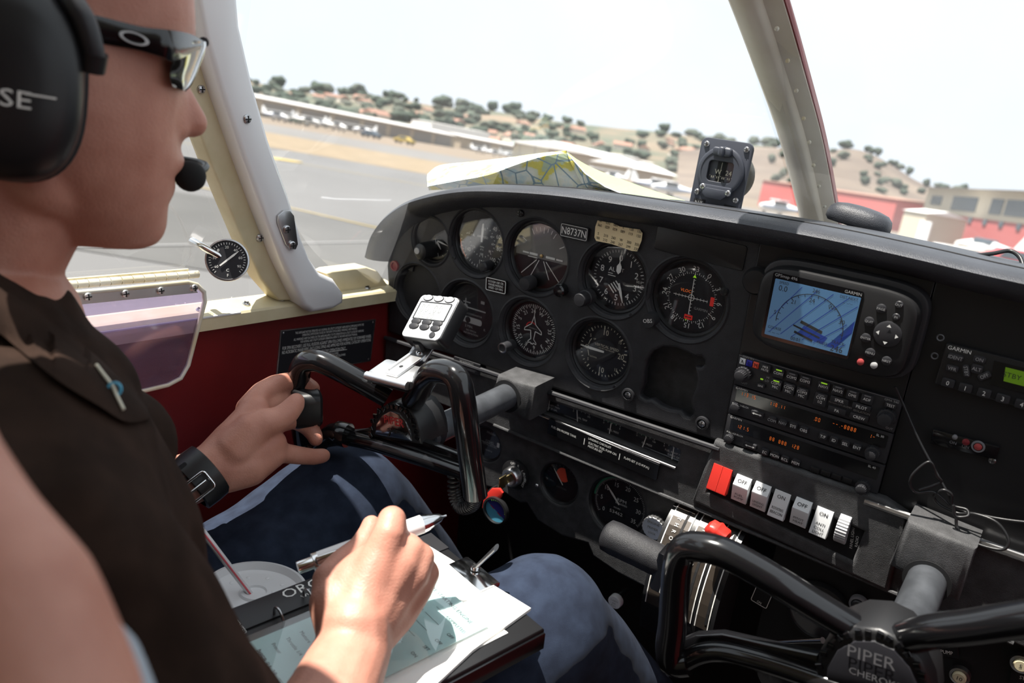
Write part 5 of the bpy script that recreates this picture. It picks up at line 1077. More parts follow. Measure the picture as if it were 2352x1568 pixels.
# outside air thermometer
oc = on(522, 597, 0, -.485); nrm = (CP - oc + Vector((0, -.02, .06))).normalized(); M = frame(oc, Vector((0, 0, 1)).cross(nrm), Vector((0, 0, 1)))
M = frame(oc, nrm.cross(Vector((0, 0, 1))) * -1, nrm.cross(nrm.cross(Vector((0, 0, 1))) * -1))
t = thing('air_thermometer', 'round black thermometer with white pointer fixed through the side window', 'thermometer', tuple(oc))
obj('case', MB().lathe([(.0225, -.012), (.0232, -.002), (.0228, .0012), (.0212, .0015), (.0205, .0), (.0001, .0)], M, 40), 'steel', t, 40); obj('dial_face', MB().lathe([(.0208, .0002), (.0001, .0003)], M, 40), 'dial', t, 0)
mm = MB()
for a in range(-135, 136, 9): mm.tick(M, .0168, .0190, a, .0006, .0006)
for a, s in zip(range(-120, 121, 40), ('-60', '-30', '0', '20', '40', '60', '90')): q = radians(90 - a); mm.text(s, .0042, M, .0138*cos(q), .0138*sin(q), h=.0006)
mm.text('C', .0045, M, 0, -.011, h=.0006).text('F', .0045, M, 0, -.0165, h=.0006); obj('dial_markings', mm, 'white_ink', t, 0, fix=False)['kind'] = 'stuff'; obj('needle', needle(M, 52, .0155, .010, .0022, .001), 'white_ink', t, 0)
obj('probe', MB().tube([oc - nrm*.006, on(470, 570, 0, -.500), on(440, 553, 0, XW - .012)], .0042, 12), 'chrome', t, 60)
# wall placard
c4 = [Vector((XW, *wp(*q))) for q in ((637, 759), (857, 733), (855, 831), (637, 861))]
c = sum(c4, Vector())/4; M = frame(c + Vector((.0004, 0, 0)), c4[1] - c4[0], c4[0] - c4[3]); w = (c4[1] - c4[0]).length; h = ((c4[0] - c4[3]).length + (c4[1] - c4[2]).length)/2
t = thing('operating_limits_placard', 'large black placard of small white text on the red side wall', 'placard', tuple(c))
obj('plate', MB().prism(rr(w, h, .0005, 2), -.0005, .001, M), 'steel', t, 0); obj('black_field', MB().prism(rr(w*.975, h*.95, .0005, 2), .001, .0014, M), 'dial', t, 0)
mm = MB()
for s, fy, sz, wd_ in (('THIS AIRPLANE MUST BE OPERATED AS A NORMAL OR UTILITY CATEGORY AIRPLANE IN COMPLIANCE WITH THE', .82, .0044, .72), ('OPERATING LIMITATIONS STATED IN THE FORM OF PLACARDS, MARKINGS, AND MANUALS.', .68, .0044, .58), ('ALL MARKINGS AND PLACARDS ON THIS AIRPLANE APPLY TO ITS OPERATION AS A UTILITY CATEGORY AIRPLANE.', .54, .0044, .74), ('FOR NORMAL AND UTILITY CATEGORY OPERATION, REFER TO THE AIRPLANE FLIGHT MANUAL.', .40, .0044, .60), ('FOR SPIN RECOVERY, USE FULL RUDDER AGAINST SPIN FOLLOWED IMMEDIATELY BY FORWARD WHEEL.', .22, .0062, .94), ('NO ACROBATIC MANEUVERS, (INCLUDING SPINS) ARE APPROVED FOR NORMAL CATEGORY OPERATIONS.', .03, .0062, .94), ('UTILITY CATEGORY OPERATION ONLY', -.16, .0062, .36), ('1. NO AFT PASSENGERS ALLOWED.', -.34, .0044, .22), ('2. ACROBATIC MANEUVERS ARE LIMITED TO THE FOLLOWING:', -.46, .0044, .38), ('ENTRY SPEED', -.58, .0044, .09), ('STALL', -.68, .0044, .05), ('122 M.P.H.', -.78, .0044, .07), ('122 M.P.H.', -.88, .0044, .07)):
    v, f = textmesh(s); wn = max(p[0] for p in v) - min(p[0] for p in v)
    mm.text(s, sz, M, 0 if fy > -.5 else w*.08, fy*h/2, h=.0017, sx=wd_*w/(wn*sz))
mm.line([(-w*.2, -.12*h), (w*.2, -.12*h)], .0006, M, .0017)
obj('lettering', mm, 'white_ink', t, 0, fix=False)['kind'] = 'stuff'
for sx_ in (-1, 1):
    for sy_ in (-1, 1): obj('corner_rivet', MB().lathe([(.0022, .001), (.0001, .0022)], M @ Matrix.Translation((sx_*w*.47, sy_*h*.44, 0)), 10), 'steel', t)
# ================================================================ pilot
UPT = Vector((0, .148, .989)).normalized()
NOSE = at(478, 285, .565)
phi = radians(27); HF = Vector((sin(phi), cos(phi), -.148*cos(phi)/.989)).normalized(); HR = HF.cross(UPT).normalized(); HU = HR.cross(HF).normalized()
def hs(px, py, r=0.0):                                # pixel onto the sagittal plane (offset r to the pilot's right) -> (f,u)
    p = onp(px, py, NOSE + HR*r, HR) - NOSE; return p.dot(HF), p.dot(HU)
def hp(f, u, r=0.0): return NOSE + HF*f + HU*u + HR*r
# profile of the face, top of the head to the throat (pixels) and matching half widths / back of head
prof_px = [(300, -420), (380, -300), (420, -160), (438, -60), (443, 0), (446, 50), (449, 90), (436, 140), (424, 185), (432, 205), (446, 226), (460, 252), (472, 275), (474, 290), (464, 303), (432, 314), (417, 326), (415, 345), (424, 362), (427, 376), (420, 388), (403, 399), (397, 405), (403, 415), (404, 432), (398, 447), (386, 463), (384, 490), (383, 515), (376, 538), (362, 555), (335, 566)]
P = [hs(*q) for q in prof_px]
head = MB(); rings = []
u_top, u_chin = P[0][1], P[-1][1]
def lerpT(T, x):
    for (a, va), (b, vb) in zip(T[:-1], T[1:]):
        if (x - a)*(x - b) <= 0: k = (x - a)/(b - a) if b != a else 0; return va + (vb - va)*k
    return T[0][1] if abs(x - T[0][0]) < abs(x - T[-1][0]) else T[-1][1]
# half width and back (f) as function of height above the nose tip
HWD = [(.20, .01), (.185, .045), (.16, .064), (.12, .073), (.08, .075), (.05, .073), (.02, .072), (0, .071), (-.02, .067), (-.045, .058), (-.065, .046), (-.085, .030), (-.10, .015)]
BCK = [(.20, -.10), (.18, -.155), (.15, -.185), (.10, -.20), (.05, -.198), (0, -.185), (-.03, -.165), (-.06, -.14), (-.085, -.11), (-.10, -.09)]
N = 44
BASE = [(lambda q: (q[1], q[0]))(hs(*q)) for q in ((300, -420), (380, -300), (420, -160), (438, -60), (443, 0), (446, 60), (438, 115), (424, 185), (412, 260), (405, 330), (396, 400), (388, 460), (380, 515), (362, 555), (335, 566))]
for i, (f, u) in enumerate(P):
    hw = lerpT(HWD, u); bk = lerpT(BCK, u); ring = []
    base = lerpT(BASE, u); nose = f - base; wd_n = .0115 if -.020 < u < .034 else .021   # nose and lips are narrow relief on the face plane
    cf = (base + bk)/2; hf = (base - bk)/2
    for k in range(N):
        a = 2*pi*k/N; c, s_ = cos(a), sin(a); e = .82
        fx = cf + hf*(abs(c)**.9)*(1 if c > 0 else -1); rx = hw*(abs(s_)**e)*(1 if s_ > 0 else -1)
        if c > 0: fx -= .0
        if c > 0: fx += nose*math.exp(-(rx/wd_n)**2)
        ring.append(hp(fx, u, rx))
    rings.append(ring)
head.loft(rings)
# cheek, jaw, brow and eye-socket volume, neck
J = lambda px, py, r: hp(*hs(px, py, r), r)
body = MB(); body.add(head.v, head.f)
for sg in (1, -1):
    body.chain([(hp(-.060, -.066, .012*sg), .018), (hp(-.100, -.048, .040*sg), .022), (hp(-.115, .0, .046*sg), .026)], 14)
    body.sph(hp(-.0205, -.0055, .0095*sg), .0080, n=12)
body.chain([(hp(-.0105, -.0005, 0), .0105), (hp(-.020, .016, 0), .0090), (hp(-.032, .036, 0), .0085)], 14)
nb = Vector((-.315, -.575, .075))
body.chain([(hp(-.120, .0, 0), .060), (hp(-.125, -.07, .0), .054), (hp(-.138, -.110, 0), .052), (hp(-.165, -.155, 0), .050), (nb, .045)], 20)
# torso core and arms (one continuous figure)
body.chain([(nb, .06), (Vector((-.29, -.60, -.05)), .09), (Vector((-.28, -.60, -.25)), .09), (Vector((-.28, -.58, -.36)), .09)], 16)
RS, RE = Vector((-.125, -.645, .02)), at(560, 2050, .43)
WR = at(812, 1490, .575)
body.chain([(nb, .06), (RS, .05), (RE, .042), (RE.lerp(WR, .35), .040), (RE.lerp(WR, .75), .031), (WR, .0275)], 18)
def fing(lst): body.chain([(at(px, py, d), r) for px, py, d, r in lst], 14)
# right hand round the pen
fing([(812, 1490, .575, .0275), (815, 1440, .578, .026)])
fing([(812, 1450, .578, .024), (840, 1360, .592, .020), (878, 1272, .602, .0150)])
fing([(822, 1450, .580, .023), (875, 1360, .598, .018), (922, 1296, .606, .0140)])
fing([(835, 1450, .584, .022), (900, 1370, .606, .017), (948, 1318, .612, .0130)])
fing([(845, 1455, .588, .021), (912, 1400, .614, .017), (958, 1352, .620, .0125)])
fing([(800, 1450, .582, .023), (778, 1385, .594, .022), (768, 1335, .604, .0170), (790, 1300, .618, .0140), (830, 1262, .634, .0115), (850, 1222, .646, .0095), (853, 1206, .650, .0085)])
fing([(790, 1400, .592, .022), (815, 1340, .600, .020), (850, 1300, .606, .017)])
fing([(878, 1272, .602, .0150), (893, 1228, .604, .0125), (900, 1194, .612, .0112), (905, 1196, .630, .0100), (911, 1216, .646, .0090), (914, 1228, .652, .0082)])
fing([(922, 1296, .606, .0140), (942, 1262, .615, .0115), (938, 1252, .634, .0102), (922, 1256, .650, .0090), (905, 1262, .655, .0082)])
fing([(948, 1318, .612, .0130), (966, 1280, .620, .0112), (966, 1274, .640, .0100), (948, 1284, .656, .0088), (930, 1295, .660, .008)])
fing([(958, 1352, .620, .0125), (981, 1318, .628, .0100), (982, 1310, .645, .0090), (966, 1318, .660, .0080), (948, 1330, .664, .0075)])
fing([(850, 1420, .600, .022), (900, 1360, .622, .020), (930, 1330, .632, .017)])
# left arm and hand on the yoke
LS, LE = Vector((-.46, -.60, .01)), Vector((-.49, -.56, -.20))
LW = at(472, 1086, .775)
body.chain([(nb, .06), (LS, .05), (LE, .042), (LE.lerp(LW, .4), .038), (LE.lerp(LW, .8), .0275), (LW, .0245), (at(500, 1064, .782), .0245)], 18)
fing([(500, 1064, .782, .0245), (545, 1010, .795, .023), (585, 945, .812, .0160)])
fing([(505, 1070, .782, .0240), (560, 1025, .795, .0225), (605, 980, .806, .0180)])
fing([(510, 1078, .782, .0230), (575, 1045, .795, .0210), (620, 1020, .806, .0170)])
fing([(515, 1082, .782, .0220), (570, 1070, .792, .0210), (625, 1042, .806, .0150)])
fing([(575, 940, .816, .0150), (600, 903, .830, .0120), (630, 884, .845, .0110), (665, 876, .862, .0105), (700, 882, .868, .0098), (717, 892, .866, .0088)])
fing([(590, 965, .815, .0150), (625, 930, .838, .0115), (665, 918, .864, .0108), (700, 930, .872, .0098), (722, 950, .868, .0090), (725, 962, .862, .0085)])
fing([(605, 995, .812, .0145), (640, 970, .835, .0112), (675, 962, .858, .0105), (705, 978, .866, .0096), (722, 998, .862, .0088), (725, 1008, .858, .0082)])
fing([(618, 1035, .806, .0140), (650, 1040, .816, .0105), (690, 1046, .830, .0095), (722, 1049, .842, .0088), (742, 1046, .848, .0080)])
fing([(540, 1030, .785, .0230), (575, 990, .788, .0185), (605, 972, .792, .0150), (640, 962, .800, .0125), (660, 948, .806, .0120), (676, 930, .811, .0105), (680, 922, .813, .0092)])
bodym = remesh(body, .0022, 7, .5)
pilot = thing('person', 'man in dark brown shirt and jeans with headset, writing on a kneeboard', 'person', (-.28, -.58, -.36))
obj('body', bodym, 'skin', pilot, 180, fix=False)
# nails
def nail(px, py, d, r, m='skin'): pass
# hair behind the headset
hm = MB(); hr = []
for u in (.20, .185, .16, .13, .10, .075, .05, .02, -.01, -.03):
    hw = lerpT(HWD, u) + .004; bk = lerpT(BCK, u) - .006; f = lerpT([(b, a) for a, b in P[:8]], u) - (.01 if u > .12 else .035) if u > .06 else -.112; cf = (f + bk)/2; hf = (f - bk)/2
    hr.append([hp(cf + hf*cos(2*pi*k/32), u, hw*sin(2*pi*k/32)) for k in range(32)])
obj('hair', MB().loft(hr), 'hair', pilot, 60, label='short dark hair')
# shirt -------------------------------------------------------------------
sh = MB(); TR_ = [(.105, -.312, -.572, .072, .068), (.075, -.310, -.582, .105, .082), (.045, -.300, -.592, .165, .098), (.0, -.292, -.600, .195, .118), (-.06, -.288, -.603, .198, .128), (-.14, -.282, -.600, .190, .132), (-.22, -.278, -.595, .185, .138), (-.30, -.275, -.590, .185, .140), (-.38, -.275, -.585, .18, .135)]
rings = []
for z, cx, cy, a, b in TR_:
    cy -= .022; b *= .95
    rings.append([Vector((cx + a*(abs(cos(q))**.8)*(1 if cos(q) > 0 else -1), cy + b*(abs(sin(q))**.85)*(1 if sin(q) > 0 else -1), z)) for q in (2*pi*k/40 for k in range(40))])
sh.loft(rings)
sh.chain([(Vector((-.19, -.615, .03)), .075), (RS, .068), (RS.lerp(RE, .3), .070), (RS.lerp(RE, .62), .068)], 20)
sh.chain([(Vector((-.40, -.60, .03)), .075), (LS, .068), (LS.lerp(LE, .35), .066), (LS.lerp(LE, .75), .066)], 20)
sh.chain([(at(-190, 845, .47), .070), (at(-60, 895, .495), .072), (at(60, 960, .52), .070), (at(185, 1060, .555), .062)], 20)
# folds: ridges of cloth running down from the shoulder
for (a, b, r0, r1) in (((120, 900, .47), (470, 1210, .52), .006, .012), ((150, 1050, .44), (500, 1330, .50), .008, .014), ((120, 1180, .41), (500, 1450, .47), .006, .012), ((330, 960, .55), (480, 1240, .55), .010, .010)):
    pass
shm = remesh(sh, .0045, 10, .5)
for i, v in enumerate(shm.v):
    n_ = noise.noise(Vector((v.x*9, v.y*9, v.z*16 + v.y*8))); n2 = noise.noise(Vector((v.x*16 + v.z*34 + 5, v.y*14, v.z*12 - v.y*30)))
    c_ = Vector((-.28, -.60, v.z)); d = (v - c_); d.z = 0
    if d.length > 1e-4: shm.v[i] = v + d.normalized()*(.009*n_ + .0085*n2)
shirt = obj('shirt', shm, 'shirt', pilot, 180, fix=False, label='dark brown cotton polo shirt')
# collar: a raised flap laid on the shirt surface
from mathutils.bvhtree import BVHTree
_bv = BVHTree.FromPolygons(shm.v, shm.f)
def surf(px, py, off):
    d_ = ray(px, py).normalized(); h_ = _bv.ray_cast(CP, d_)
    for k_ in range(12):
        if h_[0] is not None: break
        d_ = ray(px - 6*k_, py + 8*k_).normalized(); h_ = _bv.ray_cast(CP, d_)
    return h_[0] - d_*off if h_[0] is not None else at(px, py, .54)
def px_row(l): return [(p.x, p.y) for p in cat([Vector((a, b, 0)) for a, b in l], 6)]
ct = px_row(((-30, 640), (50, 690), (140, 755), (220, 815), (290, 885), (338, 935))); cb = px_row(((-30, 740), (60, 815), (140, 878), (225, 930), (290, 968), (345, 962)))
rows = []
for f_, o_ in ((0, .004), (.2, .008), (.5, .009), (.8, .009), (1, .0075), (1.0, .0005)): rows.append([surf(a[0] + (b[0] - a[0])*f_, a[1] + (b[1] - a[1])*f_, o_) for a, b in zip(ct, cb)])
obj('collar', MB().sheet(rows), 'shirt', pilot, 60, fix=False)
pl_ = [surf(a, b, .012) for a, b in px_row(((222, 838), (240, 862), (258, 886), (270, 912), (284, 940)))]; obj('cord', MB().tube(pl_, .0010, 8), 'cream_ink', pilot, 60, label='pale cord at the collar')
bp_ = surf(264, 893, .014); obj('shirt_button', MB().ring([(.0042, 0), (.0042, .001), (.0030, .0012), (.0030, 0)], frame(bp_, RC.col[0], RC.col[2]), 20), 'cyan_print', pilot)
# jeans
jn = MB()
hipR, kneeR, footR = Vector((-.18, -.55, -.36)), Vector((-.012, -.235, -.235)), Vector((-.02, .10, -.62))
hipL, kneeL, footL = Vector((-.37, -.55, -.36)), at(790, 1160, .93), Vector((-.36, .12, -.66))
kneeR = at(1235, 1440, .79); 
jn.chain([(hipR, .10), (hipR.lerp(kneeR, .5), .085), (kneeR, .070), (kneeR + Vector((.0, .03, -.03)), .066), (kneeR.lerp(footR, .5), .060), (footR, .045)], 22)
jn.chain([(hipL, .10), (hipL.lerp(kneeL, .5), .088), (kneeL, .074), (kneeL + Vector((0, .035, -.03)), .068), (kneeL.lerp(footL, .5), .060), (footL, .045)], 22)
jn.cap(hipR, .11, hipL, .11, 20)
jm = remesh(jn, .005, 8, .5)
for i, v in enumerate(jm.v):
    n_ = noise.noise(Vector((v.x*14, v.y*20 + v.z*10, v.z*14))); jm.v[i] = v + Vector((0, 0, .007*n_))
obj('jeans', jm, 'denim', pilot, 180, fix=False, label='blue denim jeans')
# ---------------------------------------------------------------- sunglasses
t = thing('sunglasses', 'black wraparound sunglasses with a small oval emblem on the temple', 'sunglasses', tuple(hp(-.03, .045, .03)))
tm = [(200, 28), (260, 45), (330, 62), (395, 70), (440, 78), (466, 92), (470, 104), (440, 112), (410, 122), (395, 130), (350, 118), (280, 106), (215, 98), (190, 92)]
TX = .068
pl2 = []
def hs3(q, r): f, u = hs(*q, r); return hp(f, u, r)
def wrap(px): return .070 if px < 380 else .070 - .052*((px - 380)/90)**1.6
rows = []
topl = cat([Vector((a, b, 0)) for a, b in ((185, 25), (260, 45), (330, 62), (400, 70), (440, 79), (468, 95))], 5); botl = cat([Vector((a, b, 0)) for a, b in ((185, 92), (250, 103), (320, 116), (375, 132), (400, 140), (462, 112))], 5)
for f in (0, .33, .66, 1): rows.append([hs3((a.x + (b.x - a.x)*f, a.y + (b.y - a.y)*f), wrap(a.x + (b.x - a.x)*f) + .003*sin(pi*f)) for a, b in zip(topl, botl)])
inner = [[p - HR*.004 - HF*.003 for p in r] for r in rows]
mb = MB(); ringl = [[r[k] for r in rows] + [r[k] for r in inner[::-1]] for k in range(len(topl))]; mb.loft(ringl); obj('temple', mb, 'gloss_black', t, 50)
L0 = [hs3((468, 97), .010), hs3((466, 112), .011), hs3((452, 150), .012), hs3((435, 190), .014), hs3((420, 207), .016)]
L1 = [hs3((440, 90), .036), hs3((428, 118), .038), hs3((415, 155), .040), hs3((408, 190), .040), hs3((408, 206), .036)]
L2 = [hs3((405, 105), .060), hs3((400, 128), .060), hs3((392, 160), .058), hs3((392, 185), .056), hs3((398, 200), .050)]
LL = [[a.lerp(b, 0) for a, b in zip(L0, L1)], L1, L2]; A_ = [cat(r, 4) for r in LL]
rows = []
for f in (0, .25, .5, .75, 1, 1.25, 1.5, 1.75, 2):
    i = min(1, int(f)); k = f - i; rows.append([A_[i][j].lerp(A_[i+1][j], k) + HF*.004*sin(pi*f/2) for j in range(len(A_[0]))])
obj('lens', MB().sheet(rows), 'lens', t, 180, fix=False)
rowsm = [[p - HR*(2*(p - NOSE).dot(HR)) for p in r] for r in rows]; obj('lens', MB().sheet(rowsm), 'lens', t, 180, fix=False)
obj('frame_edge', MB().tube(cat(L0, 4), .0018, 8), 'chrome', t, 60); obj('bridge', MB().tube([L0[0], L0[0] - HR*(2*(L0[0] - NOSE).dot(HR))], .0035, 10), 'gloss_black', t, 60)
ec = hs3((308, 88), .0735); eM = frame(ec, HF - HU*.12, HU); obj('emblem', MB().ring([(.0082, 0), (.0078, .0012), (.0060, .0012), (.0060, 0)], eM @ Matrix.Diagonal((1, .42, 1, 1)), 28), 'silver_paint', t)
# ---------------------------------------------------------------- headset
ecp = hs(22, 188, .098); ec = hp(*ecp, .098); M = frame(ec, HF, HU)
t = thing('headset', 'large black aviation headset ear cup and band with foam microphone', 'headset', tuple(ec))
def sup(a, b, n=44, e=2.6): return [(a*(abs(cos(2*pi*k/n))**(2/e))*(1 if cos(2*pi*k/n) > 0 else -1), b*(abs(sin(2*pi*k/n))**(2/e))*(1 if sin(2*pi*k/n) > 0 else -1)) for k in range(n)]
ea, eb = .0350, .0520
rg = [[M @ Vector((x_*k, y_*k, h_)) for x_, y_ in sup(ea, eb)] for k, h_ in ((.98, -.022), (1.0, -.012), (1.0, 0), (.97, .008), (.88, .0145), (.7, .0185), (.4, .0205), (.1, .021))]
obj('ear_cup', MB().loft(rg), 'black_plastic', t, 60)
rg = [[M @ Vector((x_*k, y_*k, h_)) for x_, y_ in sup(ea, eb)] for k, h_ in ((.80, -.040), (1.0, -.041), (1.08, -.034), (1.06, -.024), (.96, -.021))]; obj('ear_cushion', MB().loft(rg), 'black_matte', t, 60)
obj('lettering', MB().text('BOSE', .0125, M, -.007, -.0075, h=.0212, sx=1.25).line([(.008, -.0042), (.022, -.0042)], .0010, M, .0212), 'white_ink', t, 0, fix=False)
obj('port_hole', MB().lathe([(.009, .019), (.008, .0215), (.0001, .0205)], M @ Matrix.Translation((-.024, .012, 0)), 20), 'black_matte', t)
bd = cat([hs3((215, 150), .100), hs3((210, 110), .104), hs3((193, 50), .106), hs3((165, 0), .104), hs3((140, -60), .095), hp(-.10, .15, .085), hp(-.105, .21, .05), hp(-.105, .225, 0), hp(-.105, .21, -.05), hp(-.10, .15, -.085)], 6)
obj('headband', MB().tube(bd, .0062, 12), 'dark_plastic', t, 60); obj('band_end', MB().tube([hs3((213, 118), .102), hs3((206, 160), .099)], .0078, 12), 'black_plastic', t, 60)
mc = hp(*hs(436, 404, 0.0), .002); obj('microphone_foam', MB().sph(mc, .0108, (1, 1, 1.0), n=24), 'foam', t, 60)
obj('mic_boom', MB().tube(cat([mc, hp(.004, -.030, -.03), hp(-.03, -.028, -.075), hp(-.09, .0, -.095)], 6), .0025, 8), 'black_plastic', t, 60)
for sg in (-1,):
    M3 = frame(hp(ecp[0], ecp[1], -.098), -HF, HU); rg = [[M3 @ Vector((x_*k, y_*k, h_)) for x_, y_ in sup(ea, eb)] for k, h_ in ((.98, -.022), (1.0, -.012), (1.0, 0), (.88, .0145), (.4, .0205), (.1, .021))]; obj('ear_cup', MB().loft(rg), 'black_plastic', t, 60)
# ---------------------------------------------------------------- wrist watch
wc0 = at(447, 1098, .768); wax = (at(500, 1064, .782) - LW).normalized(); M = frame(wc0, RC.col[2] + RC.col[0]*.5, wax.cross(RC.col[2])); q = wax.to_track_quat('Z', 'Y').to_matrix().to_4x4(); q.translation = LW - wax*.006
t = thing('wrist_watch', 'black rubber strap wrist watch with steel buckle on the left wrist', 'watch', tuple(wc0))
obj('strap', MB().ring([(.0250, -.013), (.0285, -.012), (.0290, 0), (.0285, .012), (.0250, .013)], q, 44), 'black_plastic', t, 40)
bu = at(455, 1118, .742); bM = frame(bu, at(475, 1098, .745) - at(440, 1125, .742), RC.col[2]); bl = rr(.026, .018, .003, 4); obj('buckle', MB().tube([bM @ Vector((a, b, .002)) for a, b in bl] + [bM @ Vector((bl[0][0], bl[0][1], .002))], .0014, 8), 'chrome', t, 60)
obj('buckle_pin', MB().tube([bM @ Vector((-.010, 0, .003)), bM @ Vector((.010, 0, .003))], .0014, 8), 'chrome', t)
for k in range(3): p = at(418 + k*6, 1070 + k*13, .7455); obj('strap_hole', MB().prism(rr(.009, .004, .0018, 3), 0, .0006, frame(p, wax, RC.col[2])), 'black_matte', t, 0)
# ================================================================ pen
pa, pb = at(684, 1304, .622), at(1020, 1185, .672); ax = (pb - pa).normalized(); L = (pb - pa).length; q = ax.to_track_quat('Z', 'Y').to_matrix().to_4x4(); q.translation = pa
t = thing('ballpoint_pen', 'white and chrome ballpoint pen held in the right hand', 'pen', tuple(pa.lerp(pb, .5)))
obj('barrel', MB().lathe([(.0068, .012), (.0072, .02), (.0074, L*.45), (.0076, L - .020), (.0001, L - .0199)], q, 28), 'white_plastic', t, 40); obj('tip_cone', MB().lathe([(.0074, L - .020), (.0070, L - .016), (.0038, L - .004), (.0012, L - .001), (.0008, L + .002), (.0001, L + .002)], q, 28), 'chrome', t, 40); obj('push_button', MB().lathe([(.0048, 0), (.0050, .001), (.0050, .012), (.0072, .012), (.0072, .016)], q, 24), 'chrome', t, 30)
cd = (CP - pa).normalized(); cd = (cd - ax*cd.dot(ax)).normalized(); cM = frame(pa + ax*.034 + cd*.0085, ax, cd.cross(ax)); obj('pocket_clip', MB().prism(rr(.042, .007, .002, 4), 0, .002, cM, .0008), 'chrome', t)
# ================================================================ kneeboard
ZK = -.178
T_, Bc, Ac = on(1020, 1250, 2, ZK), on(1265, 1415, 2, ZK), on(527, 1418, 2, ZK)
ku = (Bc - T_).normalized(); kv = Vector((ku.y, -ku.x, 0)); kv = kv if kv.dot(Ac - T_) > 0 else -kv
kv = (kv + (Ac - T_).normalized()*1.6).normalized(); k_ = Vector((-kv.y, kv.x, 0)); ku = k_ if k_.dot(ku) > 0 else -k_
def kb(px, py, h=0.0): p = on(px, py, 2, ZK + h) - T_; return (p.dot(ku), p.dot(kv))
KM = frame(T_, ku, -kv)                               # local x = ku, local y = -kv, n up
k2 = lambda px, py, h=0.0: (lambda c: (c[0], -c[1]))(kb(px, py, h))
t = thing('kneeboard', 'black kneeboard clipboard strapped on the right thigh', 'kneeboard', tuple(T_ + ku*.07 + kv*.1))
wB = (Bc - T_).length * 1.05
obj('board', MB().prism([(-.022, 0), (wB, 0), (wB, -.30), (-.022, -.30)], -.014, .0, KM, .002), 'black_plastic', t)
obj('board_edge', MB().prism([(wB - .003, .0), (wB + .002, 0), (wB + .002, -.30), (wB - .003, -.30)], -.020, -.004, KM, .001), 'gloss_black', t)
e0 = k2(540, 1425); obj('spine_strip', MB().prism([(-.022, 0), (.008, 0), (.008, -.30), (-.022, -.30)], 0, .0015, KM, .0006), 'dark_plastic', t)
x, y = k2(700, 1358, .002); mm = MB().text('ORGANIZER', .0165, KM, k2(697, 1352)[0], k2(640, 1375)[1] + .004, deg=90, h=.0018, al='L'); mm.text('www.kneeboard.com', .0075, KM, k2(712, 1362)[0] + .0015, k2(690, 1365)[1] - .002, deg=90, h=.0018, al='L'); mm.text('PATENTED', .005, KM, k2(545, 1432)[0] + .004, k2(545, 1432)[1], deg=0, h=.0018); obj('lettering', mm, 'white_ink', t, 0, fix=False)
obj('hook_strip', MB().prism([(-.030, -.02), (-.020, -.02), (-.020, -.12), (-.030, -.12)], -.010, .004, KM, .002), 'foam', t)
for q_ in ((640, 1418), (708, 1375), (955, 1262)):
    a, b = k2(*q_, .004); rgM = KM @ Matrix.Translation((a, b, .004)) @ Matrix.Rotation(pi/2, 4, 'X'); obj('binder_ring', MB().tube([rgM @ Vector((.0085*cos(2*pi*k/24), .0085*sin(2*pi*k/24), 0)) for k in range(24)], .0012, 8, True), 'steel', t, 60)
cA, cB = k2(1061, 1278, .006), k2(1142, 1333, .006); cl_ = Vector((cB[0] - cA[0], cB[1] - cA[1])).length
cM = KM @ Matrix.Translation((cA[0] + .002, cA[1], 0)); obj('clip_plate', MB().prism([(0, .004), (cl_, .004), (cl_, -.017), (0, -.017)], .004, .006, cM, .0006).prism([(0, .002), (cl_, .002), (cl_, .006), (0, .006)], -.002, .005, cM, .0005), 'chrome', t)
l0 = at(1092, 1303, .700); l0 = KM @ Vector((k2(1092, 1303, .008)[0], k2(1092, 1303, .008)[1], .008)); l1 = at(1115, 1281, (RC.inverted() @ (l0 - CP)).y - .006); l2 = at(1140, 1257, (RC.inverted() @ (l0 - CP)).y - .016)
lv = MB().tube([l0, l1, l2], [.0038, .0042, .0050], 12, flat=.4); obj('clip_lever', lv, 'steel', t, 60); screw(t, frame(l0, ku, kv*-1), .0045, 'chrome')
# note pad, checklist card, clear sleeve
pad_ = [k2(*q_) for q_ in ((988, 1260), (1030, 1272), (1219, 1403), (1200, 1428), (1120, 1500), (1010, 1580), (850, 1700), (760, 1560))]
tp = thing('note_pad', 'white paper note pad under the kneeboard clip', 'note pad', tuple(KM @ Vector((*pad_[2], .002))))
obj('sheets', MB().prism([k2(986, 1260), k2(1219, 1403), k2(1085, 1500), k2(850, 1720), k2(700, 1500)], .0005, .0035, KM, .0004), 'paper', tp, 0); obj('under_sheet', MB().prism([(.03, -.04), (wB - .012, -.03), (wB - .014, -.21), (.03, -.21)], .0002, .0012, KM), 'paper', tp, 0)
tc_ = thing('checklist_card', 'pale green typed checklist page in a clear sleeve under the writing hand', 'checklist', tuple(KM @ Vector((.05, -.12, .006))))
card = [k2(562, 1478, .006), k2(955, 1270, .006), k2(1088, 1440, .006), k2(880, 1760, .006), k2(620, 1640, .006)]
cM_ = KM @ Matrix.Translation((0, 0, .006))
cx0, cx1 = k2(600, 1455, .006)[0] + .004, k2(1092, 1452, .006)[0]; cy0, cy1 = k2(970, 1290, .006)[1] - .004, -.27
obj('card', MB().prism([(cx0, cy0), (cx1, cy0), (cx1, cy1), (cx0, cy1)], -.0002, .0003, cM_), 'teal_card', tc_, 0)
mm = MB(); ty = cy0 - .010
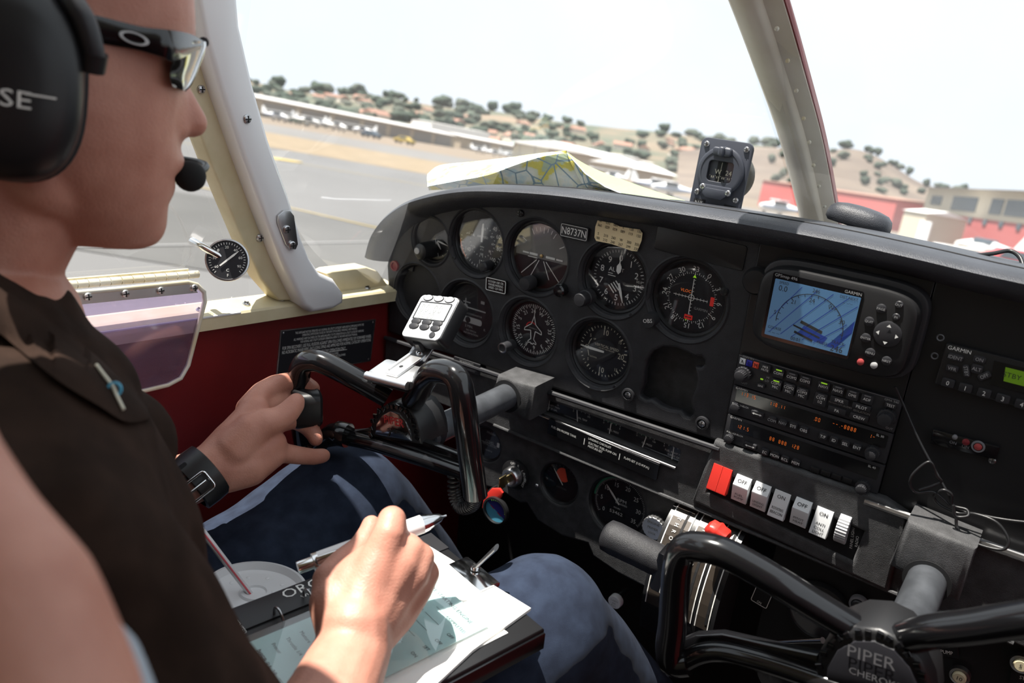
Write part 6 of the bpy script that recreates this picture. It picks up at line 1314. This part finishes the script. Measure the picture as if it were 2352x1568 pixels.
for i, (a, b) in enumerate((('BEFORE STARTING ENGINE', ''), ('Preflight', 'COMPLETED'), ('Carburetor Heat', 'OFF'), ('Avionics Equip', 'OFF'), ('Brakes', 'SET'), ('Circuit Breakers', 'ON'), ('', ''), ('STARTING ENGINE', ''), ('Fuel Pump', 'OFF'), ('Master Switch', 'SET'), ('Mixture', 'RICH'), ('Throttle 1/4', 'OPEN'), ('Primer', 'AS REQ'), ('Beacon', 'ON'), ('Starter', 'ENGAGE'))):
    bold = b == ''; pass
    if a: mm.text(a, .0052 if bold else .0044, cM_, cx0 + .012 + (i % 1), ty - i*.0118, h=.0006, al='L', sx=1.1)
    if b: mm.text('-'*14, .0044, cM_, cx0 + .048, ty - i*.0118, h=.0006, al='L'); mm.text(b, .0044, cM_, cx1 - .004, ty - i*.0118, h=.0006, al='R')
mm.text('PIPER PA-28', .0052, cM_, cx0 + .012, k2(610, 1520, .006)[1], h=.0006, al='L', sx=1.2)
obj('lettering', mm, 'black_ink', tc_, 0, fix=False)['kind'] = 'stuff'
obj('clear_sleeve', MB().prism([(cx0 - .006, cy0 + .012), (cx1 + .006, cy0 + .010), (cx1 + .006, cy1 - .01), (cx0 - .006, cy1 - .01)], .0012, .0016, cM_), 'sleeve_film', tc_, 0)
# ================================================================ drink cup
cc = on(588, 1352, 2, -.205); t = thing('drink_cup', 'paper cup with flat white plastic lid and striped straw between the thighs', 'cup', tuple(cc - UPT*.12))
cuM = frame(cc, (1, 0, 0), Vector((0, 1, 0)) - UPT*UPT.y)
obj('lid', MB().lathe([(.046, -.010), (.047, -.002), (.0455, .002), (.0425, .0025), (.040, -.004), (.037, -.005), (.015, -.0045), (.014, -.002), (.010, -.002), (.009, -.004), (.0001, -.004)], cuM, 52), 'white_plastic', t, 40); obj('cup_body', MB().lathe([(.034, -.13), (.035, -.13), (.045, -.008), (.044, -.008)], cuM, 44), 'paper', t, 40)
for k in range(10): a = k*.63 + .2; obj('lid_dimple', MB().sph((0, 0, 0), .0022, (1, 1, .4), M=cuM @ Matrix.Translation((.028*cos(a), .028*sin(a), -.0048)), n=10), 'white_plastic', t)
s0 = cuM @ Vector((-.004, -.004, -.004)); s1 = on(520, 1292, 1, s0.y - .02); sd = (s1 - s0).normalized(); stw = MB().tube([s0 - sd*.03, s0 + sd*.11], .0028, 14); so_ = obj('straw', stw, 'white_plastic', t, 60); sM = sd.to_track_quat('Z', 'Y').to_matrix().to_4x4(); sM.translation = s0; obj('straw_stripe', MB().tube([s0 + (CP - s0).normalized()*.0032 - sd*.004, s0 + (CP - s0).normalized()*.0032 + sd*.11], .0010, 6), 'red_wire', so_)
# ================================================================ blurred arm near the lens
am = MB(); am.chain([(Vector((-.10, -1.12, .10)), .046), (at(-270, 560, .25).lerp(Vector((-.10, -1.12, .10)), .5), .040), (at(-270, 560, .25), .030), (at(-245, 900, .24), .0250), (at(-235, 1050, .235), .0245), (at(-120, 1250, .23), .0255), (at(-15, 1420, .225), .0285), (at(50, 1650, .22), .031), (at(80, 1900, .21), .033)], 20)
amm = remesh(am, .003, 10, .5); t = thing('person', 'blurred bare arm close to the lens at the lower left edge', 'person', tuple(at(40, 1350, .23))); obj('arm', amm, 'skin', t, 180, fix=False)
sl2 = MB().chain([(at(90, 1440, .255), .018), (at(150, 1580, .25), .024), (at(170, 1750, .24), .028)], 16); obj('sleeve', remesh(sl2, .004, 4), 'grey_cloth', t, 180, fix=False, label='blurred grey cloth edge')
# ================================================================ outside (level world frame)
CW_ = S @ CP; ZG = CW_.z - 1.95
S3 = S.to_3x3()
def wray(px, py): return S3 @ ray(px, py)
def gnd(px, py, z=None):                             # pixel onto the ground plane
    d = wray(px, py); zz = ZG if z is None else z; k = (zz - CW_.z)/d.z if d.z < -1e-5 else 4000
    return CW_ + d*min(k, 4000)
def far(px, py, dist, z=None):                       # a point at a horizontal distance along the pixel's bearing
    d = wray(px, py); h = Vector((d.x, d.y, 0)).length; p = CW_ + d*(dist/h)
    if z is not None: p.z = z
    return p
mat('asphalt', (.105, .104, .104), .9, var=.10, vscale=.15, detail=8)
mat('asphalt_dark', (.075, .074, .072), .9, var=.15, vscale=.3, detail=8)
mat('concrete', (.13, .125, .12), .9, var=.08, vscale=.1)
mat('dry_grass', (.165, .125, .075), .95, col2=(.21, .16, .10), vscale=.6)
mat('dirt', (.16, .125, .09), .95, var=.1, vscale=.05)
mat('yellow_paint', (.34, .25, .06), .7)
mat('white_paint', (.22, .22, .22), .7)
mat('hill_green', (.060, .085, .060), .95, col2=(.20, .145, .10), vscale=.016, detail=8)
mat('hill_brown', (.105, .082, .066), .95, col2=(.165, .13, .10), vscale=.014, detail=8)
mat('leaf', (.040, .060, .042), .9, var=.3, vscale=.3)
mat('leaf_grey', (.070, .085, .065), .9, var=.3, vscale=.3)
mat('house_wall', (.55, .50, .43), .8); mat('house_roof', (.27, .15, .11), .8)
mat('hangar_tan', (.34, .28, .21), .8); mat('hangar_roof', (.48, .47, .46), .6); mat('hangar_door', (.20, .18, .16), .7)
mat('bldg_red', (.42, .10, .095), .8); mat('bldg_cream', (.52, .46, .36), .8); mat('win_dark', (.05, .07, .09), .2); mat('plane_white', (.72, .72, .72), .35); mat('plane_blue', (.08, .16, .35), .4); mat('truck_red', (.50, .04, .05), .5); mat('roof_white', (.75, .75, .74), .6)
def gobj(name, mb, m, par=None, ang=30, fix=True): 
    return obj(name, mb, m, par, ang, fix, ship=(par is not None))
def flat(pts, dz): return MB().add([(p.x, p.y, ZG + dz) for p in pts], [tuple(range(len(pts)))])
big = MB().add([(-4500, -800, ZG), (4500, -800, ZG), (4500, 6000, ZG), (-4500, 6000, ZG)], [(0, 1, 2, 3)])
struct(gobj('ground', big, 'dirt', ang=0), 'dry ground of the airfield')
# runway direction taken from the dry grass edge
ga, gb = gnd(630, 341), gnd(985, 402); rd = Vector((gb.x - ga.x, gb.y - ga.y, 0)).normalized(); rn = Vector((-rd.y, rd.x, 0)); rn = rn if rn.y > 0 else -rn
def strip(d0, d1, l0=-900, l1=900): o = ga; return [o + rd*l0 + rn*d0, o + rd*l1 + rn*d0, o + rd*l1 + rn*d1, o + rd*l0 + rn*d1]
dcam = (Vector((CW_.x, CW_.y, 0)) - Vector((ga.x, ga.y, 0))).dot(rn)
ap = struct(gobj('apron', flat(strip(dcam - 60, -0.0), .02), 'asphalt', ang=0), 'grey asphalt taxiway and apron')
struct(gobj('runway', flat(strip(dcam + 9.5, dcam + 17), .03), 'asphalt_dark', ang=0), 'darker asphalt band')
struct(gobj('grass_strip', flat(strip(0, 30), .03), 'dry_grass', ang=0), 'dry tan grass strip beyond the taxiway')
struct(gobj('far_taxiway', flat(strip(30, 75), .02), 'concrete', ang=0), 'pale far taxiway by the hangars')
def gline(p, q, w, m, nm, lab):
    a, b = gnd(*p), gnd(*q); d = (b - a).normalized(); n = Vector((-d.y, d.x, 0))*(w/2); a2, b2 = a - d*6, b + d*12
    o = gobj(nm, flat([a2 - n, b2 - n, b2 + n, a2 + n], .045), m, ang=0); struct(o, lab)
gline((690, 487), (845, 523), .09, 'yellow_paint', 'taxi_line', 'yellow painted taxi line'); gline((720, 563), (870, 560), .06, 'white_paint', 'joint_line', 'pale line on the apron')
gline((625, 366), (985, 430), .12, 'yellow_paint', 'edge_line', 'faint yellow edge line of the taxiway')
c_ = gnd(645, 368); struct(gobj('ground_marking', MB().add([(c_.x + .7*cos(a), c_.y + 1.0*sin(a), ZG + .05) for a in (2*pi*k/28 for k in range(28))], [tuple(range(28))]), 'yellow_paint', ang=0), 'yellow round marking on the taxiway')
# hills --------------------------------------------------------------------
def hill(name, lab, sky, d_top, d_foot, m, rough):
    pts = cat([Vector((a, b, 0)) for a, b in sky], 8); rows = []; nr = 9
    for j in range(nr + 1):
        f = j/nr; row = []
        for p in pts:
            top = far(p.x, p.y, d_top); foot = far(p.x, p.y + 60, d_foot, ZG - 1); q = foot.lerp(top, f); q.z = ZG - 1 + (top.z - ZG)*(f**1.15)
            if 0 < j: n_ = noise.noise(Vector((q.x*.012, q.y*.012, 3))); q.z += rough*n_*(1 if j < nr else .5)
            row.append(q)
        rows.append(row)
    rows.append([far(p.x, p.y, d_top*1.4, ZG) for p in pts])
    o = gobj(name, MB().sheet(rows), m, ang=180, fix=False); struct(o, lab); return rows
skyL = [(-300, 95), (0, 130), (300, 160), (520, 178), (600, 190), (660, 206), (720, 212), (800, 216), (880, 222), (960, 234), (1040, 246), (1120, 252), (1200, 262), (1300, 280), (1400, 292), (1500, 300), (1600, 312), (1700, 326), (1780, 334), (1860, 360), (1960, 430)]
skyR = [(1560, 345), (1650, 335), (1760, 335), (1850, 345), (1900, 342), (1960, 338), (2010, 352), (2060, 380), (2120, 415), (2200, 438), (2300, 462), (2400, 480), (2600, 505), (3000, 560)]
HL = hill('hillside_green', 'hazy green wooded hillside with scattered houses', skyL, 1250, 520, 'hill_green', 6)
HRr = hill('hillside_brown', 'brown dry hill on the right', skyR, 820, 420, 'hill_brown', 4)
def blob(seed, n=12):
    mb = MB(); mb.sph((0, 0, .62), .5, (.9, .9, .85), n=n); rnd = random.Random(seed)
    for k in range(5): a = k*1.3 + rnd.random(); mb.sph((.28*cos(a), .28*sin(a), .45 + .4*rnd.random()), .27, n=8)
    mb.v = [v + Vector((noise.noise(v*5 + Vector((seed, 0, 0))), noise.noise(v*5 + Vector((0, seed, 0))), noise.noise(v*5)))*.10 for v in mb.v]; return mb
def mesh_of(mb, m, nm):
    me = bpy.data.meshes.new(nm); me.from_pydata(mb.v, [], mb.f); me.materials.append(MT[m]); me.shade_smooth(); return me
crowns = [mesh_of(blob(3), 'leaf', 'crown'), mesh_of(blob(8), 'leaf_grey', 'crown'), mesh_of(blob(14), 'leaf', 'crown')]
trunk = mesh_of(MB().lathe([(.05, -.1), (.035, .4)], I4, 6), 'hangar_door', 'trunk')
def tree(p, h, w, k, lab, grp):
    r = bpy.data.objects.new('tree', None); COL.objects.link(r); r.location = p; r.scale = (w, w, h); r.rotation_euler = (0, 0, random.random()*6); tag(r, lab, 'tree', grp)
    for nm, me in (('crown', crowns[k]), ('trunk', trunk)): o = bpy.data.objects.new(nm, me); COL.objects.link(o); o.parent = r
hw_ = mesh_of(MB().box(-.5, .5, -.5, .5, 0, .62), 'house_wall', 'wall'); hw_.shade_flat()
hr_ = mesh_of(MB().add([(-.56, -.56, .6), (.56, -.56, .6), (.56, .56, .6), (-.56, .56, .6), (-.56, 0, 1), (.56, 0, 1)], [(0, 1, 5, 4), (2, 3, 4, 5), (0, 4, 3), (1, 2, 5)]), 'house_roof', 'roof'); hr_.shade_flat()
def house(p, s, lab, grp):
    r = bpy.data.objects.new('house', None); COL.objects.link(r); r.location = p; r.scale = (s*1.5, s, s*.75); r.rotation_euler = (0, 0, random.random()*3); tag(r, lab, 'house', grp)
    for nm, me in (('wall', hw_), ('roof', hr_)): o = bpy.data.objects.new(nm, me); COL.objects.link(o); o.parent = r
rnd = random.Random(11)
def pick(rows, i0, i1, j0, j1):
    j = rnd.randint(j0, j1); i = rnd.randint(int(len(rows[0])*i0), int(len(rows[0])*i1) - 2); a, b = rows[j][i], rows[j][i+1]; c2, d2 = rows[j+1][i], rows[j+1][i+1]; f, g = rnd.random(), rnd.random(); return a.lerp(b, f).lerp(c2.lerp(d2, f), g)
for i in range(230):
    p = pick(HL, .18, .95, 1, 8); tree(p - Vector((0, 0, 1)), rnd.uniform(5, 11), rnd.uniform(8, 17), i % 3, 'dark tree on the green hillside', 'trees on the green hillside')
for i in range(34): k = rnd.randint(int(len(HL[0])*.2), len(HL[0]) - 10); p = HL[9][k]; tree(p - Vector((0, 0, 3)), rnd.uniform(10, 20), rnd.uniform(14, 26), i % 3, 'tree on the green skyline', 'trees on the skyline')
for i in range(46): p = pick(HL, .2, .9, 0, 6); house(p - Vector((0, 0, .5)), rnd.uniform(7, 12), 'small pale house with red roof on the hillside', 'houses on the hillside')
for i in range(40): p = pick(HRr, .05, .8, 2, 8); tree(p - Vector((0, 0, 1)), rnd.uniform(4, 8), rnd.uniform(5, 10), i % 3, 'shrubby tree on the brown hill', 'trees on the brown hill')
for i in range(16): k = rnd.randint(int(len(HRr[0])*.3), int(len(HRr[0])*.8)); p = HRr[9][k]; tree(p - Vector((0, 0, 1)), rnd.uniform(5, 9), rnd.uniform(6, 12), i % 3, 'tree on the brown skyline', 'trees on the brown skyline')
# buildings ------------------------------------------------------------------
def building(name, lab, a, b, depth, hgt, wall, roof, over=.6, pitch=0, wins=(), cat_='building', band=None, grp=None):
    a, b = Vector((a.x, a.y, ZG)), Vector((b.x, b.y, ZG)); u = (b - a).normalized(); n = Vector((-u.y, u.x, 0)); 
    if n.dot(a - CW_) < 0: n = -n
    L = (b - a).length; t = thing(name, lab, cat_, tuple(a), grp, ship=False)
    q = lambda x, y, z: a + u*x + n*y + Vector((0, 0, z))
    def bx(x0, x1, y0, y1, z0, z1): return MB().add([q(x0, y0, z0), q(x1, y0, z0), q(x1, y1, z0), q(x0, y1, z0), q(x0, y0, z1), q(x1, y0, z1), q(x1, y1, z1), q(x0, y1, z1)], [(0, 1, 2, 3), (4, 5, 6, 7), (0, 1, 5, 4), (1, 2, 6, 5), (2, 3, 7, 6), (3, 0, 4, 7)])
    obj('wall', bx(0, L, 0, depth, 0, hgt), wall, t, 0)
    if band: obj('upper_wall', bx(-.05, L + .05, -.05, depth, hgt*band, hgt), 'bldg_cream', t, 0)
    rf = MB().add([q(-over, -over, hgt), q(L + over, -over, hgt), q(L + over, depth + over, hgt), q(-over, depth + over, hgt), q(-over, depth/2, hgt + pitch + .4), q(L + over, depth/2, hgt + pitch + .4)], [(0, 1, 5, 4), (2, 3, 4, 5), (0, 4, 3), (1, 2, 5), (0, 1, 2, 3)]); obj('roof', rf, roof, t, 0)
    for x0, x1, z0, z1, m in wins: obj('door' if z0 < .1 else 'window', bx(x0, x1, -.12, .05, z0, z1), m, t, 0)
    return t
a, b = far(560, 330, 225), far(1040, 352, 330); L = (b - a).length
building('hangar_row', 'long low tan hangar row with pale roof, left of the windshield', a, b, 14, 4.6, 'hangar_tan', 'hangar_roof', .8, .6, [(L*.05 + k*L*.135, L*.05 + k*L*.135 + L*.11, 0, 3.8, 'hangar_door') for k in range(7)])
a, b = far(1055, 350, 362), far(1260, 366, 420); L = (b - a).length
building('hangar_row', 'second tan hangar row further right, hazy behind the chart', a, b, 14, 5.2, 'hangar_tan', 'hangar_roof', .8, .6, [(L*.1 + k*L*.3, L*.1 + k*L*.3 + L*.2, 0, 4.2, 'hangar_door') for k in range(3)])
building('warehouse', 'white box warehouse behind the second hangar row', far(985, 330, 420), far(1120, 340, 440), 20, 10, 'roof_white', 'roof_white', .3)
building('warehouse', 'long teal sided warehouse low on the hillside', far(1190, 350, 460), far(1330, 366, 470), 20, 9, 'teal_card', 'hangar_roof', .3)
building('hangar', 'large pale roofed hangar right of the chart peak', far(1345, 415, 190), far(1480, 420, 230), 20, 4.5, 'hangar_tan', 'roof_white', 1, 1.4)
building('hangar', 'white roofed shed left of the compass', far(1450, 432, 150), far(1540, 440, 160), 10, 3.0, 'hangar_tan', 'roof_white', .6, .8)
building('house', 'square white house above the sheds', far(1425, 380, 420), far(1465, 384, 425), 14, 10, 'roof_white', 'roof_white', .3); building('house', 'smaller white house beside the square one', far(1475, 385, 430), far(1500, 388, 432), 12, 9, 'roof_white', 'roof_white', .3)
building('red_hangar', 'long low salmon red hangar behind the centre post', far(1740, 470, 190), far(2045, 520, 160), 16, 5.5, 'bldg_red', 'house_roof', .3, .2)
a, b = far(2104, 540, 118), far(2420, 600, 84); L = (b - a).length
building('terminal_building', 'two storey building, red below and cream above, with dark windows', a, b, 18, 6.6, 'bldg_red', 'hangar_roof', 1.2, .5, [(L*.06, L*.16, 4.6, 5.7, 'win_dark'), (L*.26, L*.46, 4.2, 5.8, 'win_dark'), (L*.56, L*.64, 4.2, 5.8, 'win_dark'), (L*.66, L*.82, 4.2, 5.8, 'win_dark')] + [(L*(.10 + .11*k), L*(.10 + .11*k) + .9, 3.0, 3.6, 'win_dark') for k in range(8)], band=.55)
building('shed', 'small cream shed with a white door left of the terminal', far(2062, 540, 100), far(2112, 548, 97), 5, 3.2, 'bldg_cream', 'roof_white', .2, .1, [(3.2, 5.0, 0, 2.4, 'roof_white')])
building('house', 'white house on the brown hill slope', far(2012, 460, 400), far(2062, 468, 400), 12, 6, 'roof_white', 'roof_white', .3); building('house', 'low pale house on the brown hill', far(1905, 440, 420), far(1955, 446, 420), 12, 8, 'house_wall', 'hangar_roof', .3)
# parked airplanes -----------------------------------------------------------
def airplane(p, yaw, s, lab, grp=None, stripe='plane_blue', low_=False):
    r = thing('airplane', lab, 'airplane', (0, 0, 0), grp, ship=False); 
    mb = MB(); st = [(-3.4, .05, 1.25), (-2.6, .16, 1.22), (-1.2, .38, 1.2), (0, .58, 1.25), (1.0, .56, 1.2), (2.0, .45, 1.05), (2.7, .30, 1.0), (2.85, .12, 1.0)]
    mb.loft([[(x_, rr_*cos(2*pi*k/12)*.95, z_ + rr_*sin(2*pi*k/12)*1.1) for k in range(12)] for x_, rr_, z_ in st]); obj('fuselage', mb, 'plane_white', r, 60)
    zw = .75 if low_ else 1.95
    obj('wing', MB().prism([(1.0, -5.2), (1.15, 0), (1.0, 5.2), (-.2, 5.2), (-.35, 0), (-.2, -5.2)], zw, zw + .16, I4, .05), 'plane_white', r); obj('tailplane', MB().prism([(-2.6, -1.6), (-2.6, 1.6), (-3.3, 1.6), (-3.3, -1.6)], 1.25, 1.32), 'plane_white', r)
    obj('fin', MB().prism([(-2.2, 1.3), (-3.0, 2.7), (-3.5, 2.7), (-3.4, 1.2)], -.05, .05, Matrix.Rotation(pi/2, 4, 'X')), 'plane_white', r); obj('stripe', MB().box(-2.4, 2.4, -.60, .60, 1.12, 1.24), stripe, r, 0); obj('canopy_glass', MB().box(-.6, 1.0, -.5, .5, 1.45, 1.9, I4, .15), 'win_dark', r)
    for q in ((.1, -1.0), (.1, 1.0), (2.1, 0)): obj('wheel', MB().tube([(q[0], q[1] - .1, .22), (q[0], q[1] + .1, .22)], .22, 12), 'black_matte', r); obj('gear_leg', MB().tube([(q[0], q[1], .25), (q[0], q[1]*.5, .9)], .05, 6), 'plane_white', r)
    r.location = (p.x, p.y, ZG + .05); r.rotation_euler = (0, 0, yaw); r.scale = (s, s, s); return r
airplane(far(2268, 560, 70), radians(150), .9, 'white low wing airplane parked before the red terminal building', None, 'plane_white', True)
airplane(far(830, 340, 205), radians(200), 1, 'white high wing airplane before the hangar row', 'airplanes parked by the hangars'); 
for k, (px, d, y_) in enumerate(((628, 180, 20), (665, 200, 160), (700, 184, 35), (735, 208, 170), (768, 190, 10))): airplane(far(px, 330, d), radians(y_), 1, 'one of the closely parked airplanes left of the high wing one', 'airplanes parked by the hangars', ('plane_blue', 'plane_white', 'leaf')[k % 3])
for k, (px, d, y_, l_) in enumerate(((1500, 105, 30, 'blue and white airplane at the left of the pair by the compass'), (1545, 98, 200, 'blue and white airplane right beside the compass'), (1405, 125, 160, 'white airplane before the pale roofed hangar'), (1805, 100, 190, 'white airplane seen through the gap by the centre post'))): airplane(far(px, 440, d), radians(y_), .9, l_, None)
for k, (px, d) in enumerate(((1095, 260), (1130, 255), (1165, 250))): airplane(far(px, 380, d), radians(30*k), 1, 'white airplane hazy above the chart', 'airplanes above the chart')
# red truck / cars
def car(p, yaw, m, lab, s=1):
    r = thing('car', lab, 'car', (0, 0, 0), None, ship=False); sd = [(-2.1, .35), (-2.15, .85), (-1.4, .98), (-.9, 1.45), (.6, 1.48), (1.2, .98), (2.1, .85), (2.15, .4)]
    obj('car_body', MB().prism(sd, -.85, .85, Matrix.Rotation(pi/2, 4, 'X'), .08, True), m, r); obj('window_band', MB().prism([(-1.0, 1.0), (-.75, 1.38), (.5, 1.40), (.95, 1.0)], -.87, .87, Matrix.Rotation(pi/2, 4, 'X')), 'win_dark', r, 0)
    for x_ in (-1.35, 1.35):
        for y_ in (-.8, .8): obj('wheel', MB().tube([(x_, y_ - .1, .33), (x_, y_ + .1, .33)], .33, 14), 'black_matte', r)
    r.location = (p.x, p.y, ZG + .05); r.rotation_euler = (0, 0, yaw); r.scale = (s, s, s)
car(gnd(2320, 640), radians(15), 'truck_red', 'red vehicle on the ground at the right edge'); car(far(848, 348, 170), radians(10), 'win_dark', 'small dark car on the far taxiway'); car(far(925, 356, 165), radians(12), 'yellow_paint', 'small yellow vehicle on the far taxiway')
car(far(680, 330, 190), 0.1, 'leaf', 'dark green car between the parked airplanes')
# ================================================================ stand the aircraft on level ground
for o in SHIP:
    o.rotation_euler = (S.to_3x3() @ o.rotation_euler.to_matrix()).to_euler(); o.location = S @ o.location
for o in bpy.data.objects:
    if '_o' in o: del o['_o']
